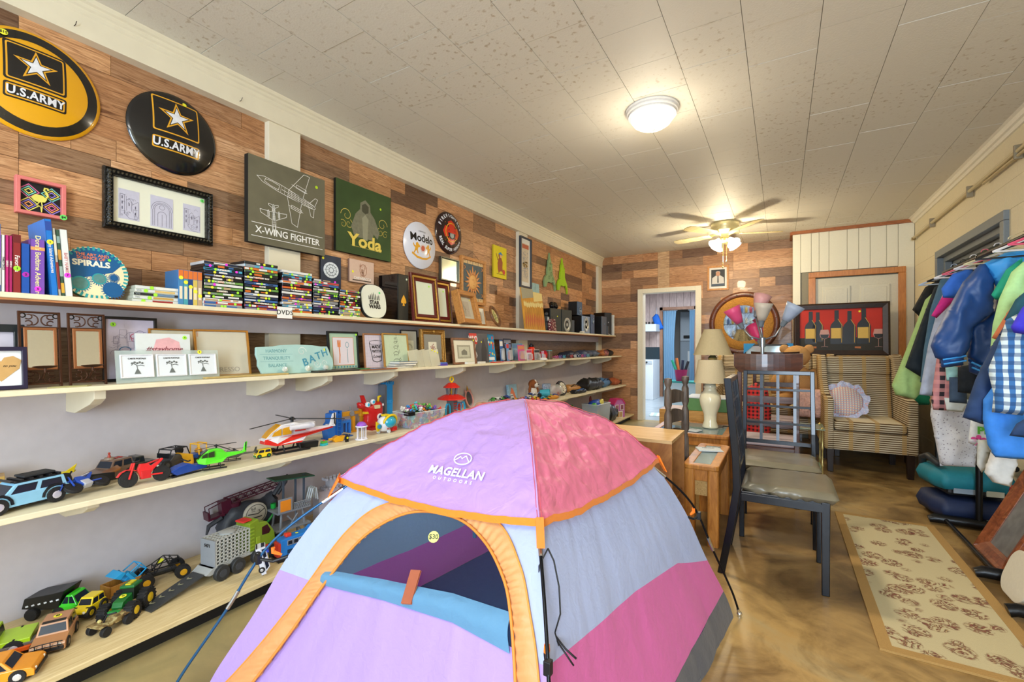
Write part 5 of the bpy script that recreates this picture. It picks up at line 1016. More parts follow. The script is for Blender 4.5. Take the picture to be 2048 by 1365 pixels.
for r in(.035,.028):stroke(b,[(r*cos(PI*k/10),.14+r*sin(PI*k/10))for k in range(11)],.003,y_-.001,0)
for k in range(8):stroke(b,[(-.035+k*.01,.04),(-.035+k*.01,.13)],.0015,y_-.001,0)
part('print',b,[mat('6a6a60',.7),mat('b8b8a4',.7)],t,kind='stuff')
GOLD=mat('9c7436',.3,.6,bump=.6,bs=120)
t,w_,h,y_=lf('wide ornate gold frame with a small flower print on a grey mount',2.70,2.995,1.344,.29,4,GOLD,.042,.03,'8c8a82',prof=[(0,0),(0,-.02),(.2,-.03),(.35,-.022),(.6,-.024),(.8,-.016),(1,-.014)]);b=B();flat(b,[(-.055,.07),(.045,.07),(.045,.19),(-.055,.19)],y_,0)
for k in range(14):a=k*2.4;r=.004+.0022*k;flat(b,circ(-.005+r*cos(a),.14+r*sin(a)*1.1,.007,7),y_-.0008-.00005*k,1)
stroke(b,[(-.005,.12),(.0,.085)],.003,y_-.001,2);part('print',b,[mat('dcd8c4',.6),mat('b08a80',.6),mat('6a7a58',.6)],t,kind='stuff');part('boss',B().sph((0,-.03,h-.02),(.012,.008,.012),12,8),mat('d8b060',.25,.8),t)
t,w_,h,y_=lf('brown framed sepia photograph of a house with a wide pale mount',3.02,3.35,1.279,.36,7,wood('5c3820','906040',(20,20,20)),.018,.016,'e0dcc8');b=B();flat(b,[(-.095,.05),(.095,.05),(.095,.165),(-.095,.165)],y_,0);flat(b,[(-.075,.065),(.075,.065),(.075,.15),(-.075,.15)],y_-.0008,1);flat(b,[(-.04,.08),(.04,.08),(.04,.11),(0,.13),(-.04,.11)],y_-.0016,2);part('print',b,[mat('a8a490',.6,var=.2,bs=90),mat('c4c2ac',.6),mat('7a786a',.6)],t,'sepia house photograph');sticker(t,(.14,-.017,h-.02),YEL,.008)
# books and magazines
def mag(label,y0,y1,ztop,x,lean,m,turn=0):
    yc=(y0+y1)/2;z=Z2(yc);h=ztop-z;t=wallthing('magazine',label,'magazine',x,yc,z,lean,turn=turn);part('cover',B().b2((-(y1-y0)/2,-.004,0),((y1-y0)/2,0,h)),m,t);return t,y1-y0,h
t,w_,h=mag('dark magazine with a red masthead and pale figures, right of the sepia photograph',3.36,3.66,1.33,.30,6,mat('55565c',.3,var=.2,bs=8));b=B();flat(b,[(-w_/2,h-.10),(-.03,h-.10),(-.03,h),(-w_/2,h)],-.0042,0);flat(b,[(.02,0),(.10,0),(.12,.12),(.09,.2),(.075,.235),(.06,.2),(.03,.12)],-.0042,1);stroke(b,[(-.10,.02),(-.05,.07),(-.08,.12),(-.06,.17),(-.10,.20)],.022,-.0044,2);part('print',b,[mat('d03028',.4,var=0),mat('38383c',.4),mat('c8c4cc',.5)],t);text(t,'WHO',.075,(-.09,-.0052,h-.055),WH,bold=.03,xs=.7);sticker(t,(.04,-.005,h-.08),YEL,.008)
t,w_,h=mag('bright blue activity book crowded with small cartoon shapes',3.58,3.83,1.33,.27,8,spots('2a90c4',['2a90c4','d8442c','e8d040','2a90c4','30486c','e8e8e0'],34,.45));b=B();flat(b,[(-.05,.02),(.1,.02),(.1,.05),(-.05,.05)],-.0046);part('title_strip',b,mat('dfe8ec',.4,var=0),t)
# flat things on the shelf edge
def slab(label,name,cat,y,x,w_,d,hh,c,turn=0,extra=None,z=0):
    t=wallthing(name,label,cat,x,y,Z2(y)+z,0,turn=turn);part('body',B().b2((-w_/2,-d/2,0),(w_/2,d/2,hh)),mat(c,.35),t,bev=.0015); 
    if extra:part('label_patch',B().b2((-w_*.35,-d*.35,hh),(w_*.35,d*.35,hh+.0008)),mat(extra,.4),t)
    return t
slab('thin rust brown board lying on the shelf edge under the bowls of papers','board','board',2.16,.36,.30,.15,.006,'a05c34');slab('small green card packet on the rust brown board','card_packet','packet',2.05,.38,.07,.06,.006,'2f8048',z=.006);slab('small blue grey card packet on the rust brown board','card_packet','packet',2.17,.39,.12,.05,.004,'7a8ea8',6,z=.0065)
for k,(c,lb)in enumerate((('9a9c98','lowest grey book of the small flat pile'),('83868a','middle grey book of the small flat pile'),('4f6f92','top blue book of the small flat pile'))):
    t=wallthing('book',lb+' before the mint print','book',.355+.004*k,2.40+.02*k,Z2(2.40)+.0155*k,0,'flat books before the mint print',turn=[2,-4,3][k]);part('cover',B().b2((-.10,-.05,0),(.10,.10,.0022)).b2((-.10,-.05,.0128),(.10,.10,.015)).b2((-.10,.0975,0),(.10,.10,.015)),mat(c,.4),t,bev=.0006,seg=1);part('page_block',B().b2((-.098,-.048,.0024),(.098,.097,.0126)),mat('e4e0d0',.8),t)
t=slab('little purple and blue plastic box on the shelf edge','plastic_box','box',2.86,.38,.075,.05,.018,'5a48a8');part('lid',B().b2((-.034,-.022,.018),(.034,.022,.026)),mat('4a78c8',.3),t,bev=.001)
slab('small white domino box with a green end on the shelf edge','plastic_box','box',3.22,.39,.11,.03,.02,'e4e2d8',extra='2f9c50');slab('slim white box right of the domino box','plastic_box','box',3.40,.39,.09,.03,.018,'dedcd4');slab('red and white pencil packet on the shelf edge','card_packet','packet',3.66,.39,.16,.05,.010,'d0402c',extra='e8e4e0');slab('pale pink packet right of the red pencil packet','card_packet','packet',3.88,.38,.18,.06,.008,'dca4a0')
# hanging blister packs: toothbrush sets, dolls, small toys
def blister(label,y,w_,h,x,card,toy,turn=0,lean=5,tag_=True):
    t=wallthing('toy_package',label,'toy package',x,y,Z2(y),lean,'packaged toys on the second shelf',turn=turn);part('card',B().b2((-w_/2,-.002,0),(w_/2,0,h)),mat(card,.35,var=.15,bs=30),t);b=B();b.prism(rrect(-w_*.38,.012,w_*.38,h*.62,.012),-.024,-.002,'xz',tap=.9);part('blister',b,mat('eef2f6',.05,alpha=.3,var=0),t);b=B();b.sph((0,-.013,h*.46),(w_*.12,.01,h*.07),10,8);b.prism([(-w_*.14,h*.12),(w_*.14,h*.12),(w_*.10,h*.4),(-w_*.10,h*.4)],-.018,-.008,'xz');b.box((-w_*.2,-.012,h*.28),(w_*.06,.008,h*.2),r=(0,15,0));b.box((w_*.2,-.012,h*.28),(w_*.06,.008,h*.2),r=(0,-15,0));part('toy',b,mat(toy,.4,var=.3,bs=80),t);part('header_strip',B().b2((-w_*.45,-.0028,h*.72),(w_*.45,-.0018,h*.94)),mat(toy,.4),t);return t
blister('tall narrow blue toothbrush package beside the activity book',3.90,.06,.22,.30,'3a6aa8','e8e4e0');blister('second narrow blue package with a white rim',3.97,.05,.19,.33,'6a9cd0','c83c3c');blister('black backed figure package near the activity book',4.06,.13,.19,.28,'23252c','6a78b0');blister('tall black and blue racing package standing highest of the packages',4.22,.16,.24,.18,'2c3a5c','9aa0b4');blister('pink doll package with an orange haired doll',4.30,.15,.17,.30,'d8589c','e08a58');blister('pale blue picture card behind the red bottle',4.50,.24,.19,.14,'8cb8d8','6a98c8');blister('white and magenta small package in the middle',4.42,.12,.12,.33,'e4d8e4','c8386c');blister('clear black toy motorcycle package',4.55,.13,.12,.36,'b4aaa8','28282c');blister('small pale blue box package left of the red bottle',4.66,.06,.10,.38,'b8c4d8','d88ab0')
t=wallthing('drink_bottle','red plastic sports bottle with a black cap','bottle',.30,4.52,Z2(4.52));part('bottle',B().lathe([(.04,0),(.043,.004),(.043,.06),(.040,.075),(.043,.09),(.043,.125),(.03,.145),(.024,.15)],n=24),mat('d8321c',.3),t,smooth=50);part('cap',B().lathe([(.026,.145),(.028,.15),(.028,.17),(.012,.178),(.010,.192),(.001,.192)],n=20),BK,t,smooth=40)
t=wallthing('plastic_cup','round red plastic tub with a tilted lid','cup',.33,4.74,Z2(4.74));part('tub',B().lathe([(.045,0),(.055,.075),(.052,.075),(.043,.004)],n=24),mat('d42a20',.3),t,smooth=50);part('lid',B().lathe([(.056,0),(.058,.008),(.001,.012)],n=24),mat('c0283c',.3),t,loc=(.06,.02,.05),rot=(0,-70,0),smooth=50)
t=wallthing('food_canister','small dark canister with a teal edge right of the red tub','canister',.34,4.90,Z2(4.90));part('body',B().lathe([(.035,0),(.035,.10),(.034,.104),(.001,.104)],n=24),mat('6a5a48',.4,var=.3,bs=40),t,smooth=50);part('lid',B().lathe([(.036,.1),(.036,.108),(.001,.11)],n=24),mat('6aa8b0',.4),t,smooth=50)
t=wallthing('computer_mouse','white rounded plastic mouse on the edge of the second shelf','toy',.40,4.62,Z2(4.6));b=B();b.sph((0,0,.002),(.035,.055,.028),16,8);b.v=[(x,y,max(z,0))for x,y,z in b.v];part('shell',b,mat('e8e4dc',.3),t,smooth=True)
r7=random.Random(5)
GC=['e8589c','7a5ab0','40a0c0','2a2a30','d04848','e8e4e8','9aa8c8']
GN=['pink','purple','turquoise','black','red','white','pale blue']
for k in range(10):
    y=5.00+k*.115;c=k%7;t=wallthing('toy_sunglasses','%s framed toy sunglasses, %s from the left of the row'%(GN[c],['first','second','third','fourth','fifth','sixth','seventh','eighth','ninth','last'][k]),'sunglasses',.39,y,Z2(y),0,'toy sunglasses along the second shelf',turn=r7.uniform(-12,12));b=B();m_=mat(GC[c],.3)
    for s in(-1,1):b.tube([(s*.032+.022*cos(q),0,.026+.018*sin(q))for q in[i*PI/6 for i in range(12)]],.003,5,closed=True)
    b.tube([(-.01,0,.03),(0,-.002,.034),(.01,0,.03)],.003,5);part('frame',b,m_,t);part('lens',B().lathe([(.02,0),(.02,.001)],(-.032,0,.026),12,0,'y'),mat('1c2230',.08,var=0),t);part('lens',B().lathe([(.02,0),(.02,.001)],(.032,0,.026),12,0,'y'),mat('1c2230',.08,var=0),t)
    for s in(-1,1):part('temple',B().tube([(s*.054,0,.03),(s*.054,.06,.032),(s*.052,.09,.006)],.002,5),m_,t)
for k,(lb,y,w_,c)in enumerate((('crumpled heap of black and blue wallets, left part','5.75',.40,'2c3242'),('taller heap of dark blue striped pouches in the middle','6.25',.42,'46506a'),('grey blue pouch heap right of the middle','6.62',.30,'5a6478'),('small orange brown leather purse','6.92',.16,'b06a3c'),('dusty pink folded purse','7.08',.18,'a8686c'),('flat black purse at the very end of the second shelf','7.30',.26,'1c1e22'))):
    y=float(y);t=wallthing('small_purse',lb,'purse',.22,y,Z2(y));b=B();b.puff([(-w_/2,-.10),(-w_/2,.08),(0,.11),(w_/2,.07),(w_/2,-.09),(0,-.12)],.05,'xy',.035,y=.045,fold=.03,fs_=22,seed=k);b.v=[(x,y_,max(0,z))for x,y_,z in b.v];part('body',b,mat(c,.5,var=.3,bs=24),t,smooth=True);b=B();b.tube([(-w_*.3,-.08,.03),(-w_*.1,-.11,.07),(w_*.15,-.10,.06),(w_*.3,-.05,.03)],.005,6);part('strap',b,mat('2a2a2e',.5),t)
# ------------------------------------------------------------------ toys: builders
TY=mat('1b1b1d',.7,var=.1,bump=.2,bs=200);GLB=mat('1a2230',.08,var=0)
STY={'suv':([(-.5,.22),(-.5,.58),(-.47,.63),(.27,.63),(.46,.57),(.5,.46),(.5,.22)],[(-.46,.61),(-.43,1),(.10,1),(.24,.61)]),
 'pickup':([(-.5,.22),(-.5,.60),(.25,.62),(.46,.56),(.5,.44),(.5,.22)],[(-.14,.6),(-.12,1),(.10,1),(.24,.6)]),
 'humvee':([(-.5,.2),(-.5,.60),(.18,.60),(.47,.50),(.5,.42),(.5,.2)],[(-.49,.59),(-.46,.98),(-.40,1),(.05,1),(.18,.59)]),
 'sport':([(-.5,.2),(-.5,.50),(-.4,.60),(.1,.58),(.5,.40),(.5,.2)],[(-.3,.57),(-.15,1),(.02,1),(.22,.56)]),
 'van':([(-.5,.2),(-.5,.62),(.5,.60),(.5,.2)],[(-.5,.6),(-.48,1),(.30,1),(.44,.6)])}
def car(name,label,cat,loc,rz,L,W,H,r,col,st='suv',trim='1c1c1e',win=True,hub='c8c8d0',group=None,wx=(.30,-.32),low=False,wd=None,rx=0,ry=0,sk=None,rough=.3,topw=.84):
    t=thing(name,label,cat,loc,rz,group,rx=rx,ry=ry);lo,cb=STY[st];m=mat(col,rough,coat=.3,var=.05);z0=r*.6;hz=H-z0
    Pz=lambda f:z0+(f-.2)/.8*hz if True else f
    b=B();b.prism([(x*L,Pz(z))for x,z in lo],-W/2,W/2,'xz');k=len(b.v);c=[(x*L,Pz(z))for x,z in cb]
    b.prism(c,-W/2*.94,W/2*.94,'xz');zt=H;zb=Pz(.6)
    for i in range(k,len(b.v)):x,y,z=b.v[i];b.v[i]=(x,y*(1-(1-topw)*(z-zb)/(zt-zb+1e-9)),z)
    part('body',b,m,t,bev=.0018 if not low else 0)
    if win:
        (xa,za),(xb,zb_),(xc,zc),(xd,zd)=[c[0],c[1],c[-2],c[-1]]if len(c)>4 else c
        f=lambda z:W/2*.94*(1-(1-topw)*(z-zb)/(zt-zb))
        b=B();z1,z2=zb+(zt-zb)*.15,zb+(zt-zb)*.82;tx=lambda z:xd+(xc-xd)*(z-zb)/(zt-zb)+.0008
        b.add([(tx(z1),-f(z1)*.86,z1),(tx(z1),f(z1)*.86,z1),(tx(z2),f(z2)*.86,z2),(tx(z2),-f(z2)*.86,z2)],[(0,1,2,3)]);part('windshield',b,GLB,t)
        if not low:
            rxf=lambda z:xa+(xb-xa)*(z-zb)/(zt-zb)-.0008;b=B();b.add([(rxf(z1),-f(z1)*.84,z1),(rxf(z1),f(z1)*.84,z1),(rxf(z2),f(z2)*.84,z2),(rxf(z2),-f(z2)*.84,z2)],[(3,2,1,0)]);part('rear_window',b,GLB,t)
            xm=(xa+xd)/2
            for s in(-1,1):
                for p,q in((.08,.46),(.54,.92)):
                    b=B();P_=lambda u,z:(((rxf(z))*(1-u)+tx(z)*u),s*(f(z)+.0006),z);vs=[P_(p,z1),P_(q,z1),P_(q,z2),P_(p,z2)];b.add(vs,[(0,1,2,3)if s<0 else(3,2,1,0)]);part('side_window',b,GLB,t)
    wd=wd or r*.75
    for x in wx:
        for s in(-1,1):w_=part('wheel',B().wheel((x*L,s*(W/2-wd*.25),r),r,wd,14 if low else 20),TY,t);(not low)and part('hub',B().lathe([(.001,-wd*.56),(r*.35,-wd*.56),(r*.6,-wd*.46),(r*.6,wd*.46),(r*.35,wd*.56),(.001,wd*.56)],(x*L,s*(W/2-wd*.25),r),10,0,'y'),mat(hub,.3,.4,var=0),w_)
    if not low:
        T_=mat(trim,.5);part('bumper',B().box((L*.5,0,z0+hz*.12),(L*.05,W*.92,hz*.16)),T_,t,bev=.001);part('bumper',B().box((-L*.5,0,z0+hz*.12),(L*.04,W*.9,hz*.14)),T_,t,bev=.001)
        for s in(-1,1):part('headlight',B().lathe([(r*.22,0),(r*.22,.003),(.0005,.004)],(L*.49,s*W*.34,Pz(.44)),10,0,'x'),mat('e8e8da',.1),t)
        part('chassis',B().box((0,0,z0*.9),(L*.9,W*.7,z0*.5)),T_,t)
    if sk:sticker(t,(sk[0],sk[1],H+.0005),YEL,sk[2]if len(sk)>2 else .009,rot=(0,0,0),s='$2')
    return t
def bike(label,loc,rz,L,col,acc,fall=0,wheelcol=None):
    t=thing('toy_motorcycle',label,'toy motorcycle',loc,rz,rx=fall);r=L*.19;C=mat(col,.3,var=.03)
    for x in(L*.34,-L*.34):w_=part('wheel',B().wheel((x,0,r),r,r*.45,20),TY,t);b=B();b.lathe([(.001,-r*.14),(r*.72,-r*.14),(r*.72,r*.14),(.001,r*.14)],(x,0,r),12,0,'y');part('rim',b,mat(wheelcol or col,.35),w_)
    b=B();b.prism([(L*.16,r*1.9),(L*.10,r*2.7),(-L*.05,r*2.6),(-L*.12,r*2.2),(-L*.36,r*3.0),(-L*.38,r*2.8),(-L*.16,r*1.7),(-L*.05,r*.9),(L*.10,r*.9)],-r*.3,r*.3,'xz');part('body',b,C,t,bev=.002)
    part('engine',B().box((.0,0,r*1.2),(L*.2,r*.8,r*1.0)),mat(acc,.4),t,bev=.002);part('seat',B().prism([(-L*.02,r*2.62),(-L*.30,r*2.95),(-L*.30,r*2.8),(-L*.04,r*2.45)],-r*.28,r*.28,'xz'),mat(acc,.5),t,bev=.001)
    b=B()
    for s in(-1,1):b.tube([(L*.34,s*r*.35,r),(L*.22,s*r*.35,r*2.9)],r*.11,6);b.tube([(-L*.34,s*r*.3,r),(-L*.02,s*r*.3,r*1.1)],r*.11,6)
    part('fork',b,C,t);b=B();b.tube([(L*.16,-r*1.1,r*3.1),(L*.20,-r*.3,r*3.0),(L*.20,r*.3,r*3.0),(L*.16,r*1.1,r*3.1)],r*.1,6);part('handlebar',b,BK,t)
    b=B();b.add([(L*.34+r*1.15*cos(a),s*r*.3,r+r*1.15*sin(a))for a in(.4,.9,1.4,1.9,2.3)for s in(-1,1)]+[(L*.34+r*1.25*cos(a),s*r*.3,r+r*1.25*sin(a))for a in(.4,.9,1.4,1.9,2.3)for s in(-1,1)],[(2*k,2*k+2,2*k+3,2*k+1)for k in range(4)]+[(10+2*k,11+2*k,13+2*k,12+2*k)for k in range(4)]+[(0,1,11,10),(8,18,19,9)]+[(2*k,10+2*k,12+2*k,2*k+2)for k in range(4)]+[(2*k+1,2*k+3,13+2*k,11+2*k)for k in range(4)]);part('front_fender',b,C,t);return t
def heli(label,loc,rz,L,col,belly=None,glass='1a2026',big=False,skid=True,blade='1c1e20',nb=4,sk=None):
    t=thing('toy_helicopter',label,'toy helicopter',loc,rz);C=mat(col,.25,coat=.3,var=.03);H=L*.22;zb=L*.10
    b=B();prof=[(.42,.10),(.44,.30),(.36,.62),(.24,.95),(.08,1.0),(-.02,.9),(-.10,.62),(-.44,.56),(-.46,.44),(-.12,.28),(-.02,.04),(.30,.0)]
    b.prism([(x*L,zb+z*H)for x,z in prof],-L*.085,L*.085,'xz'); 
    for i in range(len(b.v)):
        x,y,z=b.v[i];k=1 if x>-.08*L else .35;k*=(.6 if x>.38*L else 1)*(.75 if z>zb+H*.85 else 1);b.v[i]=(x,y*k,z)
    part('fuselage',b,C,t,bev=L*.008)
    if belly:b=B();b.prism([(.445*L,zb+.12*H),(.43*L,zb+.34*H),(-.06*L,zb+.40*H),(-.46*L,zb+.50*H),(-.46*L,zb+.42*H),(-.10*L,zb+.20*H),(0,zb-.03*H),(.31*L,zb-.03*H)],-L*.089,L*.089,'xz');b.v=[(x,y*((1 if x>-.08*L else .38)*(.65 if x>.38*L else 1)),z)for x,y,z in b.v];part('belly',b,mat(belly,.25,coat=.3,var=.03),t,'red lower hull',bev=L*.005)
    for s in(-1,1):
        for x0,x1 in((.13,.24),(.255,.37)):
            b=B();q=[(x0*L,zb+.46*H),(x1*L,zb+.46*H),(x1*L-(.03*L if x0>.2 else 0),zb+.78*H if x0<.2 else zb+.64*H),(x0*L,zb+.86*H if x0<.2 else zb+.80*H)];yy=s*L*.0865;b.add([(x,yy,z)for x,z in q],[(0,1,2,3)if s<0 else(3,2,1,0)]);part('side_window',b,mat(glass,.1),t)
    b=B();b.prism([(.405*L,zb+.40*H),(.425*L,zb+.40*H),(.365*L,zb+.68*H),(.255*L,zb+.97*H),(.235*L,zb+.95*H),(.35*L,zb+.62*H)],-L*.055,L*.055,'xz');part('canopy',b,mat(glass,.1),t)
    b=B();b.prism([(-.42*L,zb+.5*H),(-.47*L,zb+1.15*H),(-.52*L,zb+1.2*H),(-.50*L,zb+.45*H)],-L*.01,L*.01,'xz');b.box((-.44*L,0,zb+.55*H),(L*.05,L*.16,L*.01));part('tail_fin',b,C,t,bev=.001)
    part('mast',B().cyl((L*.08,0,zb+H),(L*.08,0,zb+H*1.25),L*.018).cyl((L*.08,0,zb+H*1.12),(L*.08,0,zb+H*1.2),L*.045,L*.03),BK,t,smooth=40)
    for k in range(nb):a=2*PI*k/nb+.35;R1=L*(.62 if big else .45);b=B();b.box((R1/2,0,-R1*.012),(R1,L*.032,L*.006));p=part('rotor_blade',b,mat(blade,.4),t,loc=(L*.08,0,zb+H*1.2),rot=(4,2,math.degrees(a)),bev=.0008)
    b=B();b.cyl((-.48*L,L*.012,zb+.9*H),(-.48*L,L*.03,zb+.9*H),L*.01);b.box((-.48*L,L*.03,zb+.9*H),(L*.015,.002,L*.13));part('tail_rotor',b,BK,t)
    if skid:
        b=B()
        for s in(-1,1):b.tube([(.36*L,s*L*.10,.018*L+.004),(.32*L,s*L*.10,.006),(-.10*L,s*L*.10,.006)],L*.012,6)
        for x in(.22,.02):
            b.tube([(x*L,-L*.10,.006),(x*L,-L*.04,zb+.02*H),(x*L,L*.04,zb+.02*H),(x*L,L*.10,.006)],L*.009,6)
        part('landing_skid',b,BK,t)
    if sk:sticker(t,sk,YEL,.009,rot=(60,0,0))
    return t
def S3(x,y,dz=0):return(x,y,s3z(y)+dz+.0005)
def blk(t,name,b,c,label=None,bev=.0015,rough=.35,**k):return part(name,b,mat(c,rough,var=.05),t,label,bev=bev,**k)
# ------------------------------------------------------------------ third shelf toys
t=thing('toy_truck','tan plastic block of a toy truck cut off at the left edge','toy truck',S3(.16,.44),80);blk(t,'body',B().b2((-.07,-.04,.02),(.07,.04,.085)).b2((-.03,-.035,.085),(.05,.035,.10)),'b4924c');blk(t,'side_rib',B().b2((-.06,-.043,.03),(-.04,-.04,.08)),'9a7a3c')
for x in(-.045,.045):part('wheel',B().wheel((x,-.03,.018),.018,.018),TY,t)
t=thing('toy_airplane','flat yellow toy plane lying behind the pale blue off-roader','toy airplane',S3(.16,.60),85);blk(t,'wing',B().prism([(-.10,.0),(.11,.01),(.12,.03),(-.02,.035),(-.10,.02)],.045,.052,'xy'),'dccb22');blk(t,'tail_fin',B().prism([(.08,.05),(.11,.05),(.12,.08)],.012,.018,'xz'),'e0c820');blk(t,'hull',B().b2((-.09,.005,.0),(.10,.03,.046)),'cdb81e')
lb=car('toy_pickup','pale blue toy off-roader with black roof rack and wheels, front left of the third shelf','toy car',S3(.385,.50),-78,.25,.105,.095,.028,'8cc4e4','suv',hub='d4d0e0');lb.scale=(1,1,1)
RK=B();RK.b2((-.10,-.042,.096),(.03,.042,.100));[RK.b2((-.10+k*.026,-.042,.100),(-.09+k*.026,.042,.106))for k in range(6)];part('roof_rack',RK,BK,lb,'black roof rack with bags',bev=.001);part('rack_bag',B().b2((-.09,-.03,.106),(.0,.03,.114)),mat('24262a',.7),lb,bev=.003)
for x in(.30,-.32):
    for s in(-1,1):b=B();b.tube([(x*.25+.037*cos(a),s*.052,.028+.037*sin(a))for a in[i*PI/8 for i in range(9)]],.005,6);part('fender_flare',b,BK,lb)
b=B();ringp(b,circ(.01,.048,.014,14,.007),.002,-.0533);b.prism([(.0,.05),(.008,.068),(.016,.05)],-.0536,-.0531,'xz');part('door_emblem',b,INK,lb);part('spare_wheel',B().lathe([(.006,-.01),(.026,-.01),(.028,0),(.026,.01),(.006,.01)],(-.132,0,.06),18,0,'x'),TY,lb)
t=thing('toy_trailer','low black and brown toy ramp trailer behind the blue motorbike','toy truck',S3(.27,.72),82);blk(t,'deck',B().b2((-.10,-.035,.028),(.06,.035,.034)),'3a3d46');blk(t,'side_wall',B().prism([(-.10,.02),(.08,.02),(.08,.05),(.0,.055),(-.10,.03)],-.04,-.035,'xz'),'17181a');blk(t,'ramp',B().prism([(.02,.02),(.10,.055),(.10,.065),(.02,.03)],-.036,.03,'xz'),'7a4a20','brown tilted ramp');blk(t,'stripe',B().b2((-.09,-.0415,.045),(.0,-.04,.049)),'c8c02c')
for x in(-.06,.05):
    for s in(-1,1):part('wheel',B().wheel((x,s*.036,.015),.015,.012),TY,t)
bike('blue and silver toy motorbike lying on its side beside the off-roader',S3(.43,.69,.028),-65,.15,'2c50b4','b8bcc8',62,'d0d4dc')
t=car('toy_truck','brown armoured toy truck with a small red gunner on its roof','toy truck',S3(.21,.81),-70,.15,.09,.085,.02,'6e584a','humvee',hub='5a4a40');part('turret',B().lathe([(.018,.085),(.016,.094),(.001,.094)],n=14),mat('8a7868',.5),t);b=B();b.cyl((0,0,.094),(0,0,.106),.006,.004);b.sph((0,0,.111),.005,8,6);part('gunner',b,mat('a83c2c',.4),t,'red gunner figure')
for k in range(3):part('roof_vent',B().b2((-.05+k*.02,-.01,.0855),(-.04+k*.02,.01,.087)),mat('b83430',.5),t)
bike('bright red toy dirt bike with a purple side panel standing on the third shelf',S3(.43,.86),-92,.17,'e02a2c','c82426',10)
car('toy_truck','black open-backed toy truck behind the red dirt bike','toy truck',S3(.14,.93),-80,.14,.075,.07,.018,'2a2c28','pickup',hub='3a3c3c')
t=car('toy_jeep','black toy jeep with open roll bars and a spare wheel','toy car',S3(.20,1.04),-72,.16,.085,.06,.022,'34363a','sport',win=False,hub='4a4c50');b=B()
for s in(-1,1):b.tube([(.03,s*.035,.05),(.02,s*.035,.088),(-.06,s*.035,.088),(-.075,s*.035,.05)],.003,6)
for x in(.02,-.02,-.06):b.tube([(x,-.035,.088),(x,.035,.088)],.003,6)
part('roll_cage',b,BK,t);part('windscreen_frame',B().b2((.028,-.035,.05),(.032,.035,.072)),BK,t);part('spare_wheel',B().lathe([(.004,-.008),(.018,-.008),(.02,0),(.018,.008),(.004,.008)],(-.05,0,.07),16,0,'x'),TY,t)
t=thing('toy_tractor','yellow and blue toy loader with a tall roll frame','toy tractor',S3(.22,1.14),-75);blk(t,'body',B().b2((-.05,-.025,.02),(.04,.025,.05)),'2450a8','blue engine body');blk(t,'blade',B().prism([(.045,.005),(.06,.0),(.055,.03),(.06,.06),(.05,.062),(.045,.03)],-.05,.05,'xz'),'e0a424','yellow bulldozer blade');b=B()
for s in(-1,1):b.tube([(.0,s*.028,.045),(.0,s*.028,.095),(-.04,s*.028,.095),(-.04,s*.028,.045)],.0035,6)
b.tube([(0,-.028,.095),(0,.028,.095)],.0035,6);b.tube([(-.04,-.028,.095),(-.04,.028,.095)],.0035,6);part('roll_frame',b,mat('e8b02c',.35),t,'yellow roll frame');b=B();b.sph((-.02,0,.06),(.016,.018,.014),12,8);part('seat',b,mat('c88a20',.4),t)
for x,r in((.025,.017),(-.035,.022)):
    for s in(-1,1):part('wheel',B().wheel((x,s*.036,r),r,.018),TY,t)
t=thing('toy_snowmobile','blue and white toy jet-ski with a long nose, left of the green helicopter','toy vehicle',S3(.40,1.03),-80);blk(t,'hull',B().prism([(-.075,.012),(.06,.008),(.085,.03),(.05,.045),(.01,.052),(-.02,.035),(-.075,.035)],-.022,.022,'xz'),'2347a0',bev=.003);blk(t,'side_stripe',B().b2((-.03,-.0228,.018),(.05,-.022,.026)),'d4dce8');b=B();b.tube([(.01,-.03,.065),(.0,-.005,.056),(.0,.005,.056),(.01,.03,.065)],.003,6);part('handlebar',b,BK,t);b=B()
for s in(-1,1):b.tube([(.09,s*.018,.012),(.08,s*.018,.003),(-.05,s*.018,.003)],.003,6)
part('ski',b,BK,t)
t=heli('bright lime green toy helicopter with black skids at the shelf edge',S3(.43,1.155),-107,.215,'5fe02c',glass='2a3a20',sk=(.045,-.0195,.06));t.scale=(1,1.25,1.45);b=B();b.prism([(-.004,.045),(.012,.045),(.012,.054),(.004,.062),(-.004,.054)],-.0192,-.0184,'xz');part('shield_badge',b,mat('d8d4c4',.4),t,'red and white shield badge')
heli('dark grey toy helicopter behind the lime green one',S3(.34,1.28),-120,.17,'55554c',glass='3a4a3a'); 
t=car('toy_bus','small yellow toy helicopter-bus with a green underside','toy vehicle',S3(.385,1.385),-100,.075,.04,.045,.011,'e8c820','van',hub='2f8f3c',trim='2f8f3c')
car('toy_car','tiny grey and orange toy racer under the nose of the big red helicopter','toy car',S3(.30,1.48),-60,.06,.03,.022,.008,'8a6a3a','sport',hub='c8a030')
t=heli('large red and white toy helicopter with an orange canopy and long black blades',S3(.37,1.60),-96,.45,'e8e6ea',belly='d8281e',glass='d89a18',big=True,nb=3);t.scale=(1,1,1.12);b=B();b.b2((-.08,-.043,.108),(.05,.043,.138));part('engine_cowl',b,mat('e4e2e8',.3),t,'white engine cowling',bev=.006)
for s in(-1,1):part('engine_pod',B().cyl((-.06,s*.05,.122),(.07,s*.05,.122),.015,.013),mat('dedce4',.3),t,smooth=40);part('side_panel',B().b2((-.02,s*.041-.002,.10),(.04,s*.041+.002,.108)),mat('c83028',.3),t)
b=B();b.prism([(.10,.085),(.19,.062),(.198,.075),(.10,.10)],-.0395,-.0388,'xz');part('lettering_stripe',b,mat('f0f0f0',.4),t)
t=thing('toy_boat','small black toy hull next to the big helicopter','toy boat',S3(.37,1.66),80);blk(t,'hull',B().prism([(-.06,.035),(-.055,.008),(.05,.0),(.055,.035)],-.022,.022,'xz'),'141516',bev=.003);blk(t,'deck',B().b2((-.05,-.018,.035),(.05,.018,.037)),'3a3c3c')
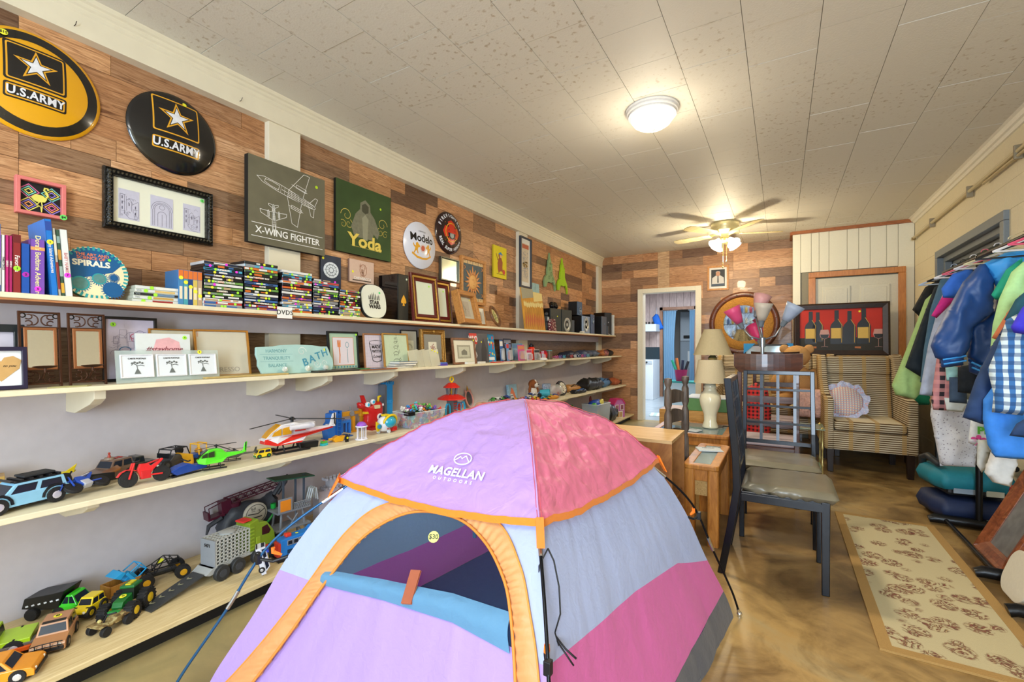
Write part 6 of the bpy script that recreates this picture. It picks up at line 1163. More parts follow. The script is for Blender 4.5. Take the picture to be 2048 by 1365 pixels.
t=thing('toy_block','tiny green and turquoise toy block with a red knob','toy',S3(.40,1.745),90);blk(t,'block',B().b2((-.018,-.014,0),(.018,.014,.014)),'30b0b8');blk(t,'upper_block',B().b2((-.016,-.012,.014),(.016,.012,.026)),'58a838');part('knob',B().sph((0,0,.028),.006,8,6),mat('d04830',.4),t)
# blue playset tower
t=thing('toy_tower','blue and black plastic tower playset with a side bridge','toy playset',S3(.26,1.93),90);blk(t,'shaft',B().prism([(-.065,0),(.02,0),(.02,.155),(-.01,.165),(-.05,.16),(-.05,.11),(-.08,.08)],-.03,.03,'xz'),'2a6cc0',bev=.003);blk(t,'back_panel',B().b2((-.045,-.034,.09),(-.015,.0,.15)),'2b2e34','dark grey panel');b=B()
for x in(-.01,.02):b.b2((x-.004,-.04,0),(x+.004,.04,.175))
for k in range(6):b.b2((-.01,-.036,.02+k*.025),(.02,-.030,.026+k*.025))
blk(t,'ladder_track',b,'2263b8');b=B();b.b2((.02,-.035,.09),(.10,.03,.105));b.b2((.09,-.035,.02),(.10,.03,.09));b.b2((.03,-.035,.03),(.038,-.028,.09));b.b2((.06,-.035,.03),(.068,-.028,.09));blk(t,'side_bridge',b,'2a70c8');blk(t,'base_plate',B().b2((-.07,-.045,0),(.11,.045,.006)),'1f58a8')
for k in range(7):blk(t,'railing_post',B().b2((.024+k*.011,-.037,.105),(.028+k*.011,-.034,.115)),'2a70c8')
t=thing('toy_crane','yellow toy crane with a grey joint, behind the blue tower','toy crane',S3(.18,2.14),90);blk(t,'post',B().b2((-.012,-.012,0),(.012,.012,.11)).b2((-.03,-.02,0),(.03,.02,.012)),'d8981c');blk(t,'jib',B().b2((-.09,-.012,.115),(-.03,.012,.145)).b2((-.01,-.010,.12),(.085,.010,.14)).b2((.06,-.014,.10),(.09,.014,.15)),'e0a028','yellow jib');part('joint',B().cyl((-.02,-.02,.13),(-.02,.02,.13),.018).cyl((-.02,0,.13),(-.02,0,.175),.006),mat('8a8c90',.4),t,'grey swivel joint',smooth=40);blk(t,'hook_block',B().b2((.065,-.01,.03),(.085,.01,.10)),'c88a18')
t=thing('toy_scoop','yellow toy digger scoop lying in front of the blue tower','toy part',S3(.37,1.86),80);b=B();b.prism([(-.035,.022),(-.02,.0),(.03,.0),(.045,.035),(.02,.03),(0,.038)],-.02,.02,'xz');b.cyl((-.055,0,.02),(-.03,0,.02),.008);blk(t,'scoop',b,'e4a41e',bev=.003)
t=thing('toy_figure','little black and yellow toy figure standing before the blue tower','toy figure',S3(.43,1.885),90);b=B();b.b2((-.012,-.005,.014),(.012,.005,.034));b.b2((-.010,-.006,.0),(-.003,.006,.014));b.b2((.003,-.006,.0),(.010,.006,.014));b.sph((0,0,.041),(.008,.007,.008),10,7);b.cyl((.014,0,.03),(.02,-.004,.045),.003);b.cyl((-.014,0,.03),(-.018,-.002,.016),.003);blk(t,'body',b,'1a1a1c');part('chest_shield',B().lathe([(.007,-.0065),(.007,-.005)],(0,0,.025),12,0,'y'),mat('e8d820',.4),t,'yellow chest shield')
# gazebo
t=thing('toy_gazebo','white round toy pavilion with a purple domed roof','toy',S3(.445,1.985),90);b=B();b.lathe([(.038,0),(.04,.004),(.036,.008),(.001,.008)],n=24);part('base',b,mat('e8e6ee',.4),t,smooth=40)
for k in range(5):a=2*PI*k/5+.3;part('column',B().lathe([(.005,.008),(.0035,.014),(.0035,.072),(.005,.078)],(.027*cos(a),.027*sin(a),0),8),mat('e8e6ee',.4),t,smooth=50)
part('roof_ring',B().lathe([(.034,.078),(.038,.082),(.036,.087),(.001,.087)],n=24),mat('e8e6ee',.4),t,smooth=40);part('dome',B().lathe([(.031*cos(a),.087+.026*sin(a))for a in[i*PI/16 for i in range(8)]]+[(.001,.113)],n=24),mat('9a58c8',.35),t,'purple dome',smooth=60)
# red submarine plane
RD=mat('c41f20',.25,coat=.3,var=.02);YP=mat('eac81c',.3,var=.02)
t=thing('toy_submarine','large red toy submarine plane with round blue eyes and a yellow periscope','toy vehicle',S3(.22,2.28),90);b=B();b.puff([(-.05,.02),(-.08,.05),(-.075,.11),(-.09,.15),(-.12,.16),(-.14,.19),(-.13,.205),(-.09,.20),(-.06,.185),(.0,.20),(.07,.195),(.085,.15),(.08,.05),(.06,.01),(0,.0)],.05,res=.016);part('body',b,RD,t,smooth=True);blk(t,'tail_fin',B().prism([(-.09,.19),(-.11,.25),(-.085,.25),(-.06,.195)],-.01,.01,'xz'),'c41f20',bev=.003)
for x,z in((-.075,.185),(-.03,.20)):e=part('porthole_eye',B().lathe([(.018,0),(.018,-.012),(.014,-.015),(.001,-.015)],(x,-.03,z),18,0,'y'),mat('eef0f4',.3),t,'white ringed blue eye',smooth=40);part('iris',B().lathe([(.011,-.016),(.001,-.018)],(x,-.03,z),14,0,'y'),mat('3ab4e0',.15),e)
w_=part('porthole',B().lathe([(.024,0),(.024,-.01),(.018,-.012),(.001,-.012)],(.02,-.045,.09),20,0,'y'),mat('e8e4e4',.3),t,smooth=40);part('glass_pane',B().lathe([(.016,-.013),(.001,-.015)],(.02,-.045,.09),16,0,'y'),mat('3a4466',.1),w_);blk(t,'hatch',B().b2((-.02,-.052,.15),(.025,-.035,.175)),'d8c89c');b=B();b.tube([(.05,0,.19),(.055,0,.225),(.075,0,.23)],.009,8);part('periscope',b,YP,t,'yellow periscope',smooth=True);blk(t,'foot',B().b2((-.09,-.03,.12),(-.05,.0,.135)),'e0b820');blk(t,'stand',B().b2((-.04,-.04,0),(.05,.03,.02)),'a81c1e')
b=B();b.prism([(.05,.165),(.062,.165),(.062,.175),(.056,.182),(.05,.175)],-.048,-.042,'xz');part('shield_badge',b,mat('e8dce0',.4),t)
t=thing('toy_submersible','round toy submersible with a turquoise bubble window and yellow rim','toy vehicle',S3(.40,2.215),90);b=B();b.sph((.01,0,.062),(.062,.045,.055),20,12);b.v=[(x,y,max(z,.012))for x,y,z in b.v];part('hull',b,mat('e4e6ee',.3),t,'white hull',smooth=True);b=B();b.sph((.026,-.014,.074),(.056,.054,.044),20,12);part('bubble_window',b,mat('2aa6c4',.05,coat=.6,var=0),t,'turquoise bubble window',smooth=True);b=B();b.tube([(.03+.056*cos(a),-.026-.016*sin(a),.072+.050*sin(a))for a in[i*PI/12 for i in range(24)]],.009,8,closed=True);part('rim',b,YP,t,'yellow window rim',smooth=True);blk(t,'top_handle',B().b2((-.01,-.02,.115),(.035,.02,.128)),'eac81c',bev=.004);blk(t,'side_fin',B().prism([(-.07,.02),(-.045,.035),(-.045,.06),(-.08,.09),(-.082,.05)],-.02,-.008,'xz'),'e0c01c','yellow side fin');part('fin_wheel',B().lathe([(.015,0),(.015,-.01),(.001,-.012)],(-.062,-.02,.055),14,0,'y'),mat('2f90b8',.3),t)
text(t,'SKCM',.014,(.0,-.049,.035),mat('b03030',.4,var=0),bold=.03);part('front_bumper',B().box((.07,-.02,.022),(.045,.03,.03)),RD,t,'red bumper',bev=.006);part('wheel',B().wheel((.02,-.025,.012),.012,.014),mat('d8dce0',.4),t);part('wheel',B().wheel((-.03,.02,.012),.012,.014),mat('d8dce0',.4),t)
def crenel(b,w_,d,z,n,s,h):   # battlements round a square
    for k in range(n):
        x=-w_/2+s/2+(w_-s)*k/(n-1);b.box((x,-d/2+.003,z+h/2),(s,.006,h));b.box((x,d/2-.003,z+h/2),(s,.006,h))
    for k in range(1,n-1):
        y=-d/2+s/2+(d-s)*k/(n-1);b.box((-w_/2+.003,y,z+h/2),(.006,s,h));b.box((w_/2-.003,y,z+h/2),(.006,s,h))
t=thing('toy_castle_tower','tall square blue and grey castle tower behind the red submarine','toy',S3(.13,2.50),90);b=B();b.b2((-.03,-.035,0),(.03,.035,.31));blk(t,'shaft',b,'2a94d8',bev=.002);b=B();b.b2((-.052,-.036,0),(-.03,.034,.305));blk(t,'side_wall',b,'6c7078','grey side wall');b=B();crenel(b,.082,.076,.31,4,.014,.014);b.box((0,0,.304),(.08,.076,.014));blk(t,'battlement',b,'2a94d8',kind='stuff');b=B()
for k in range(4):b.box((-.022+k*.015,-.037,.17),(.008,.006,.02))
b.box((0,-.037,.18),(.062,.006,.006));blk(t,'ledge',b,'3aa4e4',kind='stuff')
# bin of figures
r6=random.Random(12);FCOL=['d83a2c','e88a2c','3a8ad0','6ab04c','e8c43c','d86aa8','7a5ab8','e8e4dc','2c3038','8a5a3c','4ac0c8','c8a080'];FN=['red','orange','blue','green','yellow','pink','purple','white','black','brown','turquoise','sand coloured']
t=thing('plastic_bin','clear plastic bin brimming with small toy figures','storage bin',S3(.40,2.57),82);CLR=mat('e2e8ea',.08,alpha=.22,var=0);b=B();W0,D0,W1,D1,Hb=.15,.07,.175,.09,.115
o=[(-W0,-D0,0),(W0,-D0,0),(W0,D0,0),(-W0,D0,0),(-W1,-D1,Hb),(W1,-D1,Hb),(W1,D1,Hb),(-W1,D1,Hb)];b.add(o,[(3,2,1,0),(0,1,5,4),(1,2,6,5),(2,3,7,6),(3,0,4,7)]);b.add([(x*.985,y*.97,z+.002)for x,y,z in o],[(0,1,2,3),(4,5,1,0),(5,6,2,1),(6,7,3,2),(7,4,0,3)]);part('tub',b,CLR,t)
b=B()
for(x0,y0),(x1,y1)in(((-W1,-D1),(W1,-D1)),((W1,-D1),(W1,D1)),((W1,D1),(-W1,D1)),((-W1,D1),(-W1,-D1))):b.tube([(x0,y0,Hb),(x1,y1,Hb)],.004,6)
part('rim',b,mat('dfe6e8',.1,alpha=.55,var=0),t);blk(t,'handle',B().b2((-.178,-.04,.10),(-.12,-.096,.125)),'17181a','black handle clip')
def figb(s):
    b=B();b.sph((0,0,.034*s),(.011*s,.010*s,.011*s),8,6);b.cyl((0,0,.008*s),(0,0,.026*s),.009*s,.006*s,8);b.cyl((-.008*s,0,.022*s),(-.018*s,-.004*s,.010*s),.0035*s,n=6);b.cyl((.008*s,0,.022*s),(.018*s,-.004*s,.03*s),.0035*s,n=6);b.cyl((-.005*s,0,.012*s),(-.006*s,0,0),.004*s,n=6);b.cyl((.005*s,0,.012*s),(.008*s,0,0),.004*s,n=6);return b
stuffing=B();mats_=[mat(c,.4,var=0)for c in FCOL]
for k in range(260):
    x,y,z=r6.uniform(-.138,.138),r6.uniform(-.066,.066),r6.uniform(.012,.098);f=1+.12*z/.1;fb=figb(r6.uniform(1.1,1.7));fb.i=0
    M=Euler((r6.uniform(0,6),r6.uniform(0,6),r6.uniform(0,6))).to_matrix();stuffing.add([Vector((x*f,y*f,z))+M@Vector(v)for v in fb.v],fb.f,r6.randrange(len(FCOL)))
stuffing.v=[(max(-.145,min(.145,x)),max(-.07,min(.07,y)),max(.006,min(.115,z)))for x,y,z in stuffing.v];part('figure_pile',stuffing,mats_,t,'jumble of coloured figures inside the bin',kind='stuff')
ORD=['first','second','third','fourth','fifth','sixth','seventh','eighth','ninth','tenth']
figm={}
for k in range(40):
    c=r6.randrange(12);x,y=r6.uniform(-.14,.14),r6.uniform(-.06,.06);rt_=(r6.uniform(-80,80),r6.uniform(-80,80),r6.uniform(0,360));z=.112+.03*(1-abs(x)/.15)*r6.uniform(.3,1);a=R(82)
    if c not in figm:b=figb(1.0);me=bpy.data.meshes.new('toy_figure');me.from_pydata(b.v,[],b.f);me.materials.append(mats_[c]);me.shade_smooth();figm[c]=me
    o=bpy.data.objects.new('toy_figure',figm[c]);COL.objects.link(o);o.location=S3(.40+x*cos(a)-y*sin(a),2.57+x*sin(a)+y*cos(a),z);o.rotation_euler=[R(q)for q in rt_]
    side='left end' if x<-.07 else 'left half' if x<0 else 'right half' if x<.07 else 'right end';tag(o,'%s toy figure on top of the heap at the %s of the bin'%(FN[c],side),'toy figure','small figures heaped on the bin, %s'%(FN[c]))
# lookout tower
t=thing('toy_lookout','toy lookout station with two red roofs, blue legs and a yellow ring on top','toy playset',S3(.30,3.08),84);blk(t,'base',B().prism([(x,y)for x,y in((-.12,-.06),(.12,-.06),(.13,0),(.11,.06),(-.11,.06),(-.13,0))],0,.015,'xy'),'e8b820','yellow base');b=B()
for x in(-.09,.09,.04):b.tube([(x-.025,-.045,.01),(x-.025,-.045,.09),(x-.012,-.045,.115),(x+.012,-.045,.115),(x+.025,-.045,.09),(x+.025,-.045,.01)],.008,6)
part('leg_arch',b,mat('2aa4d8',.35),t,'turquoise arched legs',kind='stuff');blk(t,'column',B().b2((-.03,-.05,.015),(.02,.03,.15)),'6c6e74','grey column')
for k in range(5):blk(t,'stripe',B().b2((-.03,-.053,.03+k*.02),(.015,-.05,.038+k*.02)),'c43030')
part('lower_roof',B().lathe([(.125,.148),(.12,.156),(.07,.182),(.045,.188),(.001,.188)],n=12),mat('cc2820',.3,var=0),t,'red lower roof'); 
for k in range(6):a=2*PI*k/6;part('cage_post',B().cyl((.04*cos(a),.04*sin(a),.188),(.048*cos(a),.048*sin(a),.245),.006),mat('6a6c72',.4),t)
part('upper_roof',B().lathe([(.072,.245),(.070,.252),(.03,.285),(.001,.287)],n=8),mat('cc2820',.3,var=0),t,'red upper roof');b=B();b.tube([(.02*cos(a),0,.315+.02*sin(a))for a in[i*PI/8 for i in range(16)]],.007,8,closed=True);b.cyl((0,0,.285),(0,0,.297),.008);part('top_ring',b,YP,t,'yellow ring',smooth=True);b=B();b.cyl((0,0,.19),(0,0,.24),.006);b.tube([(-.015,0,.21),(0,0,.198),(.015,0,.21)],.004,6);part('anchor',b,mat('c89a20',.4),t);part('slide_drum',B().lathe([(.035,-.02),(.035,.02),(.001,.02)],(.05,-.03,.085),18,0,'y'),mat('a83838',.3),t)
# unicorn mirror
t=thing('hand_mirror','pink framed oval toy mirror with a gold horn','mirror',S3(.11,3.62),90,rx=-14);b=B();ringp(b,circ(0,.09,.062,30,.085),.012,-.01);b2=B();b2.tube([(.056*cos(a),-.006,.09+.079*sin(a))for a in[i*PI/14 for i in range(28)]],.008,8,closed=True);part('frame',b2,mat('dd9c94',.4),t,smooth=True);b=B();b.add([(x,-.003,z)for x,z in circ(0,.09,.052,28,.075)],[tuple(range(28))]);part('mirror_glass',b,mat('7c88a0',.08,.8,var=0),t);part('horn',B().cyl((0,-.005,.172),(.004,-.005,.225),.010,.001),mat('c8962c',.3,.4),t,'gold horn')
for s in(-1,1):part('ear',B().cyl((s*.035,-.004,.155),(s*.045,-.004,.185),.012,.002),mat('dd9c94',.4),t)
part('foot',B().b2((-.03,-.02,0),(.03,.03,.008)),mat('dd9c94',.4),t)
# doll in bag
SKN=mat('d29a74',.45,var=.04)
t=thing('doll','bald plastic doll lying in a clear bag beside the lookout station','doll',S3(.36,3.46),95);b=B();b.sph((-.06,0,.05),(.04,.045,.045),16,10);b.sph((.03,0,.045),(.055,.045,.04),16,10);b.tube([(.0,-.03,.05),(.03,-.06,.04),(.07,-.055,.03)],[.016,.014,.010],8);b.tube([(.07,-.02,.04),(.11,-.03,.05),(.10,-.06,.03)],[.022,.018,.012],8);b.tube([(.07,.02,.04),(.12,.02,.045)],[.022,.016],8);b.sph((-.085,-.035,.055),(.006,.008,.008),6,5);part('body',b,SKN,t,smooth=True);b=B();b.puff([(-.13,-.08),(-.14,.07),(-.02,.09),(.13,.08),(.17,.0),(.13,-.08)],.055,'xy',.03,y=.055,fold=.02,fs_=30);b.v=[(x,y,max(.001,z))for x,y,z in b.v];part('bag',b,mat('e8ecee',.1,alpha=.16,var=0),t,'crinkled clear bag',smooth=True)
# heap of toy cars
CCOL=['d02c2c','e8a020','2c50a8','e8e4e0','2a2c30','4a9c44','e8d030','8a8c94','c86a28','3aa0c0'];CN=['red','orange','blue','white','black','green','yellow','silver','rust orange','turquoise']
protos=[]
for k in range(10):protos.append(car('toy_car','x','toy car',(0,0,0),0,.07,.032,.026,.008,CCOL[k],['suv','sport','pickup','van'][k%4],low=True))
r5=random.Random(31);used=set();cells=[]
for k in range(112):
    y=r5.uniform(3.72,4.92);x=r5.uniform(.16,.46)if y<4.55 else r5.uniform(.25,.46);lay=r5.choice([0,0,1,1,2]);c=k%10
    if any(abs(x-a)<.034 and abs(y-d)<.034 and lay==l for a,d,l in cells):continue
    cells.append((x,y,lay));pt='far' if y>4.5 else 'middle' if y>4.1 else 'near';pt2='back' if x<.31 else 'front';lb_='%s toy car, %s layer of the heap, %s part, toward the %s'%(CN[c],['bottom','second','top'][lay],pt,pt2)
    g='toy car heap: %s %s %s %s'%(CN[c],lay,pt,pt2)
    if c not in used:o=protos[c];used.add(c);o.location=S3(x,y,.001+lay*.026);o['label']=lb_;o['group']=g
    else:o=copy_tree(protos[c],S3(x,y,.001+lay*.026),None,lb_,g)
    o.rotation_euler=(R(r5.uniform(-14,14))if lay else 0,R(r5.uniform(-12,12))if lay else 0,r5.uniform(0,6.28))
# plush dog and neighbours
t=thing('picture_box','upright pale blue puzzle box with an orange figure, behind the car heap','box',S3(.13,4.42),90,rx=-6);part('box',B().b2((-.09,0,0),(.09,.03,.18)),mat('9cc4dc',.4,var=.3,bs=40),t,bev=.001);b=B();flat(b,[(-.05,.02),(-.06,.09),(-.03,.15),(.0,.13),(.03,.08),(.06,.02)],-.0006);part('print',b,mat('e0805c',.5),t)
t=thing('plush_dog','floppy brown and white plush dog sitting behind the car heap','soft toy',S3(.17,4.78),84);FW=mat('ece4da',.9,bump=.5,bs=180);FB=mat('96562c',.9,bump=.5,bs=180,var=.15);b=B();b.sph((0,0,.07),(.065,.06,.075),14,10);b.sph((-.05,-.06,.03),(.035,.05,.03),12,8);b.sph((.05,-.06,.03),(.035,.05,.03),12,8);part('body',b,FW,t,smooth=True);b=B();b.sph((0,-.015,.165),(.062,.055,.055),16,10);part('head',b,FB,t,smooth=True);b=B();b.sph((0,-.06,.155),(.034,.03,.03),12,8);b.sph((0,-.045,.19),(.014,.02,.03),8,6);part('muzzle',b,FW,t,'white muzzle',smooth=True);part('nose',B().sph((0,-.09,.165),(.011,.008,.008),8,6),INK,t)
for s in(-1,1):b=B();b.puff([(s*.04,.20),(s*.085,.18),(s*.105,.10),(s*.09,.04),(s*.06,.06),(s*.05,.14)][::s],.014,res=.015,y=-.02);part('ear',b,FB,t,smooth=True);part('eye',B().sph((s*.025,-.066,.178),.006,8,6),INK,t)
def softbag(label,x,y,rz,w_,d,h,m,cat='purse',name='handbag',strap=None,seed=0,lean=0):
    t=thing(name,label,cat,S3(x,y),rz,rx=lean);b=B();b.puff([(-w_/2,-d/2),(-w_*.52,d*.3),(-w_*.2,d/2),(w_*.3,d*.48),(w_/2,d*.2),(w_*.48,-d*.45),(0,-d*.55)],h/2,'xy',.03,y=h*.45,fold=h*.3,fs_=16,seed=seed);b.v=[(p,q,max(.0005,r_))for p,q,r_ in b.v];part('body',b,m,t,smooth=True)
    if strap:b=B();b.tube([(-w_*.3,-d*.3,h*.6),(-w_*.15,-d*.5,h*1.0),(w_*.15,-d*.5,h*.95),(w_*.3,-d*.3,h*.5)],.006,6);part('handle',b,mat(strap,.5),t,smooth=True)
    return t
t=thing('cushion_pouch','small upright blue and white flowered pouch behind the heap','pouch',S3(.16,5.22),90,rx=-8);b=B();b.puff([(-.10,0),(-.11,.12),(-.10,.15),(.11,.14),(.12,.01)],.03,res=.025,y=0);part('pouch',b,spots('8fa4c8',['e4e8f0','6a80b4','c8d0e4'],90,.4),t,smooth=True)
t=thing('baseball_cap','white and pink cap beside the flowered pouch','cap',S3(.17,5.40),70);b=B();b.lathe([(.10,0),(.10,.03),(.09,.07),(.06,.10),(.001,.115)],n=24);part('crown',b,mat('e0b8b0',.8,bump=.2),t,smooth=True);b=B();b.prism([(.0,-.09),(.09,-.11),(.16,-.06),(.16,.06),(.09,.11),(0,.09)],.0,.008,'xy');part('brim',b,mat('d8d0c8',.8),t)
t=thing('hair_hoop','black and white banded round case leaning on the clear bag','case',S3(.37,5.24),80,rx=-20);part('case',B().lathe([(.09,-.02),(.095,0),(.09,.02),(.001,.022)],(0,0,.095),28,0,'y'),mat('25272a',.4),t,smooth=40);part('face',B().lathe([(.07,-.026),(.001,-.027)],(0,0,.095),24,0,'y'),spots('d8d4c4',['8a5a4a','d8c8a0','4a4a40'],50,.4),t)
t=thing('gift_bag','clear white plastic bag holding a pink and grey case','bag',S3(.38,5.02),86);b=B();b.puff([(-.13,0),(-.15,.10),(-.06,.15),(.06,.155),(.13,.12),(.15,.02)],.06,res=.03,y=.02,fold=.02,fs_=20);part('bag',b,mat('e8eae8',.12,alpha=.4,var=0),t,smooth=True);part('inner_case',B().sph((.0,-.0,.06),(.09,.04,.05),16,10),mat('9a6a70',.4),t,smooth=True)
t=thing('toy_cup','turquoise tumbler lying on the car heap','cup',S3(.34,4.66,.078),20);part('cup',B().lathe([(.035,0),(.045,.11),(.041,.11),(.032,.004)],(0,0,0),20,0,'x'),mat('46b0c4',.35),t,smooth=50)
softbag('rolled orange cloth pouch at the near side of the clear bag',.43,4.80,60,.16,.08,.05,mat('d8943c',.7,var=.1),'pouch','cloth_pouch')
softbag('tan leather handbag with black straps on the third shelf',.22,5.80,85,.40,.18,.10,mat('c08a4a',.5,var=.1),strap='1e1c1a',seed=2);softbag('flat black clutch with a blue edge in front of the tan handbag',.41,5.62,82,.30,.12,.06,mat('1d1f24',.4),strap='3a6ab0',seed=3);softbag('large rumpled black leather bag toward the far end',.33,6.25,85,.55,.26,.17,mat('1c1d1f',.45,var=.2),strap='26262a',seed=4);softbag('blue denim bag behind the black leather bag',.30,6.75,88,.36,.24,.14,mat('4a78a8',.6,var=.15),strap='2c4a78',seed=5);softbag('dark brown crumpled pouch near the corner',.28,7.06,90,.2,.2,.12,mat('2e2622',.5),seed=7);softbag('rust orange leather pouch at the very end of the third shelf',.33,7.32,88,.26,.2,.11,mat('b4603c',.5,var=.1),seed=6)
# ------------------------------------------------------------------ lowest shelf toys
def S4(x,y,dz=0):return(x,y,.1005+dz)
YG='a8d020'
car('toy_pickup','lime green toy pickup with silver rimmed wheels at the left end of the lowest shelf','toy truck',S4(.30,.44),-115,.24,.11,.10,.03,YG,'pickup',sk=None)
car('toy_pickup','orange yellow toy off-roader cut off at the bottom left corner','toy car',S4(.50,.43),60,.20,.10,.075,.022,'e8981c','suv',hub='d8d8dc')
t=thing('toy_flatbed','orange toy flatbed with a grey deck behind the orange yellow off-roader','toy truck',S4(.37,.50),70);blk(t,'frame',B().b2((-.07,-.03,.02),(.07,.03,.035)).b2((-.07,-.03,.02),(-.055,.03,.07)),'e8601c');blk(t,'deck',B().b2((-.04,-.022,.035),(.065,.022,.045)),'6a6660')
for x in(-.05,.05):
    for s in(-1,1):part('wheel',B().wheel((x,s*.034,.014),.014,.014),TY,t)
t=car('toy_humvee','tan square toy off-roader with black bull bar and a yellow price dot on its roof','toy truck',S4(.40,.59),-28,.165,.095,.085,.02,'b8845a','humvee',hub='8a7a68',sk=(-.035,.0,.012));part('roof_hatch',B().b2((-.005,-.032,.0845),(.012,.032,.0862)),INK,t);b=B()
for z in(.032,.045):b.tube([(.088,-.042,z),(.092,-.02,z+.004),(.092,.02,z+.004),(.088,.042,z)],.0018,5)
for y in(-.03,-.01,.01,.03):b.tube([(.091,y,.026),(.091,y,.049)],.0015,5)
part('bull_bar',b,BK,t)
t=car('toy_dump_truck','black and bright green toy dump truck against the wall','toy truck',S4(.20,.71),38,.12,.085,.085,.022,'3ccc28','sport',hub='2a2c2a',sk=None,topw=.8);blk(t,'dump_bed',B().prism([(-.17,.045),(-.04,.035),(-.03,.075),(-.015,.11),(-.06,.10),(-.16,.085)],-.045,.045,'xz'),'141514','black tipping bed')
for k in range(6):blk(t,'white_dash',B().box((-.15+k*.022,-.0458,.055+k*.004),(.010,.0015,.006),r=(0,-20,0)),'d8dce0',bev=0)
for s in(-1,1):part('wheel',B().wheel((-.13,s*.045,.024),.024,.022,18),TY,t)
t=car('toy_monster_truck','yellow toy monster off-roader beside the green dump truck','toy truck',S4(.29,.72,.012),-55,.10,.058,.072,.022,'e8d01c','suv',hub='c8b020',wd=.022,sk=None);b=B()
for x in(-.03,.03):b.tube([(x,-.03,.012),(x,.03,.012)],.004,6)
part('axle',b,BK,t)
t=thing('toy_quad_bike','camouflage brown toy quad bike near the shelf edge','toy vehicle',S4(.47,.73),-70);m_=spots('8a7448',['5a4428','a89868','6a5434','b4a878'],60,.5,.5);part('body',B().prism([(-.055,.035),(-.05,.05),(-.01,.045),(.01,.038),(.055,.045),(.06,.035),(.03,.022),(-.03,.022)],-.022,.022,'xz'),m_,t,bev=.003);part('fender',B().b2((-.06,-.034,.040),(-.03,.034,.046)),m_,t,bev=.002);part('fender',B().b2((.03,-.034,.038),(.062,.034,.043)),m_,t,bev=.002);b=B();b.tube([(.0,-.028,.068),(.012,0,.062),(.0,.028,.068)],.003,6);b.tube([(.012,0,.062),(.025,0,.04)],.003,6);part('handlebar',b,BK,t);part('rider_stub',B().sph((.04,0,.053),.007,8,6),mat('c8bc78',.5),t)
for x in(-.042,.042):
    for s in(-1,1):part('wheel',B().wheel((x,s*.032,.018),.018,.017),TY,t)
t=thing('toy_trailer','wood brown toy trailer carrying the sky blue digger','toy truck',S4(.20,.85),-80);part('box',B().b2((-.065,-.035,.018),(.055,.035,.026)).b2((-.065,-.036,.026),(.055,-.032,.066)).b2((-.065,.032,.026),(.055,.036,.066)).b2((.051,-.036,.026),(.055,.036,.066)),wood('8a5a1c','b8823a',(30,8,8)),t,bev=.001);sticker(t,(-.03,-.037,.045),YEL,.012,s='2'); 
for s in(-1,1):part('wheel',B().wheel((-.03,s*.042,.018),.018,.014),TY,t)
t=thing('toy_digger','sky blue toy skid loader tipped up on the brown trailer','toy vehicle',S4(.20,.86,.0275),-80,ry=-55);b=B();SB='2aa0dc';blk(t,'cab',B().b2((-.02,-.022,.02),(.035,.022,.06)),SB);b.tube([(.0,-.024,.055),(.0,-.024,.10),(.04,-.024,.10),(.045,-.024,.05)],.003,6);b.tube([(.0,.024,.055),(.0,.024,.10),(.04,.024,.10),(.045,.024,.05)],.003,6);b.tube([(.04,-.024,.10),(.04,.024,.10)],.003,6);b.tube([(.0,-.024,.10),(.0,.024,.10)],.003,6);part('roll_cage',b,mat(SB,.35),t);blk(t,'lift_arm',B().box((.02,-.032,.04),(.08,.006,.012)).box((.02,.032,.04),(.08,.006,.012)),SB,kind='stuff');blk(t,'bucket',B().prism([(.06,.01),(.085,.0),(.08,.035),(.065,.04)],-.035,.035,'xz'),SB)
t=thing('toy_tractor','dark green toy tractor with huge black tyres and yellow hubs','toy tractor',S4(.39,.815),-52,rx=3);GT='1f6c30';blk(t,'hood',B().prism([(.0,.045),(.0,.082),(.055,.072),(.065,.055),(.06,.04)],-.020,.020,'xz'),GT,bev=.003);blk(t,'cab',B().prism([(-.045,.04),(-.04,.10),(-.005,.10),(.0,.05)],-.022,.022,'xz'),'16241a');blk(t,'roof',B().b2((-.052,-.028,.098),(.002,.028,.110)),GT,bev=.004);blk(t,'front_weight',B().box((.078,0,.038),(.018,.045,.022)),'2f9a48')
for k in range(3):blk(t,'roof_lamp',B().box((-.04+k*.015,.0,.112),(.010,.02,.005)),'d8c828',bev=0)
sticker(t,(.025,0,.0805),YEL,.012,rot=(0,8,0),s='5')
for x,r in((-.035,.038),(.05,.032)):
    for s in(-1,1):
        w_=part('wheel',B().wheel((x,s*.048,r),r,.034,22),TY,t);part('hub',B().lathe([(.001,-.019),(r*.5,-.017),(r*.5,.017),(.001,.019)],(x,s*.048,r),14,0,'y'),mat('d8b820',.3),w_);b=B()
        for k in range(16):a=2*PI*k/16;b.box((x+r*1.0*cos(a),s*.048,r+r*1.0*sin(a)),(.006,.032,.006),r=(0,-math.degrees(a),0))
        part('tread',b,TY,w_,kind='stuff')
t=thing('toy_buggy','black tube-cage toy rock crawler with big tyres and yellow wheel centres','toy vehicle',S4(.20,1.01),-100,sc=1.12);b=B()
for s in(-1,1):
    for P_ in([(-.07,.045),(-.06,.075),(-.01,.092),(.03,.07),(.07,.055),(.07,.04),(-.07,.04)],[(-.06,.075),(-.06,.04)],[(-.03,.088),(-.03,.04),(-.01,.092)],[(.0,.088),(.03,.04)],[(.03,.07),(.03,.04),(.05,.06)],[(-.065,.06),(.03,.062)]):b.tube([(x,s*.024,z)for x,z in P_],.0022,5)
for x,z in((-.06,.075),(-.03,.086),(-.01,.092),(.03,.07),(.07,.055),(.07,.04),(-.07,.04)):b.tube([(x,-.024,z),(x,.024,z)],.0022,5)
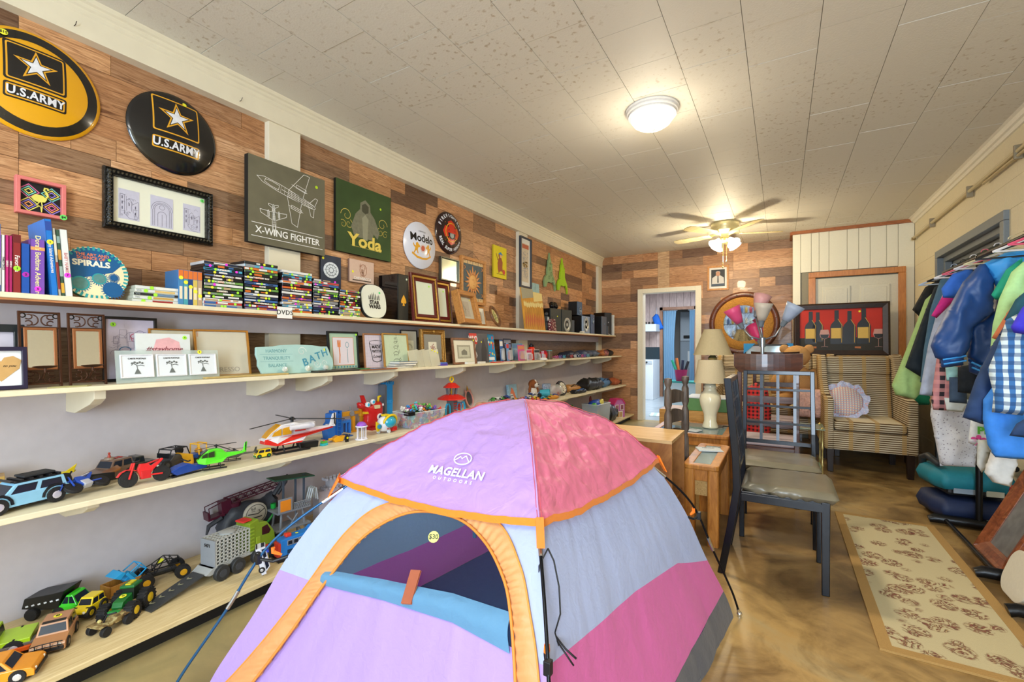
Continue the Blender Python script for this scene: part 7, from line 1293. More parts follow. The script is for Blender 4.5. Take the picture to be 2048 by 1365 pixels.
part('cage',b,BK,t);blk(t,'chassis',B().box((0,0,.034),(.10,.03,.014)),'232420');sticker(t,(-.0,-.027,.07),YEL,.012,s='25')
for x in(-.062,.062):
    for s in(-1,1):w_=part('wheel',B().wheel((x,s*.045,.028),.028,.03,20),TY,t);part('hub',B().lathe([(.001,-.017),(.013,-.016),(.013,.016),(.001,.017)],(x,s*.045,.028),12,0,'y'),mat('d09a20',.3),w_)
# cage transporter
t=thing('toy_cage_truck','long grey toy transporter with a mesh cage, olive green cab and lowered ramp','toy truck',S4(.375,1.27),98);GY='8f949a';b=B();b.b2((-.17,-.05,.055),(.15,.05,.07));b.prism([(-.20,.05),(-.17,.07),(-.13,.07),(-.10,.055),(-.18,.04)],-.052,.052,'xz');blk(t,'bed',b,'a4a8a8',bev=.002)
b=B();n=9
for s in(-1,1):
    for k in range(n+1):x=-.15+.17*k/n;b.box((x,s*.048,.13),(.006,.004,.12))
    for k in range(8):b.box((-.065,s*.048,.075+.115*k/7),(.17,.004,.005))
for k in range(n+1):b.box((-.15+.17*k/n,0,.19),(.006,.096,.004))
for k in range(6):b.box((-.065,-.045+.018*k,.19),(.17,.004,.004))
part('cage_mesh',b,mat('b9bcb8',.4),t,'light grey cage lattice',kind='stuff');blk(t,'tail_gate',B().b2((-.158,-.05,.07),(-.15,.05,.192)),GY);text(t,'5471',.02,(-.1595,0,.165),INK,(90,0,-90),bold=.03);part('roof_ring',B().lathe([(.035,.192),(.035,.198),(.02,.203),(.001,.203)],(-.06,0,0),16),mat('a4a8a8',.4),t,smooth=40)
OL='7a9426';blk(t,'cab',B().prism([(.02,.06),(.02,.21),(.07,.22),(.075,.20),(.12,.19),(.155,.14),(.165,.12),(.17,.07)],-.05,.05,'xz'),OL,'olive green cab',bev=.004)
for k in range(7):blk(t,'ladder_rung',B().b2((.022,-.054,.075+k*.018),(.045,-.050,.081+k*.018)),'8aa430',bev=0)
part('side_window',B().prism([(.09,.13),(.09,.17),(.12,.175),(.14,.14),(.13,.125)],-.0515,-.0505,'xz'),mat('3a1414',.3),t);blk(t,'roof_hatch',B().b2((.0,-.03,.215),(.05,.03,.225)),'c83028','red roof hatch',bev=.004);blk(t,'side_panel',B().b2((.055,-.053,.09),(.08,-.05,.13)),'8aa430')
for x in(-.13,-.05,.06,.125):
    for s in(-1,1):
        if x==.06 and s>0:continue
        w_=part('wheel',B().wheel((x,s*.058,.036),.036,.026,22),mat('2c2e30',.6),t);part('hub',B().lathe([(.001,-.014),(.018,-.014),(.02,-.010),(.02,.010),(.001,.014)],(x,s*.058,.036),14,0,'y'),mat('3c4048',.4),w_)
b=B();b.add([(-.20,-.04,.055),(-.20,.04,.055),(-.42,.03,.006),(-.42,-.045,.006),(-.20,-.04,.048),(-.20,.04,.048),(-.42,.03,.0),(-.42,-.045,.0)],[(0,1,2,3),(7,6,5,4),(0,4,5,1),(1,5,6,2),(2,6,7,3),(3,7,4,0)]);part('ramp',b,mat('3a3d40',.5),t,'dark grey lowered ramp');b=B()
for k in range(5):x=-.24-k*.038;z=.0475*(1-(-.2-x)/.22)+.012;b.prism([(x,-.012),(x-.012,0),(x,.012),(x+.006,.012),(x-.004,0),(x+.006,-.012)],z,z+.0012,'xy')
part('ramp_arrow',b,mat('8c8a70',.5),t,kind='stuff')
t=car('toy_ambulance','small white toy rescue van with red and blue roof lights, standing on its nose','toy car',S4(.555,1.255,.075),60,.13,.07,.05,.014,'d8dae4','van',hub='c8c8cc',sk=(.0,.012,.012),ry=78);blk(t,'light_bar',B().b2((-.05,-.03,.05),(-.03,-.01,.06)),'3048b8');blk(t,'light_bar',B().b2((-.05,.01,.05),(-.03,.03,.06)),'d02c2c','red roof light')
t=thing('toy_tram','blue and red plastic toy tram with silver window frames on a black track','toy vehicle',S4(.50,1.50),80);blk(t,'body',B().prism([(-.09,.02),(-.09,.105),(.06,.115),(.075,.13),(.10,.13),(.105,.02)],-.03,.03,'xz'),'2478c8',bev=.003);blk(t,'end_door',B().b2((-.102,-.028,.015),(-.09,.028,.09)),'d8402c','red end door');blk(t,'side_door',B().b2((-.01,-.034,.02),(.045,-.03,.065)),'d8402c','red side door')
for k in range(5):w_=part('side_window',B().b2((-.06+k*.030,-.0345,.072),(-.034+k*.030,-.030,.098)),mat('b8bcc0',.3,.6),t,'silver framed window');part('glass_pane',B().b2((-.057+k*.030,-.0355,.076),(-.037+k*.030,-.0345,.094)),GLB,w_)
blk(t,'roof_knob',B().b2((-.06,-.015,.107),(-.03,.015,.125)),'d8402c',bev=.005);blk(t,'lower_window',B().b2((-.06,-.0335,.03),(-.03,-.03,.05)),'16324c');blk(t,'track',B().b2((-.11,-.045,0),(.13,.045,.012)),'1a1b1c')
for x in(-.06,.0,.07):part('wheel',B().wheel((x,-.032,.016),.010,.008),TY,t)
sticker(t,(-.0,-.005,.1135),YEL,.008,rot=(0,0,0))
# dinosaur rock playset
t=thing('toy_rock','dark grey toy rock cavern with a round bone-coloured emblem and green pipes','toy playset',S4(.17,1.44),84);DG=mat('37393f',.55,bump=.3,bs=30);b=B();b.puff([(-.16,0),(-.17,.10),(-.15,.20),(-.10,.24),(-.02,.25),(.06,.24),(.12,.27),(.15,.22),(.17,.12),(.18,0),(.08,0),(.06,.10),(-.04,.10),(-.06,0)],.06,res=.022,fold=.02,fs_=22,R_=.05);part('rock',b,DG,t,smooth=55);b=B()
for P_ in([(.12,.25),(.16,.30),(.155,.34)],[(.14,.25),(.19,.31),(.20,.35)],[(-.15,.20),(-.21,.17),(-.22,.13)],[(-.14,.05),(-.17,.12),(-.16,.14)],[(-.18,.0),(-.20,.08),(-.19,.11)]):b.tube([(x,-.02,z)for x,z in P_],[.014,.012,.005],8)
part('spike',b,DG,t,kind='stuff');part('emblem_disc',B().lathe([(.062,-.06),(.062,-.07),(.056,-.074),(.001,-.074)],(0,0,.185),28,0,'y'),mat('b4aa98',.5,var=.1),t,'bone coloured disc',smooth=40);b=B();ringp(b,circ(0,.185,.052,24),.003,-.0745);stroke(b,[(-.04,.19),(.01,.185),(.045,.205)],.005,-.0745);stroke(b,[(-.03,.165),(.03,.168)],.006,-.0745);sketch(b,-.03,.195,.03,.225,-.0745,3,8,.002);part('emblem_marks',b,INK,t,kind='stuff');b=B();b.tube([(-.07,-.08,.075),(-.07,-.08,.12),(-.02,-.085,.10),(.06,-.085,.13),(.09,-.08,.16),(.09,-.08,.20)],.007,6);b.cyl((-.07,-.08,.11),(-.07,-.08,.14),.016);b.cyl((.09,-.08,.195),(.09,-.08,.22),.014);part('green_pipe',b,mat('1f9a3c',.3),t,'green pipes')
t=thing('toy_crane_boom','maroon lattice toy crane boom lying across the grey rock','toy crane',(.16,1.42,.365),86,ry=-7);MRN=mat('4c1628',.4);b=B()
for y in(-.018,.018):
    for z in(.0,.034):b.tube([(-.10,y,z),(.20,y,z)],.0035,5)
    for k in range(6):x=-.08+k*.045;b.tube([(x,y,0),(x+.022,y,.034),(x+.045,y,0)],.003,5)
part('lattice',b,MRN,t);blk(t,'cabin',B().b2((-.20,-.03,-.045),(-.12,.03,-.032)).b2((-.13,-.025,-.04),(-.08,.025,.03)).b2((-.20,-.03,-.035),(-.19,.03,.0)),'4c1628');b=B();b.tube([(-.19,-.025,-.03),(-.19,-.025,.02),(-.12,-.02,.03)],.003,5);b.tube([(-.19,.025,-.03),(-.19,.025,.02),(-.12,.02,.03)],.003,5);part('rail',b,MRN,t);part('turntable',B().cyl((-.06,0,-.055),(-.06,0,.0),.028,.035),MRN,t,smooth=40)
# watch tower
t=thing('toy_watchtower','grey plastic toy watchtower with an orange panel and a dark green roof','toy playset',S4(.31,1.58),84);b=B()
for x in(-.06,.06):
    for y in(-.04,.04):b.tube([(x*1.3,y*1.2,0),(x,y,.18)],.007,5)
    b.tube([(x*1.2,-.045,.03),(-x*.5,-.045,.16)],.004,5)
part('leg_frame',b,mat('777c84',.45),t,kind='stuff');GYM='7c8188';blk(t,'lower_deck',B().b2((-.10,-.06,.085),(.10,.06,.095)),GYM);blk(t,'upper_deck',B().b2((-.09,-.06,.18),(.10,.06,.19)),GYM);blk(t,'panel_frame',B().b2((-.088,-.064,.185),(-.01,-.058,.265)),GYM);blk(t,'orange_panel',B().b2((-.078,-.067,.195),(-.02,-.063,.255)),'dc8420','orange panel');b=B()
for k in range(9):b.tube([(.0+k*.011,-.06,.19),(.011+k*.011,-.06,.225)],.0018,4);b.tube([(.011+k*.011,-.06,.19),(k*.011,-.06,.225)],.0018,4)
b.tube([(0,-.06,.226),(.105,-.06,.226)],.003,5);part('railing',b,mat(GYM,.45),t,kind='stuff')
for x in(-.03,.04,.09):part('roof_post',B().box((x,.0,.275),(.008,.012,.17)),mat('4a5460',.4),t)
blk(t,'roof',B().prism([(-.10,.365),(.13,.345),(.13,.352),(-.10,.372)],-.05,.05,'xz'),'2a5a44','dark green roof');b=B()
for k in range(4):b.tube([(.11+.0*k,-.03+.02*k,.20),(.13,-.03+.02*k,.27),(.15,-.03+.02*k,.27),(.16,-.03+.02*k,.20)],.005,5)
part('slide_rib',b,mat('a8b0b4',.4),t,kind='stuff')
# castle
t=thing('toy_castle','light grey toy castle with red tower tops and yellow arches','toy playset',S4(.24,1.93),84);b=B();b.b2((-.11,-.03,0),(.03,.04,.20));crenel(b,.14,.07,.20,6,.014,.014);b.v=b.v[:];part('wall',b,mat('b8b6c0',.45),t);b=B();b.b2((-.02,.0,.20),(.11,.05,.255));crenel(b,.12,.05,.255,5,.014,.016);part('upper_wall',b,mat('c4c4cc',.45),t); 
for x,y in((-.02,-.085),(.07,-.07)):part('round_tower',B().lathe([(.038,0),(.036,.09),(.042,.10),(.042,.115),(.001,.115)],(x,y,0),16),mat('8e8ea0',.5,bump=.3),t,smooth=40);b=B();[b.box((x+.036*cos(a),y+.036*sin(a),.128),(.016,.016,.026),r=(0,0,math.degrees(a)))for a in[i*PI/3.5 for i in range(7)]];b.lathe([(.044,.112),(.044,.12),(.001,.12)],(x,y,0),16);part('tower_top',b,mat('d82c20',.4),t,'red battlements');part('doorway',B().prism([(x-.012,0),(x+.012,0),(x+.012,.03),(x,.042),(x-.012,.03)],y-.039,y-.034,'xz'),INK,t)
for k in range(4):blk(t,'red_rail',B().box((-.02+k*.03,-.045,.165+.008*(k%2)),(.03,.02,.018)),'d82c20')
b=B()
for c_ in(-.0,.075):
    for k in range(5):x=c_-.03+k*.015;h=.03*math.sqrt(max(0,1-((x-c_)/.036)**2));b.tube([(x,-.10,.13),(x,-.10,.13+h)],.0025,4)
    b.tube([(c_-.034*cos(a),-.10,.13+.032*sin(a))for a in[i*PI/8 for i in range(9)]],.003,4)
part('yellow_arch',b,mat('e0a428',.4),t,'yellow grille arches',kind='stuff')
t=thing('toy_barn','maroon toy barn with a grey hip roof and a white gable cross','toy building',S4(.50,1.715),70);blk(t,'walls',B().b2((-.055,-.04,0),(-.045,.04,.065)).b2((-.055,.035,0),(.055,.04,.065)).b2((.045,-.04,0),(.055,.04,.065)).b2((-.055,-.04,.055),(.055,-.035,.065)),'6a1c20');blk(t,'roof',B().prism([(-.065,.062),(-.05,.09),(0,.112),(.05,.09),(.065,.062)],-.048,.048,'xz'),'6f787c','grey roof',bev=.002);blk(t,'gable',B().prism([(-.035,.07),(-.028,.09),(0,.10),(.028,.09),(.035,.07)],-.052,-.048,'xz'),'7a2024');b=B();stroke(b,[(-.018,.074),(-.018,.088),(0,.095),(.018,.088),(.018,.074),(-.018,.074),(.018,.088)],.003,-.0525);stroke(b,[(-.018,.088),(.018,.074)],.003,-.0525);part('gable_cross',b,WH,t)
# pony, arch, dolls, bins at the far end
t=thing('toy_pony','bright pink toy pony beyond the castle','toy animal',S4(.26,2.12),100);b=B();b.sph((0,0,.075),(.045,.025,.03),12,8);b.tube([(.03,0,.08),(.045,0,.12),(.05,0,.15)],[.020,.016,.018],8);b.sph((.062,0,.155),(.026,.016,.016),10,7)
for x in(-.03,.03):
    for s in(-1,1):b.tube([(x,s*.014,.06),(x,s*.014,.0)],[.011,.009],6)
part('body',b,mat('e0487c',.4),t,smooth=True);b=B();b.tube([(-.04,0,.09),(-.07,0,.08),(-.08,0,.03)],[.012,.016,.008],6);b.tube([(.035,0,.17),(.02,0,.14),(.015,0,.11)],[.010,.014,.008],6);part('mane_and_tail',b,mat('c8386c',.6),t)
t=thing('toy_basket','woven toy basket hoop filled with purple and pink ponies','basket',S4(.28,2.35),90);b=B();b.tube([(.09*cos(a),0,.10+.15*sin(a))for a in[i*PI/14 for i in range(15)]],.008,6);b.lathe([(.09,0),(.11,.10),(.102,.10),(.085,.005)],n=24);part('basket',b,mat('a8804c',.7,bump=.5),t)
for k,(c,lb_)in enumerate((('8a5ac0','purple'),('d85a8c','rose'),('e07a4c','coral'),('6a7ad0','violet blue'))):b=B();x,y=-.05+.035*k,-.02+.02*(k%2);q=thing('plush_pony','%s small soft pony in the woven toy basket'%lb_,'soft toy',(.28+y,2.35+x,.19),90);b.sph((0,0,.03),(.03,.025,.03),10,7);b.sph((.01,-.01,.07),(.024,.02,.02),10,7);b.sph((.0,.0,.095),(.008,.006,.014),6,5);part('body',b,mat(c,.7),q,smooth=True)
t=thing('toy_box','pale pink toy box seen past the left side of the tent','box',S4(.18,2.78),90);part('box',B().b2((-.17,-.1,0),(.17,.1,.25)),mat('d898a8',.5),t,bev=.003);part('label_patch',B().b2((-.15,-.102,.02),(.0,-.1,.2)),mat('c87a8c',.5),t)
t=thing('toy_dinosaur','small green toy dinosaur on the far lowest shelf','toy animal',S4(.25,5.75,.20),100);b=B();b.sph((0,0,.05),(.06,.03,.035),12,8);b.sph((.06,0,.09),(.03,.02,.02),10,7);b.tube([(.03,0,.06),(.055,0,.09)],.018,8);b.tube([(-.04,0,.05),(-.11,0,.03)],[.02,.005],8);[b.tube([(x,s*.02,.03),(x,s*.02,0)],.012,6)for x in(-.03,.03)for s in(-1,1)];part('body',b,mat('3a9a3c',.5),t,smooth=True)
t=thing('toy_chest','grey storage box under the green dinosaur','box',S4(.22,5.75),90);part('box',B().b2((-.15,-.10,0),(.15,.10,.2)),mat('8a8a90',.5),t,bev=.004);part('lid',B().b2((-.155,-.105,.185),(.155,.105,.199)),mat('7a7a80',.5),t,bev=.002)
t=thing('toy_horn','blue plastic horn lying against the clear far bin','toy',S4(.50,5.83,.03),95);part('horn',B().lathe([(.02,-.12),(.03,0),(.055,.10),(.05,.10),(.018,-.12)],(0,0,.045),16,0,'x'),mat('2a90b8',.35),t,smooth=50)
t=thing('plastic_bin','tall clear storage bin with blue and orange toys at the far end','storage bin',S4(.45,6.20),84);W0,D0,Hb=.19,.11,.30;o=[(-W0,-D0,0),(W0,-D0,0),(W0,D0,0),(-W0,D0,0),(-W0*1.1,-D0*1.1,Hb),(W0*1.1,-D0*1.1,Hb),(W0*1.1,D0*1.1,Hb),(-W0*1.1,D0*1.1,Hb)];b=B();b.add(o,[(3,2,1,0),(0,1,5,4),(1,2,6,5),(2,3,7,6),(3,0,4,7)]);part('tub',b,mat('d4e0ea',.15,alpha=.5,var=0),t);b=B();[b.tube([o[p_],o[q_]],.006,6)for p_,q_ in((4,5),(5,6),(6,7),(7,4))];part('rim',b,mat('dfe8ee',.2,alpha=.7,var=0),t)
for lb_,x,y,z,c,r in(('royal blue upturned toy helmet in the far clear bin',0,.02,.27,'2048b0',(.14,.09,.08)),('orange toy block in the far clear bin',.11,.0,.27,'e07a3c',(.05,.05,.06)),('green toy crab in the far clear bin',-.14,-.02,.28,'4aa830',(.05,.04,.04)),('yellow and white toy peeking out of the far clear bin',.05,-.06,.31,'e0d468',(.05,.03,.05)),('dark red toy arm at the back of the far clear bin',-.02,.08,.34,'7a1c1c',(.02,.02,.06))):q=thing('bin_toy',lb_,'toy',S4(.45-y,6.20+x,z-.0),84);b=B();b.sph((0,0,0),r,12,8);b.sph((r[0]*.6,0,r[2]*.5),tuple(v*.5 for v in r),8,6);part('body',b,mat(c,.4),q,smooth=True)
softbag('black rubbish-bag bundle between the clear bin and the doll house',.48,6.62,86,.30,.24,.24,mat('17181a',.3,bump=.3),'bag','plastic_sack',seed=9).location.z=.101
t=thing('doll_house','pink and lilac doll house with white windows at the end of the lowest shelf','doll house',S4(.52,6.98),64);part('body',B().prism([(-.12,0),(-.12,.22),(-.06,.29),(.06,.29),(.12,.22),(.12,0)],-.03,.10,'xz'),mat('c878c0',.4),t,bev=.003);part('roof',B().prism([(-.13,.215),(-.065,.295),(.065,.295),(.13,.215),(.12,.205),(.055,.28),(-.055,.28),(-.12,.205)],-.04,.105,'xz'),mat('d83c7c',.4),t,'deep pink roof')
for x,z in((-.055,.16),(.055,.16)):w_=part('window',B().b2((x-.035,-.036,z-.045),(x+.035,-.03,z+.045)),WH,t,bev=.002);part('pane',B().b2((x-.026,-.037,z-.036),(x-.003,-.036,z+.036)).b2((x+.003,-.037,z-.036),(x+.026,-.036,z+.036)),mat('8a2c50',.3),w_)
part('door',B().b2((-.07,-.036,.0),(.07,-.03,.10)),WH,t,bev=.002);part('door_panel',B().b2((-.055,-.038,.01),(-.005,-.036,.09)).b2((.005,-.038,.01),(.055,-.036,.09)),mat('c8a070',.5),t)
# ------------------------------------------------------------------ ceiling light and fan
t=thing('ceiling_light','round white flush ceiling lamp, lit, near the middle of the ceiling','ceiling lamp',(2.0,3.0,2.74));part('base',B().lathe([(.001,0),(.165,0),(.168,-.012),(.158,-.02),(.16,-.03),(.148,-.036),(.15,-.045),(.138,-.05)],n=48),mat('eceae6',.35),t,smooth=40)
part('glass_bowl',B().lathe([(.136,-.045),(.132,-.065),(.115,-.09),(.085,-.11),(.05,-.122),(.02,-.128),(.001,-.128)],n=40),mat('fff2d4',.4,var=0,emit=2.2),t,smooth=True);part('finial',B().lathe([(.018,-.126),(.02,-.131),(.008,-.138),(.012,-.145),(.001,-.15)],n=16),mat('e4e2dc',.3),t,smooth=True)
light('ceiling_light_bulb','AREA',(2.0,3.0,2.585),26,(1,.88,.68),.26);light('ceiling_light_glow','POINT',(2.0,3.0,2.42),9,(1,.88,.68),.12); 
t=thing('ceiling_fan','cream and brass ceiling fan with four lit tulip shades and wooden blades','ceiling fan',(2.12,6.2,2.74));BR=mat('c9b878',.25,.7);part('housing',B().lathe([(.001,0),(.155,0),(.16,-.01),(.16,-.06),(.15,-.075),(.15,-.10),(.13,-.12),(.09,-.135),(.05,-.16),(.05,-.18),(.001,-.18)],n=40),mat('d9cfa0',.3,.3),t,smooth=35)
BLW=wood('c8b070','e8dcae',(30,5,5),.35,.05)
for k in range(5):
    a=R(20+72*k);b=B();b.prism([(.18,-.055),(.55,-.07),(.64,-.06),(.66,0),(.64,.06),(.55,.07),(.18,.055)],-.004,.004,'xy');bl=part('blade',b,BLW,t,loc=(0,0,-.135),rot=(9,0,math.degrees(a)),bev=.002);part('blade_arm',B().prism([(.07,-.012),(.2,-.03),(.22,0),(.2,.03),(.07,.012)],.004,.008,'xy'),BR,bl)
part('light_hub',B().lathe([(.05,-.18),(.07,-.20),(.06,-.225),(.02,-.24),(.001,-.24)],n=24),BR,t,smooth=40)
for k in range(4):
    a=R(45+90*k);b=B();d=Vector((cos(a),sin(a),0));b.tube([d*.05+Vector((0,0,-.21)),d*.085+Vector((0,0,-.215))],.012,8);part('lamp_arm',b,BR,t);b=B();b.lathe([(.022,0),(.03,-.02),(.045,-.06),(.075,-.095),(.078,-.10),(.07,-.095),(.001,-.07)],n=20);M=Matrix.Rotation(.75,4,Vector((-sin(a),cos(a),0)));b.v=[tuple(M.inverted()@Vector(v)+d*.085+Vector((0,0,-.21)))for v in b.v];part('lamp_shade',b,mat('fff4dc',.4,var=0,emit=5),t,'lit frosted tulip shade',smooth=True)
for x,l in((.02,.24),(-.02,.31)):b=B();b.cyl((x,-.02,-.24),(x,-.02,-.24-l),.0015,n=5);b.sph((x,-.02,-.24-l),(.008,.008,.014),8,6);part('pull_chain',b,BR,t)
light('fan_light_bulb','POINT',(2.12,6.2,2.30),40,(1,.84,.56),.07)
# photograph on the back wall
t=thing('framed_picture','oak framed photograph of a smiling man in white shirt and tie','picture',(1.895,7.545,2.065));frame(t,.298,.372,.028,.02,OAK);panel(t,.25,.325,-.008,mat('e4e2dc',.3,var=0),.025,name='mount');b=B();y_=-.0088;flat(b,[(-.095,.06),(.095,.06),(.095,.315),(-.095,.315)],y_,0);flat(b,[(-.085,.10),(-.08,.19),(-.03,.225),(.03,.225),(.08,.19),(.085,.10)],y_-.0008,1);flat(b,circ(0,.25,.03,16,.038),y_-.0012,2);flat(b,circ(0,.27,.031,16,.022),y_-.0011,3);flat(b,[(-.006,.22),(.006,.22),(.01,.12),(0,.105),(-.01,.12)],y_-.0018,0);flat(b,[(-.09,.065),(.09,.065),(.09,.10),(-.09,.10)],y_-.0016,4);part('print',b,[mat('26282e',.5),mat('d8d4d0',.6),mat('c89478',.6),mat('c8c4c0',.6),mat('3c4c60',.5)],t,'man in white shirt and dark tie')
# ------------------------------------------------------------------ furniture
def ob(name,label,cat,x,y,rz=0,**k):return thing(name,label,cat,(x,y,0.0005),rz,**k)
OKC=wood('7c4a20','b67c40',(5,30,5),.4,.12);OKT=wood('b98f58','d8b681',(4,30,30),.45,.1);OKL=wood('94561e','cf8c40',(25,25,4),.35,.12);CH=wood('2c1108','5e3420',(4,20,20),.3,.08,coat=.3)
t=ob('bookcase','low oak cabinet open on its right side, just behind the tent','cabinet',1.93,2.70);W_,D_,H_=.58,.37,.70
part('top_panel',B().b2((-W_/2,-D_/2,H_-.018),(W_/2,D_/2,H_)),OKT,t,bev=.001);part('bottom_panel',B().b2((-W_/2,-D_/2,.05),(W_/2,D_/2,.068)),OKC,t)
for s in(-1,1):part('side_panel',B().b2((-W_/2,s*D_/2-(.018 if s>0 else 0),0),(W_/2,s*D_/2+(.018 if s<0 else 0),H_-.018)),OKC,t,bev=.001)
part('back_panel',B().b2((-W_/2,-D_/2,0),(-W_/2+.01,D_/2,H_-.02)),OKC,t);part('shelf',B().b2((-W_/2+.01,-D_/2+.018,.34),(W_/2-.01,D_/2-.018,.358)),OKC,t)
# ladder back chair
WG=wood('3a2f2a','75675c',(20,20,3),.5,.2);t=ob('ladder_back_chair','weathered grey wooden ladder-back chair with turned posts behind the oak cabinet','chair',2.145,3.05,-11)
pr=[(.020,0),(.018,.05),(.022,.20),(.024,.40),(.016,.43),(.024,.46),(.022,.60),(.014,.63),(.025,.66),(.023,.78),(.013,.81),(.023,.84),(.022,.93),(.013,.95),(.020,.965),(.024,.985),(.022,1.005),(.001,1.01)]
for y in(-.14,.14):part('back_post',B().lathe(pr,(0,y,0),14),WG,t,smooth=50)
for z in(.50,.62,.745,.87):b=B();n=8;b.add([(-.012-.02*sin(PI*k/n)+o_,-.125+.25*k/n,z+h*(.035+.025*sin(PI*k/n)if h>0 else .03))for o_ in(0,.012)for h in(-1,1)for k in range(n+1)],[(q*(n+1)+k,q*(n+1)+k+1,r_*(n+1)+k+1,r_*(n+1)+k)for q,r_ in((0,1),(3,2),(1,3),(2,0))for k in range(n)]);part('slat',b,WG,t,bev=.002)
part('seat',B().b2((-.36,-.15,.43),(-.01,.15,.455)),mat('a88a58',.8,bump=.4),t,bev=.005)
for y in(-.13,.13):part('leg',B().lathe([(.018,0),(.022,.2),(.016,.3),(.022,.45),(.001,.46)],(-.34,y,0),12),WG,t,smooth=50)
# glass topped tables
def gtable(label,x,y,w_,d_,h_):
    t=ob('end_table',label,'table',x,y);fr=.055;b=B();o=rrect(-w_/2,-d_/2,w_/2,d_/2,.03,3);i=rrect(-w_/2+fr,-d_/2+fr,w_/2-fr,d_/2-fr,.005,3);n=len(o)
    b.add([(p[0],p[1],h_-.03)for p in o]+[(p[0],p[1],h_)for p in o]+[(p[0],p[1],h_)for p in i]+[(p[0],p[1],h_-.03)for p in i],[(q*n+k,q*n+(k+1)%n,((q+1)%4)*n+(k+1)%n,((q+1)%4)*n+k)for q in range(4)for k in range(n)]);part('top_frame',b,OKL,t,bev=.006)
    part('glass_top',B().b2((-w_/2+fr-.004,-d_/2+fr-.004,h_-.01),(w_/2-fr+.004,d_/2-fr+.004,h_-.004)),mat('8fa6ae',.04,alpha=.75,var=0),t)
    for sy in(-1,1):part('apron',B().b2((-w_/2+.04,sy*(d_/2-.03)-.01,h_-.10),(w_/2-.04,sy*(d_/2-.03)+.01,h_-.03)),OKL,t,bev=.004);part('cane_panel',B().b2((-w_/2+.05,sy*(d_/2-.035)-.004,h_-.19),(w_/2-.05,sy*(d_/2-.035)+.004,h_-.10)),spots('b08c54',['8a6a38','c4a068'],120,.3),t)
    for sx in(-1,1):part('side_apron',B().b2((sx*(w_/2-.025)-.01,-d_/2+.04,h_-.10),(sx*(w_/2-.025)+.01,d_/2-.04,h_-.03)),OKL,t,bev=.004)
    for sx in(-1,1):
        for sy in(-1,1):b=B();cx,cy=sx*(w_/2-.035),sy*(d_/2-.04);b.prism(rrect(cx-.032,cy-.035,cx+.032,cy+.035,.014,3),0,h_-.03,'xy');part('leg',b,OKL,t)
    return t
gtable('oak glass-topped end table closest to the black metal chairs',2.30,3.30,.205,.70,.485);gtable('oak glass-topped end table carrying the cream table lamp',2.05,4.33,.62,.66,.485)
for lb,x,y,rz in(('folded newspaper on the glass top of the nearer end table',2.29,3.42,20),('folded newspaper on the glass top beside the cream lamp',2.05,4.15,-15)):t=thing('newspaper',lb,'newspaper',(x,y,.4865),rz);part('paper',B().b2((-.08,-.06,0),(.08,.06,.004)).b2((-.078,-.055,.004),(.07,.06,.007)),mat('c8d0d4',.8,var=.1,bs=80),t);text(t,'HERALD',.022,(0,.03,.0072),INK,(0,0,0),bold=.02)
t=thing('table_lamp','cream ceramic table lamp with a drum shade on the glass-topped end table','table lamp',(2.177,4.38,.486));part('vase_body',B().lathe([(.001,0),(.066,0),(.068,.012),(.052,.06),(.055,.12),(.082,.20),(.09,.25),(.082,.29),(.055,.325),(.048,.35),(.056,.36),(.046,.375),(.046,.40),(.001,.402)],n=36),mat('e6dfc0',.12,coat=.6,var=0),t,smooth=True);SHD=mat('c6b796',.8,bump=.3,bs=200);part('lamp_shade',B().lathe([(.135,.40),(.098,.60),(.095,.60),(.132,.40)],n=40),SHD,t,smooth=50);b=B();b.tube([(.06,.02,.005),(.10,.05,.004),(.09,.10,.004),(.14,.12,.004)],.003,6);part('cord',b,BK,t)
t=thing('table_lamp','taller brass lamp with a wide beige bell shade behind the cream lamp','table lamp',(2.12,5.02,.702));part('stem',B().lathe([(.07,0),(.07,.02),(.02,.04),(.014,.30),(.04,.36),(.045,.39),(.02,.42),(.008,.47),(.001,.47)],n=24),BR,t,smooth=40);part('lamp_shade',B().lathe([(.185,.42),(.13,.50),(.10,.58),(.085,.68),(.082,.68),(.182,.42)],n=40),mat('c4b48c',.8),t,smooth=50)
t=ob('side_cabinet','plain tan wooden cabinet with a dark base beside the doorway','cabinet',1.99,5.05);part('body',B().b2((-.36,-.2,.06),(.40,.2,.56)),wood('a8752f','d3a04e',(5,5,30),.45),t,bev=.003);part('plinth',B().b2((-.35,-.19,0),(.39,.19,.06)),CH,t)
t=thing('storage_trunk','green painted box with a white lid on the tan cabinet','box',(2.12,5.04,.561));part('body',B().b2((-.22,-.16,0),(.25,.16,.125)),mat('5a8a4c',.5),t,bev=.003);part('lid',B().b2((-.225,-.165,.125),(.255,.165,.14)),mat('d8dce0',.4),t,bev=.003)
t=thing('blanket','red and black checked blanket in a heap by the green box','blanket',(2.51,4.97,.0),0);b=B();b.puff([(-.09,.0),(-.11,.5),(-.09,.80),(.0,.86),(.10,.80),(.13,.6),(.12,.3),(.14,.0)],.10,res=.03,fold=.03,fs_=14);part('cloth',b,checker(['c42024','24181a','e03c38'],9),t,smooth=True)
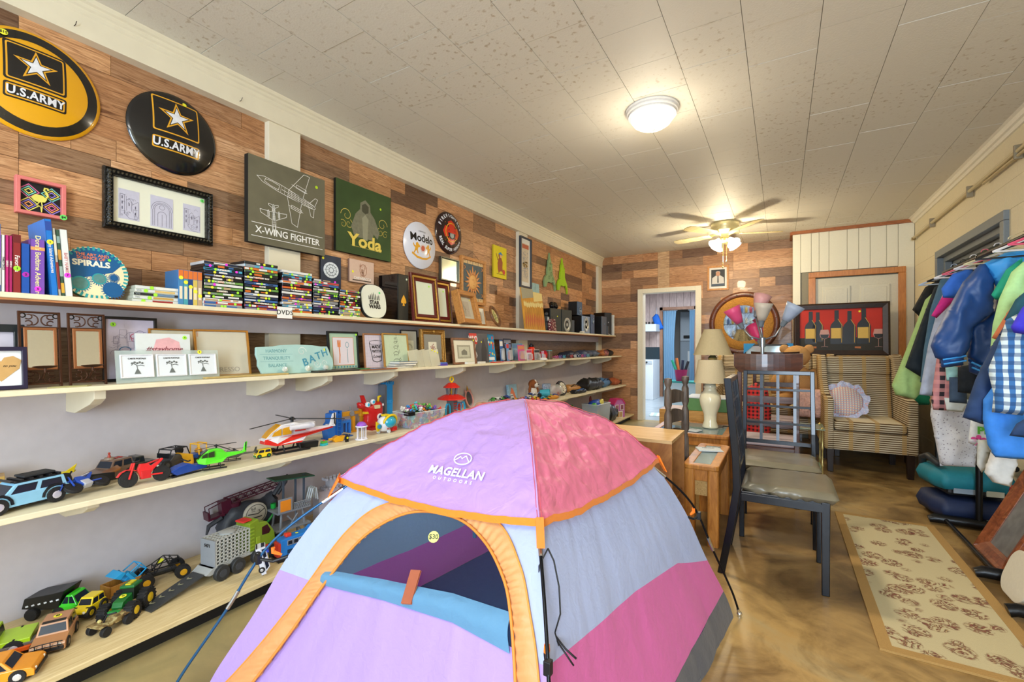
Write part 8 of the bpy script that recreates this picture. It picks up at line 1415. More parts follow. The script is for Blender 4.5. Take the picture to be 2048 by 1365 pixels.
# dark dining chairs
def dchair(label,x,y,rz):
    t=ob('dining_chair',label,'chair',x,y,rz);n=12;b=B();f=lambda k:-.02-.05*sin(PI*k/n)
    P_=[(-.225,1.15,1.06),(-.215,1.15,1.03),(-.19,1.15,1.005)];vs=[]
    for o_ in(0,.018):
        for k in range(n+1):
            u=-1+2*k/n;x_=u*.228;e=max(0,abs(u)-.86)/.14;vs+=[(x_,-.0+o_+.05*cos(u*PI/2)-.03,1.005+.045*e),(x_,o_+.05*cos(u*PI/2)-.03,1.155-.008*(1-u*u))]
    m=(n+1)*2;fs=[(2*k,2*k+1,2*k+3,2*k+2)for k in range(n)]+[(m+2*k,m+2*k+2,m+2*k+3,m+2*k+1)for k in range(n)]+[(2*k+1,m+2*k+1,m+2*k+3,2*k+3)for k in range(n)]+[(2*k,2*k+2,m+2*k+2,m+2*k)for k in range(n)]+[(0,m,m+1,1),(2*n,2*n+1,m+2*n+1,m+2*n)]
    b.add(vs,fs);part('top_rail',b,CH,t,bev=.002)
    for s in(-1,1):part('back_leg',B().box((s*.19,.012,.505),(.034,.03,1.01)),CH,t,bev=.004);part('leg',B().box((s*.19,.40,.215),(.036,.036,.43),tap=1.1),CH,t,bev=.004)
    for z in(.80,.62):part('back_slat',B().box((0,.012,z),(.36,.014,.05)),CH,t,bev=.002)
    part('seat_frame',B().b2((-.21,.0,.39),(.21,.42,.44)),CH,t,bev=.003);b=B();b.prism(rrect(-.215,.02,.215,.44,.07,4),.44,.475,'xy');part('seat',b,mat('b9aab2',.7,var=.05),t,'pale mauve padded seat',bev=.012);return t
dchair('dark cherry dining chair seen from behind, its curved top rail highest in the group',2.63,3.97,0);dchair('dark cherry dining chair with a mauve seat facing the first one',2.66,5.66,180)
# black metal chairs
MB=mat('16181d',.28,.5,var=0,coat=.3);VN=mat('787260',.28,var=.25,bs=9,bump=.05)
def mchair(label,x,y,rz):
    t=ob('metal_chair',label,'chair',x,y,rz)
    for s in(-1,1):
        b=B();P_=[(s*.205,-.075,0),(s*.205,-.03,.25),(s*.205,.0,.46),(s*.203,-.005,.62),(s*.200,-.045,1.035)]; 
        vs=[]; 
        for p in P_:vs+=[(p[0]-.013,p[1]-.018,p[2]),(p[0]+.013,p[1]-.018,p[2]),(p[0]+.013,p[1]+.018,p[2]),(p[0]-.013,p[1]+.018,p[2])]
        fs=[(4*k+i,4*k+(i+1)%4,4*k+4+(i+1)%4,4*k+4+i)for k in range(4)for i in range(4)]+[(3,2,1,0),(16,17,18,19)];b.add(vs,fs);part('back_leg',b,MB,t,bev=.003);part('leg',B().box((s*.195,.385,.225),(.028,.032,.45),tap=1.15),MB,t,bev=.003)
        part('side_rail',B().box((s*.20,.2,.42),(.022,.36,.04)),MB,t,bev=.002)
    yb=lambda z:-.005-.04*(z-.62)/.415
    for z in(.545,.675,.79,.905):part('back_rail',B().box((0,yb(z),z),(.39,.012,.016 if z>.55 else .026)),MB,t,bev=.001)
    part('top_rail',B().box((0,-.043,1.022),(.426,.03,.028)),MB,t,bev=.003)
    for x_ in(-.1,0,.1):b=B();b.add([(x_-.009,yb(.55)-.006,.55),(x_+.009,yb(.55)-.006,.55),(x_+.009,yb(.55)+.004,.55),(x_-.009,yb(.55)+.004,.55),(x_-.009,yb(1.015)-.006,1.015),(x_+.009,yb(1.015)-.006,1.015),(x_+.009,yb(1.015)+.004,1.015),(x_-.009,yb(1.015)+.004,1.015)],[(3,2,1,0),(4,5,6,7),(0,1,5,4),(1,2,6,5),(2,3,7,6),(3,0,4,7)]);part('back_bar',b,MB,t)
    part('seat_frame',B().b2((-.205,.02,.41),(.205,.40,.45)),MB,t,bev=.003);b=B();b.puff([(-.205,.02),(.205,.02),(.222,.15),(.225,.42),(.20,.44),(-.20,.44),(-.225,.42),(-.222,.15)],.028,'xy',.03,y=.468,R_=.03);part('seat',b,VN,t,'worn black vinyl seat pad',smooth=60);sticker(t,(.14,-.061,1.022),'c8c83a',.012);return t
mchair('black metal grid-back chair facing right, nearest the camera',2.52,2.86,-90);mchair('black metal grid-back chair facing the camera, behind the nearest one',2.70,3.62,180)
# multi-arm floor lamp
t=ob('floor_lamp','silver floor lamp with five flexible arms and coloured cup shades','floor lamp',2.575,4.66);SV=mat('aab2bc',.25,.9,var=0);part('base',B().lathe([(.13,0),(.13,.015),(.03,.03),(.001,.03)],n=28),SV,t,smooth=40);part('pole',B().cyl((0,0,.02),(0,0,1.24),.015).cyl((0,0,1.20),(0,0,1.29),.024),SV,t,smooth=40)
for lb_,c,p,d in(('bright pink cup shade','e85a94',(-.20,-.02,1.46),(-.45,-.1,.9)),('pale pink cup shade tilted up','e8b4b4',(-.03,.08,1.57),(.25,.2,.9)),('cream cup shade','d8d0c4',(.0,-.06,1.48),(.12,-.05,1)),('pale blue cup shade','bccbe4',(.20,-.04,1.47),(.5,-.1,.85)),('dark pink cup shade','d83a78',(-.04,.16,1.30),(-.3,.4,.8))):
    p=Vector(p);d=Vector(d).normalized();b=B();b.tube([Vector((p.x*.1,p.y*.1,1.27)),Vector((p.x*.5,p.y*.5,1.30)),p-d*.10],.007,8);a_=part('flexible_arm',b,mat('9aa0a8',.35,.7),t,smooth=True);b=B();q=d.to_track_quat('Z','Y').to_matrix();b.lathe([(.018,-.10),(.028,-.04),(.03,-.035),(.001,-.035)],n=18);b.v=[tuple(q@Vector(v)+p)for v in b.v];part('socket',b,mat('6c7680',.4),a_,smooth=50);b=B();b.lathe([(.030,-.045),(.045,.0),(.062,.06),(.076,.11),(.073,.11),(.055,.05),(.02,-.04)],n=28);b.v=[tuple(q@Vector(v)+p)for v in b.v];part('cup_shade',b,cloth(c,.3,.4,bump=0),a_,lb_,smooth=True)
# brass and glass side table
t=ob('side_table','small brass side table with a glass top left of the striped armchair','table',2.93,4.95)
for sx in(-1,1):
    for sy in(-1,1):part('leg',B().lathe([(.006,0),(.014,.03),(.007,.06),(.007,.15),(.013,.17),(.007,.19),(.007,.30),(.013,.32),(.007,.34),(.007,.47),(.015,.485),(.001,.50)],(sx*.10,sy*.15,0),10),BR,t,smooth=50)
part('glass_top',B().b2((-.12,-.17,.475),(.12,.17,.483)),mat('8fae9c',.05,alpha=.5,var=0),t);part('lower_shelf',B().b2((-.10,-.15,.12),(.10,.15,.128)),mat('8fae9c',.05,alpha=.5,var=0),t)
# striped armchairs and sofa
def stripe():
    m=bpy.data.materials.new('striped_cloth');m.use_nodes=True;nt=m.node_tree;b=nt.nodes['Principled BSDF'];b.inputs['Roughness'].default_value=.85;tc=nt.nodes.new('ShaderNodeTexCoord')
    w1=nt.nodes.new('ShaderNodeTexWave');w1.bands_direction='Z';w1.inputs['Scale'].default_value=16;w1.inputs['Distortion'].default_value=.8;w1.inputs['Detail'].default_value=1;nt.links.new(tc.outputs['Object'],w1.inputs[0]);r=ramp(nt,[(.25,'5a442c'),(.5,'a88a58'),(.75,'d4c8ac')]);nt.links.new(w1.outputs['Fac'],r.inputs[0])
    w2=nt.nodes.new('ShaderNodeTexWave');w2.bands_direction='X';w2.inputs['Scale'].default_value=1.6;w2.inputs['Phase Offset'].default_value=1.4;nt.links.new(tc.outputs['Object'],w2.inputs[0]);g=nt.nodes.new('ShaderNodeMath');g.operation='GREATER_THAN';g.inputs[1].default_value=.93;nt.links.new(w2.outputs['Fac'],g.inputs[0]);g2=nt.nodes.new('ShaderNodeMath');g2.operation='MULTIPLY';g2.inputs[1].default_value=.7;nt.links.new(g.outputs[0],g2.inputs[0])
    mx=nt.nodes.new('ShaderNodeMix');mx.data_type='RGBA';mx.inputs[7].default_value=(*lin('b08a4c'),1);nt.links.new(g2.outputs[0],mx.inputs[0]);nt.links.new(r.outputs[0],mx.inputs[6]);nt.links.new(mx.outputs[2],b.inputs['Base Color']);return m
ST=stripe();DLG=mat('2a1c16',.35)
def armchair(label,x,y,rz,W_=.70,name='armchair',cat='armchair',n=1):
    t=ob(name,label,cat,x,y,rz);h=W_/2
    for s in(-1,1):
        b=B();b.prism([(.0,.22),(.0,.70),(.06,.715),(.30,.74),(.45,.86),(.55,1.06),(.62,1.12),(.74,1.12),(.70,.22)],s*h-(.075 if s>0 else 0),s*h+(.075 if s<0 else 0),'yz');part('arm',b,ST,t,bev=.016,seg=3);part('leg',B().box((s*(h-.05),.05,.115),(.045,.045,.23),tap=1.35),DLG,t,bev=.003);part('leg',B().box((s*(h-.06),.65,.115),(.045,.045,.23),tap=1.3),DLG,t)
    part('base',B().b2((-h+.07,.01,.22),(h-.07,.68,.40)),ST,t,bev=.01)
    for k in range(n):w_=(2*h-.15)/n;x0=-h+.075+k*w_;part('seat_cushion',B().b2((x0+.004,-.01,.405),(x0+w_-.004,.56,.50)),ST,t,bev=.03,seg=3)
    b=B();b.b2((-h+.075,.0,.0),(h-.075,.10,.48));part('back_cushion',b,ST,t,loc=(0,.52,.48),rot=(-13,0,0),bev=.03,seg=3);part('headrest_cushion',B().b2((-h+.075,-.03,.44),(h-.075,.09,.64)),ST,t,loc=(0,.52,.48),rot=(-13,0,0),bev=.035,seg=3);return t
armchair('brown and cream striped high-back armchair with a ruffled cushion, by the clothes rack',3.43,5.33,2);armchair('matching striped armchair half hidden behind the first',3.55,6.10,0)
armchair('long striped sofa under the round mirror along the back wall',2.55,6.08,0,1.15,'sofa','sofa',2)
t=thing('round_cushion','round patchwork cushion with a ruffled lavender edge on the armchair','cushion',(3.27,5.62,.52),0,rx=-25);b=B();b.lathe([(.001,-.06),(.09,-.05),(.145,-.015),(.155,0),(.145,.015),(.09,.05),(.001,.06)],(0,0,.15),36,0,'y');part('cushion',b,checker(['e8dcc8','e0a090','a8b4d8'],14),t,smooth=True);b=B();vs=[]
for k in range(72):a=2*PI*k/72;r=.205+.012*sin(a*9);vs+=[(.148*cos(a),.0,.15+.148*sin(a)),(r*cos(a),.018*sin(a*18),.15+r*sin(a))]
b.add(vs,[(2*k,2*k+1,(2*k+3)%144,(2*k+2)%144)for k in range(72)]);part('ruffle',b,spots('c4c8e4',['e0a8a0','d8dcf0'],60,.4),t,'lavender ruffle',smooth=True)
t=thing('cushion','plain green cushion wedged behind the armchair arm','cushion',(3.86,6.02,.62),20);b=B();b.puff([(-.15,0),(-.15,.28),(.15,.28),(.15,0)],.07,res=.03);part('cushion',b,mat('2ea878',.8),t,smooth=True)
t=thing('teddy_bear','big sandy teddy bear sitting on the sofa','soft toy',(2.87,6.10,.50));TB_=mat('cf9c60',.9,bump=.5,bs=160);b=B();b.sph((0,0,.30),(.17,.13,.20),18,12)
for s in(-1,1):b.tube([(s*.13,-.02,.42),(s*.2,-.08,.30),(s*.2,-.12,.18)],[.07,.06,.05],10);b.tube([(s*.09,-.06,.13),(s*.16,-.2,.09),(s*.17,-.30,.09)],[.09,.075,.07],10)
part('body',b,TB_,t,smooth=True);b=B();b.sph((0,-.02,.60),(.135,.12,.12),20,12);b.sph((0,-.13,.57),(.06,.05,.045),12,8);part('head',b,TB_,t,smooth=True)
for s in(-1,1):b=B();b.sph((s*.12,0,.68),(.05,.03,.05),12,8);part('ear',b,TB_,t,smooth=True);part('eye',B().sph((s*.045,-.13,.62),.012,8,6),INK,t)
part('nose',B().sph((0,-.18,.585),(.02,.012,.014),8,6),INK,t)
t=thing('cushion','fluffy pale pink shag cushion in front of the teddy bear','cushion',(3.0,5.72,.46));b=B();b.puff([(-.16,0),(-.17,.3),(.16,.3),(.17,0)],.09,res=.014,fold=.035,fs_=70);part('cushion',b,mat('e8b4a0',.95,var=.3,bs=50,bump=.8),t,smooth=True)
# round rope mirror
t=thing('round_mirror','large round mirror with a studded leather rim and a rope band, above the sofa','mirror',(2.27,7.08,1.53),0,rx=2);b=B();n=60;b.lathe([(.36,0),(.36,-.03),(.38,-.05),(.42,-.05),(.44,-.03),(.44,0),(.42,.02)],(0,0,0),n,0,'y');part('leather_rim',b,wood('3c1c10','6c3a22',(8,8,8),.35),t,smooth=50);b=B();b.add([(r*cos(2*PI*k/n),y_,r*sin(2*PI*k/n))for r,y_ in((.365,-.035),(.31,-.055),(.25,-.035))for k in range(n)],[(q*n+k,q*n+(k+1)%n,(q+1)*n+(k+1)%n,(q+1)*n+k)for q in(0,1)for k in range(n)]);part('rope_band',b,mat('a8752f',.8,var=.3,bs=60,bump=1.0),t,'golden rope band',smooth=True)
for k in range(16):a=2*PI*k/16+.2;part('stud',B().sph((.40*cos(a),-.052,.40*sin(a)),(.010,.006,.010),8,6),mat('8a8078',.3,.8),t)
part('mirror_glass',B().lathe([(.001,-.03),(.252,-.03)],(0,0,0),48,0,'y'),MIR,t);part('wall_cleat',B().b2((-.1,.02,.2),(.1,.43,.23)),DARKW,t)
t=thing('framed_picture','framed glass panel with blue cardboard corner guards behind the floor lamp','picture',(2.60,6.93,.62),0,rx=-4);frame(t,.62,.62,.02,.02,BK);panel(t,.59,.59,-.01,mat('b8ccd4',.08,.5,var=0),.016,name='glass_pane')
for s in(-1,1):part('corner_guard',B().prism([(s*.32,.63),(s*.18,.63),(s*.32,.49)][::s],-.024,-.019,'xz'),mat('1c88d0',.5),t,'bright blue corner guard')
# wine painting
t=thing('painting','wide dark framed painting of wine bottles and glasses on a red ground','painting',(3.345,6.935,1.09),0,rx=-3);frame(t,.98,.66,.072,.04,wood('1c100a','3a2418',(10,10,10),.35),prof=[(0,0),(0,-.03),(.3,-.04),(1,-.028)]);panel(t,.85,.53,-.012,mat('c02c1c',.6,var=.15,bs=5),.065);b=B();y_=-.0125;flat(b,[(-.42,.07),(.42,.07),(.42,.235),(-.42,.225)],y_,0)
def bottle(cx,z0,s,m,lb_):
    flat(b,[(cx+x*s,z0+z*s)for x,z in((-.05,0),(.05,0),(.053,.02),(.053,.17),(.045,.20),(.018,.235),(.017,.34),(-.017,.34),(-.018,.235),(-.045,.20),(-.053,.17),(-.053,.02))],y_-.001,m)
    stroke(b,[(cx+.04*s,z0+.02),(cx+.043*s,z0+.19*s),(cx+.012*s,z0+.25*s)],.006,y_-.0022,3)
    if lb_:flat(b,[(cx-.046*s,z0+.07),(cx+.035*s,z0+.07),(cx+.035*s,z0+.16*s),(cx-.046*s,z0+.16*s)],y_-.003,2)
def glass(cx,z0):
    flat(b,[(cx-.04,z0+.13),(cx-.052,z0+.17),(cx-.04,z0+.23),(cx+.04,z0+.23),(cx+.052,z0+.17),(cx+.04,z0+.13),(cx,z0+.11)],y_-.0035,5);flat(b,[(cx-.045,z0+.17),(cx+.045,z0+.17),(cx+.035,z0+.13),(cx,z0+.115),(cx-.035,z0+.13)],y_-.0042,1);stroke(b,[(cx,z0+.115),(cx,z0+.02)],.004,y_-.0035,5);stroke(b,[(cx-.035,z0+.012),(cx,z0+.02),(cx+.035,z0+.012)],.004,y_-.0035,5)
for cx,z0,s,l_ in((-.30,.15,1.22,1),(-.225,.18,1.1,0),(-.03,.15,1.24,1),(.10,.15,1.2,0),(.24,.15,1.28,1)):bottle(cx,z0,s,1,l_)
glass(-.155,.10);glass(.38,.10)
for cx in(-.27,.18):flat(b,[(cx-.03,.10),(cx+.03,.095),(cx+.03,.12),(cx-.03,.12)],y_-.002,4)
part('print',b,[mat('2e2c26',.6),mat('16120e',.4),mat('d8b45c',.6),mat('c8a040',.5),mat('b87040',.6),mat('c89890',.5)],t,'bottles, glasses and corks');sticker(t,(.20,-.0145,.55),YEL,.012)
t=ob('side_table','dark wooden stand holding up the wine painting','table',3.35,7.0);part('top',B().b2((-.45,-.10,1.06),(.45,.09,1.088)),CH,t);[part('leg',B().b2((x-.02,y-.02,0),(x+.02,y+.02,1.06)),CH,t)for x in(-.42,.42)for y in(-.07,.06)]
# ------------------------------------------------------------------ clothes rack, garments, rug, car seats
def rack(label,y0,y1,ox=.17):
    t=ob('clothes_rack',label,'clothes rack',3.835,0);RK_=mat('101113',.35,.3,bump=.1)
    for y in(y0,y1):b=B();b.tube([(-.25,y,.03),(-.22,y,.04),(.20,y,.04),(.24,y,.03)],[.022,.03,.03,.022],12);part('foot',b,RK_,t,smooth=40);part('post',B().cyl((ox*(y==y0),y,.04),(0,y,1.80),.018),RK_,t,smooth=40)
    part('top_bar',B().cyl((0,y0-.1,1.79),(0,y1+.75,1.79),.014),RK_,t,smooth=40);part('floor_bar',B().cyl((-.165,y0,.04),(-.165,y1,.04),.012),RK_,t,smooth=40);return t
rack('black steel clothes rack with fat rounded feet, loaded with shirts and jackets',3.26,4.12)
t=ob('clothes_rack','second black clothes rack of which only one foot shows at the right edge','clothes rack',3.835,0);b=B();b.tube([(-.25,2.86,.03),(-.22,2.86,.04),(.24,2.86,.03)],.028,12);part('foot',b,mat('101113',.35,.3,bump=.1),t,smooth=40);part('post',B().cyl((.17,2.86,.04),(.0,2.86,1.80),.018).cyl((0,1.9,1.79),(0,3.1,1.79),.013),mat('101113',.35,.3,bump=.1),t)
CLO=[('black short sleeve tee at the far left end of the clothes rack',4.78,0.03,'17191c',[(3.836,1.765),(3.704,1.677),(3.625,1.501),(3.674,1.439),(3.722,1.505),(3.749,1.18),(3.88,1.181),(3.88,1.762)]),
('pale green puffer jacket with a long sleeve hanging furthest left',4.64,0.06,'a8cc84',[(3.804,1.711),(3.675,1.566),(3.586,1.259),(3.52,1.042),(3.474,0.902),(3.496,0.824),(3.616,0.792),(3.698,0.931),(3.776,1.181)]),
('very dark navy coat between the green jacket and the slate shirt',4.5,0.04,'10212e',[(3.812,1.721),(3.697,1.645),(3.618,1.369),(3.531,1.048),(3.632,0.968),(3.697,1.033),(3.812,1.401)]),
('slate blue plain shirt right of the dark navy coat',4.38,0.03,'4a7292',[(3.821,1.729),(3.703,1.685),(3.649,1.472),(3.613,1.182),(3.594,0.944),(3.756,0.933),(3.821,1.535)]),
('pale blue grey long sleeved top hanging down past the slate shirt',4.24,0.04,'b4c4e4',[(3.836,1.725),(3.723,1.683),(3.672,1.53),(3.609,1.218),(3.561,0.864),(3.672,0.852),(3.728,1.183),(3.836,1.386)]),
('bright magenta sleeved top behind the navy jacket sleeve',4.12,0.03,'d42c94',[(3.744,1.649),(3.657,1.547),(3.599,1.415),(3.627,1.397),(3.695,1.485),(3.756,1.515)]),
('bright blue tee with a magenta cuff above the magenta sleeve',4.0,0.035,'3070e0',[(3.773,1.711),(3.678,1.677),(3.623,1.584),(3.632,1.524),(3.686,1.518),(3.773,1.583)]),
('pink and black checked shirt hanging below the navy jacket cuff',3.92,0.03,checker(['c88a94','2a2430','e0a0a4'],6),[(3.683,1.374),(3.585,1.152),(3.556,0.86),(3.566,0.796),(3.643,0.795),(3.666,0.93),(3.717,1.184)]),
('small turquoise garment showing under the jacket cuff',3.84,0.02,'a8e4ec',[(3.605,1.09),(3.679,1.076),(3.665,0.983),(3.612,0.99)]),
('grey blue denim skirt under the black jacket',3.78,0.02,'3c5474',[(3.61,1.015),(3.686,1.018),(3.691,0.857),(3.61,0.861)]),
('white skirt with a pocket and dark button',3.88,0.025,'d8e6ee',[(3.61,0.88),(3.725,0.874),(3.698,0.794),(3.622,0.798)]),
('glossy black jacket bottom showing under the navy jacket',3.68,0.04,'101c28',[(3.624,1.081),(3.731,1.113),(3.72,0.922),(3.624,0.932)]),
('white speckled leggings hanging almost down to the car seats',4.02,0.05,spots('d4d8e2',['9a98a8','c4c8d8','8a8898'],70,.25),[(3.583,0.885),(3.573,0.751),(3.593,0.62),(3.622,0.418),(3.79,0.431),(3.808,0.609),(3.771,0.814)]),
('teal green tee right of the light blue yoke',3.34,0.03,'1ca88c',[(3.785,1.661),(3.725,1.603),(3.67,1.476),(3.685,1.449),(3.725,1.447),(3.785,1.52)]),
('mint green long sleeved top hanging down the middle',3.2,0.04,'b4e4a0',[(3.766,1.647),(3.701,1.572),(3.657,1.438),(3.635,1.313),(3.623,1.137),(3.619,1.031),(3.666,1.088),(3.766,1.334)]),
('rust orange cuffed sleeve right of the mint top',3.1,0.03,'c8744c',[(3.7,1.45),(3.641,1.333),(3.603,1.246),(3.631,1.231),(3.725,1.307)]),
('dark teal short sleeve above the blue checked shirt',3.0,0.03,'1c5468',[(3.701,1.475),(3.653,1.42),(3.617,1.328),(3.662,1.304),(3.709,1.371)]),
('navy nylon jacket with a long hanging sleeve left of the checked shirt',2.96,0.05,'24406c',[(3.616,1.326),(3.567,1.212),(3.508,1.047),(3.464,0.866),(3.535,0.837),(3.575,0.956),(3.624,1.189)]),
('bright sky blue sweatshirt low on the rack',2.9,0.05,'3c8cec',[(3.622,1.144),(3.554,1.029),(3.518,0.959),(3.517,0.867),(3.533,0.754),(3.558,0.7),(3.606,0.699),(3.683,0.704),(3.683,1.145)]),
('blue and white checked shirt with a rolled cuff, largest at the right edge',2.8,0.05,checker(['3a74b4','d8ecf4','1c4478'],9),[(3.65,1.381),(3.563,1.32),(3.532,1.189),(3.505,1.101),(3.524,0.991),(3.518,0.914),(3.613,0.906),(3.65,0.977)]),
('violet blue short sleeve at the right edge of the photo',2.7,0.035,'3c34d0',[(3.631,1.435),(3.577,1.36),(3.546,1.284),(3.555,1.261),(3.631,1.241)]),
('white tee with bright coloured letters low on the rack',3.3,0.02,'e4ecf4',[(3.583,0.838),(3.571,0.695),(3.669,0.656),(3.673,0.812)]),
('white cotton trousers hanging below the sky blue sweatshirt',3.14,0.04,'dcdcd8',[(3.63,0.769),(3.588,0.579),(3.618,0.534),(3.682,0.519),(3.705,0.644),(3.7,0.74)]),
('narrow white leg hanging in front of the black rack post',3.26,0.025,'d0d6d4',[(3.597,0.72),(3.593,0.59),(3.612,0.551),(3.634,0.583),(3.641,0.725)]),
('dark denim cuff at the right edge under the checked shirt',2.72,0.03,'24406a',[(3.638,0.943),(3.569,0.879),(3.548,0.827),(3.638,0.819)]),
]
for k,(lb,y,t_,m,P_)in enumerate(CLO):
    x0=sum(p[0]for p in P_)/len(P_);z0=min(p[1]for p in P_);t=thing('garment',lb,'clothing',(x0,y,z0));b=B();b.puff([(p[0]-x0,p[1]-z0)for p in P_],t_*.8,res=.022,fold=.022,fs_=26,R_=.05,seed=k*3.1);part('cloth',b,m if not isinstance(m,str)else mat(m,.75,var=.08),t,smooth=True)
    if 'letters' in lb:text(t,'PE',.05,(0,-.028,.11),mat('58b83c',.6,var=0),bold=.05);text(t,'*',.12,(-.02,-.028,.03),mat('e04ca0',.6,var=0),bold=.05)
t=thing('garment','navy varsity jacket with a light blue yoke and striped cuffs, largest on the rack','clothing',(3.66,3.5,1.04));NVJ=mat('1c4684',.42,var=.15,bs=12);LB=mat('3c9ce8',.5)
for nm_,y_,m_,th_,P_,lb_ in(('body',.05,NVJ,.05,[(3.646,1.312),(3.733,1.407),(3.756,1.53),(3.862,1.563),(3.871,.972),(3.737,1.034),(3.632,1.144)],None),('sleeve',0,NVJ,.07,[(3.671,1.664),(3.6,1.566),(3.537,1.414),(3.48,1.272),(3.464,1.209),(3.484,1.139),(3.516,1.123),(3.6,1.124),(3.627,1.192),(3.645,1.312),(3.723,1.392),(3.727,1.571),(3.695,1.662)],'puffy navy sleeve'),('yoke',-.02,LB,.05,[(3.675,1.658),(3.76,1.71),(3.842,1.729),(3.883,1.692),(3.827,1.563),(3.779,1.518),(3.735,1.515),(3.707,1.586)],'light blue yoke'),('cuff',-.01,NVJ,.05,[(3.501,1.151),(3.599,1.175),(3.601,1.10),(3.51,1.08)],None),('cuff',.0,NVJ,.05,[(3.622,1.141),(3.69,1.098),(3.682,1.03),(3.626,1.062)],None)):
    b=B();b.puff([(p[0]-3.66,p[1]-1.04)for p in P_],th_,res=.018,y=y_,fold=.03,fs_=16,R_=.06,seed=4);c_=part(nm_,b,m_,t,lb_,smooth=True)
    if nm_=='cuff':
        for q in(.3,.65):b=B();a,e=P_[0],P_[1];f_,g_=P_[3],P_[2];b.tube([(a[0]+(f_[0]-a[0])*q-3.66,y_-.05,a[1]+(f_[1]-a[1])*q-1.04),((a[0]+e[0]+f_[0]+g_[0])/4-3.66,y_-.056,(a[1]+e[1])/2+((f_[1]+g_[1])/2-(a[1]+e[1])/2)*q-1.04),(e[0]+(g_[0]-e[0])*q-3.66,y_-.05,e[1]+(g_[1]-e[1])*q-1.04)],.005,5);part('stripe',b,LB,c_,'light blue cuff stripe')
HG=[('white','e8e8ec'),('pink','e05878'),('white','e4e4e8'),('black','1c1c20'),('cream','d8cca4'),('white','dcdce4'),('rose','d8687c'),('white','ececf0'),('black','202024'),('pale blue','b8c8e4')]
for k,(cn,c)in enumerate(HG):
    y=2.82+k*.2;t=thing('clothes_hanger','%s clothes hanger, %s from the right end of the bar'%(cn,ORD[k]),'hanger',(3.835,y,1.79),6*((k%3)-1),'hangers along the clothes rack');b=B();b.tube([(.018*cos(a),0,.016+.018*sin(a))for a in[i*PI/5 for i in range(-1,6)]][::-1]+[(0,0,-.02),(0,0,-.03)],.0025,5);b.tube([(-.20,0,-.11),(-.12,0,-.075),(0,0,-.03),(.12,0,-.075),(.20,0,-.11)],.006,6);b.tube([(-.20,0,-.11),(.20,0,-.11)],.005,6);part('hanger',b,mat(c,.35),t)
# rug: cream runner with tan border
def rugm():
    m=bpy.data.materials.new('flowered_rug');m.use_nodes=True;nt=m.node_tree;b=nt.nodes['Principled BSDF'];b.inputs['Roughness'].default_value=.95;tc=nt.nodes.new('ShaderNodeTexCoord');n=nt.nodes.new('ShaderNodeTexNoise');n.inputs['Scale'].default_value=14;n.inputs['Distortion'].default_value=3.5;n.inputs['Detail'].default_value=3;v=nt.nodes.new('ShaderNodeTexVoronoi');v.inputs['Scale'].default_value=9;nt.links.new(tc.outputs['Object'],n.inputs['Vector']);nt.links.new(tc.outputs['Object'],v.inputs['Vector'])
    r=ramp(nt,[(.38,'bfb28c'),(.44,'7a6a4c'),(.475,'8a3c34'),(.50,'4c4236'),(.52,'9c7a50'),(.58,'bfb28c')]);nt.links.new(n.outputs[0],r.inputs[0]);g=nt.nodes.new('ShaderNodeMapRange');g.inputs[1].default_value=.50;g.inputs[2].default_value=.42;nt.links.new(v.outputs['Distance'],g.inputs[0]);mx=nt.nodes.new('ShaderNodeMix');mx.data_type='RGBA';mx.inputs[6].default_value=(*lin('c2b58e'),1);nt.links.new(g.outputs[0],mx.inputs[0]);nt.links.new(r.outputs[0],mx.inputs[7]);nt.links.new(mx.outputs[2],b.inputs['Base Color'])
    n2=nt.nodes.new('ShaderNodeTexNoise');n2.inputs['Scale'].default_value=300;nt.links.new(tc.outputs['Object'],n2.inputs['Vector']);bp=nt.nodes.new('ShaderNodeBump');bp.inputs['Strength'].default_value=.5;bp.inputs['Distance'].default_value=.003;nt.links.new(n2.outputs[0],bp.inputs['Height']);nt.links.new(bp.outputs[0],b.inputs['Normal']);return m
t=ob('rug','narrow cream runner rug with dark red flowers and a tan border','rug',3.325,3.165);part('pile',B().b2((-.225,-.835,0),(.225,.835,.008)),rugm(),t);TB2=mat('ad8950',.95,var=.1,bs=200,bump=.3)
for nm_,a,e in(('side_border',(-.27,-.875,0),(-.225,.875,.0095)),('side_border',(.225,-.875,0),(.27,.875,.0095)),('end_border',(-.225,-.875,0),(.225,-.835,.0095)),('end_border',(-.225,.835,0),(.225,.875,.0095))):part(nm_,B().b2(a,e),TB2,t)
# booster seats
def booster(label,z,c,x=3.83,y=4.36):
    t=thing('booster_seat',label,'car seat',(x,y,z),10);b=B();b.puff([(-.20,-.20),(-.24,-.08),(-.24,.10),(-.19,.2),(.18,.2),(.22,.0),(.18,-.20)],.075,'xy',.03,y=.10,R_=.08);part('cushion',b,mat(c,.6,var=.1),t,smooth=True);b=B();b.b2((-.17,-.17,.0),(.17,.18,.075));part('shell',b,mat('17191c',.4),t,bev=.02);part('inset_panel',B().b2((-.14,-.178,.02),(-.02,-.168,.065)),mat('8a98a4',.4),t);part('warning_label',B().b2((.03,-.178,.015),(.12,-.168,.065)),mat('c8c8b4',.6),t,'printed warning label')
    part('badge',B().lathe([(.018,0),(.018,-.003),(.001,-.003)],(-.18,-.178,.10),14,0,'y'),mat('d8e4ea',.3),t)
    for s in((-1,1)if z>.1 else()):b=B();b.tube([(s*.19,.12,.09),(s*.20,.10,.20),(s*.20,.02,.225),(s*.20,-.13,.20)],[.022,.022,.024,.02],10);part('armrest',b,mat('2c3034',.5),t,smooth=True)
    return t
booster('navy booster seat with a red clip, on the floor under the rack',.002,'1c2a4c');part('red_clip',B().box((.16,-.19,.09),(.05,.02,.04)),mat('c82c2c',.4),booster('teal booster seat stacked on top of the navy one',.195,'1c7c8c'))
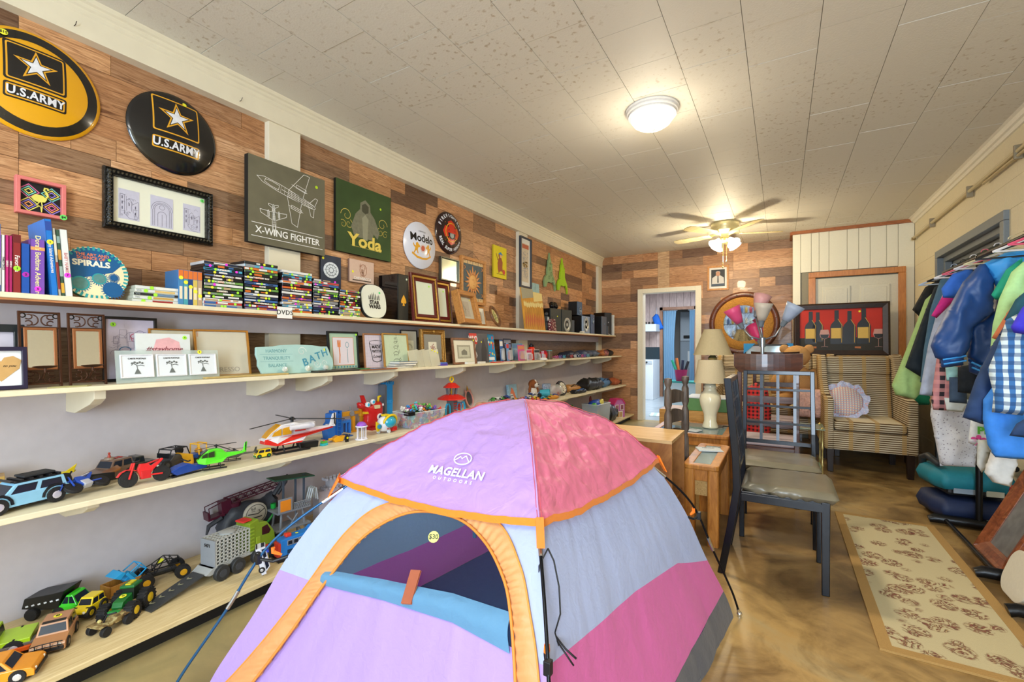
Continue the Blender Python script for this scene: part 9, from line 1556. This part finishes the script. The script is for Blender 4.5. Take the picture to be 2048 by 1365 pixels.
# big leaning frame and cream plaque
t=thing('framed_picture','large copper brown framed picture leaning on the rack feet at the right edge','picture',(3.715,3.49,.012),-90,rx=-24);frame(t,.41,.66,.085,.035,wood('5a2a16','a05c38',(20,20,20),.3,.1,coat=.3),prof=[(0,0),(0,-.03),(.2,-.036),(.4,-.028),(.8,-.02),(1,-.01)]);panel(t,.26,.51,-.006,mat('7c7e80',.12,var=.35,bs=14),.08,name='glass_pane')
t=thing('wall_plaque','rounded cream plaque leaning on the copper brown frame','wall art',(3.66,3.06,.012),-90,rx=-18);part('board',B().prism(rrect(-.13,0,.13,.22,.08,8),-.016,0,'xz'),mat('ded8c4',.5),t,bev=.004)
# ------------------------------------------------------------------ kitchen beyond the doorway
KW=wood('b09a96','d8c4bc',(26,26,4),.5,.1)
struct('floor_kitchen',B().b2((-.6,7.62,-.1),(2.6,13.2,0)),mat('a8b4bc',.25,var=.15,bs=6));kf=struct('ceiling_kitchen',B().b2((-.6,7.68,2.55),(2.6,13.2,2.65)),mat('d8dcdc',.7));struct('wall_kitchen_right',B().b2((2.4,7.68,0),(2.5,13.2,2.6)),KW);struct('wall_kitchen_left',B().b2((-.5,7.68,0),(-.4,13.2,2.6)),KW);struct('wall_kitchen_far',B().b2((-.4,13.0,0),(2.4,13.1,2.6)),mat('c8c0b8',.7))
kw=struct('wall_kitchen_back',B().b2((-.4,11.44,0),(.23,11.52,2.55)).b2((.97,11.44,0),(2.4,11.52,2.55)).b2((.23,11.44,2.10),(.97,11.52,2.55)),DARKW);x=-.4
while x<2.38:lo=2.10 if .2<x+.08<.98 else 0;part('panel_board',B().b2((x+.003,11.42,lo),(min(x+.157,2.4),11.442,2.55)),KW,kw);x+=.16
b=B();b.b2((.17,11.39,0),(.24,11.42,2.17));b.b2((.96,11.39,0),(1.03,11.42,2.17));b.b2((.17,11.39,2.10),(1.03,11.42,2.17));struct('trim_20',b,wood('8a6048','b08468',(20,20,4)))
def curtain(label,x0,x1,y,top,bot):
    t=thing('curtain',label,'curtain',(0,y,0));b=B();b.grid(lambda u,v:(x0+(x1-x0)*u*(1-.25*sin(PI*min(1,v*1.2))*.6),.03*sin(u*34+v*2)*(.4+.6*v),top+(bot-top)*v),60,24);part('cloth',b,mat('7ea4c0',.8,var=.05),t,smooth=True);part('rod',B().cyl((x0-.03,0,top),(x1+.03,0,top),.01),SV,t)
curtain('blue curtain hanging at the left of the inner kitchen doorway',.26,.56,11.37,2.08,.03);curtain('narrow blue curtain at the right of the inner kitchen doorway',.86,.98,11.37,2.08,.03)
t=thing('furnace','grey upright furnace cabinet seen through the inner doorway','furnace',(.78,12.2,.001));part('body',B().b2((-.28,0,0),(.28,.5,1.35)),mat('a4aeb8',.4),t,bev=.005);part('upper_body',B().b2((-.28,0,1.36),(.28,.5,2.1)),mat('c8d0d8',.5),t,bev=.005);part('vent',B().b2((-.2,-.006,1.42),(.0,0,1.5)),INK,t);part('paper_notice',B().b2((-.1,-.004,.85),(.05,0,1.1)),WH,t);part('badge',B().lathe([(.05,0),(.05,-.004),(.001,-.004)],(.06,0,1.24),16,0,'y',.6),mat('3a5a9c',.3),t);part('lower_door',B().b2((-.26,-.006,.05),(.26,0,.68)),mat('98a2ac',.4),t,bev=.003);part('handle',B().b2((.1,-.02,.45),(.14,-.006,.6)),INK,t)
t=thing('stove','white cooking stove with a dark oven door at the left of the kitchen','stove',(-.03,10.55,.001));part('body',B().b2((-.35,0,0),(.24,.65,.91)),mat('dfe8ee',.3),t,bev=.004);part('oven_door',B().b2((-.33,-.015,.30),(.05,0,.80)),mat('1c2c34',.15),t,bev=.003);part('back_panel',B().b2((-.35,.58,.91),(.24,.65,1.2)),mat('22343c',.2),t,bev=.004);part('control_strip',B().b2((-.33,-.012,.82),(.22,0,.89)),mat('b8c4cc',.3),t)
for x in(-.2,-.05,.1):part('knob',B().lathe([(.02,-.012),(.018,-.03),(.001,-.03)],(x,0,.855),10,0,'y'),INK,t)
t=thing('wall_shelf','small white box shelf above the stove with four dark jars','shelf',(-.10,11.10,1.58));part('box',B().b2((-.28,-.15,0),(.28,.29,.17)),mat('d0dce2',.4),t,bev=.003)
for k,x in enumerate((-.05,.03,.11,.19)):q=thing('jar','small dark jar on the white shelf above the stove, %s from left'%ORD[k],'jar',(-.10+x,11.02,1.7505),group='jars above the stove');part('glass',B().lathe([(.025,0),(.028,.04),(.016,.06),(.001,.06)],n=12),INK,q,smooth=50)
t=thing('cloth_bag','bright blue cloth hanging from a hook on the kitchen panelling','bag',(.13,11.36,1.60));b=B();b.puff([(-.05,.0),(-.13,.33),(-.05,.42),(.01,.40),(.14,.06)],.03,res=.03,fold=.02);part('cloth',b,mat('1c6cd4',.7),t,smooth=True);part('loop',B().tube([(-.04,0,.40),(-.03,.03,.58),(-.02,0,.40)],.006,5),mat('c8d4e4',.5),t)
t=thing('umbrella_bucket','magenta bucket stuffed with toy tubes beyond the doorway','bucket',(1.06,9.2,.55));part('bucket',B().lathe([(.09,0),(.12,.22),(.115,.22),(.085,.01)],n=20),mat('a82860',.4),t,smooth=50)
for k,(c,dx,dz)in enumerate((('28a888',-.10,.30),('e07a3c',-.05,.34),('26304c',.02,.30),('2c2c34',.08,.28))):part('tube',B().cyl((dx*.3,.02*k-.03,.05),(dx*1.6,.02*k-.03,.1+dz),.025),mat(c,.4),t,smooth=40)
t=thing('side_cabinet','low white cabinet under the magenta bucket in the kitchen','cabinet',(1.02,9.25,.001));part('body',B().b2((-.25,-.2,0),(.35,.2,.54)),mat('b8c8cc',.5),t,bev=.004);part('top',B().b2((-.26,-.21,.52),(.36,.21,.548)),mat('2c8c84',.4),t)
for k,(x,y)in enumerate(((1.0,8.3),(1.1,8.75))):t=thing('floor_mat',['pale blue checked vinyl mat just inside the doorway','second pale vinyl mat deeper in the kitchen'][k],'mat',(x,y,.001),8);part('mat',B().b2((-.3,-.2,0),(.3,.2,.006)),checker(['b0ccd4','dce8ec','8ab0bc'],3),t)
# ------------------------------------------------------------------ goods shelves behind the camera (seen in the round mirror)
t=ob('display_shelf','dark shelf unit of glassware and bottles, reflected in the round mirror','shelf',1.6,-2.3)
for z in(.5,.9,1.3,1.65,2.0,2.35):part('shelf',B().b2((-.7,-.15,z-.02),(.7,.15,z)),DARKW,t)
for x in(-.7,.7):part('side_panel',B().b2((x-.01,-.15,0),(x+.01,.15,2.4)),DARKW,t)
GP=[];GPN=['mint green','white','teal','red','yellow','blue']
for c in('c8e0dc','e8e4dc','3a9a8c','d84858','e0c040','4a6ab0'):b=B();b.lathe([(.03,0),(.045,.03),(.045,.14),(.02,.18),(.018,.21),(.001,.21)],n=12);o=tag(part('bottle',b,mat(c,.15),smooth=50),'%s bottle on the second shelf of the unit behind the camera'%GPN[len(GP)],'bottle','goods on the reflected shelves');GP.append(o);o.location=(1.0+.19*len(GP),-2.25,.901)
for z in(1.301,1.651,2.001):
    for k in range(10):q=(k*5+int(z*10))%6;o=GP[q].copy();COL.objects.link(o);o.location=(.98+k*.13,-2.25,z);o['label']='%s bottle, %s along the %s shelf behind the camera'%(GPN[q],ORD[k],{13:'third',16:'fourth',20:'top'}[int(z*10)])
bake_text()
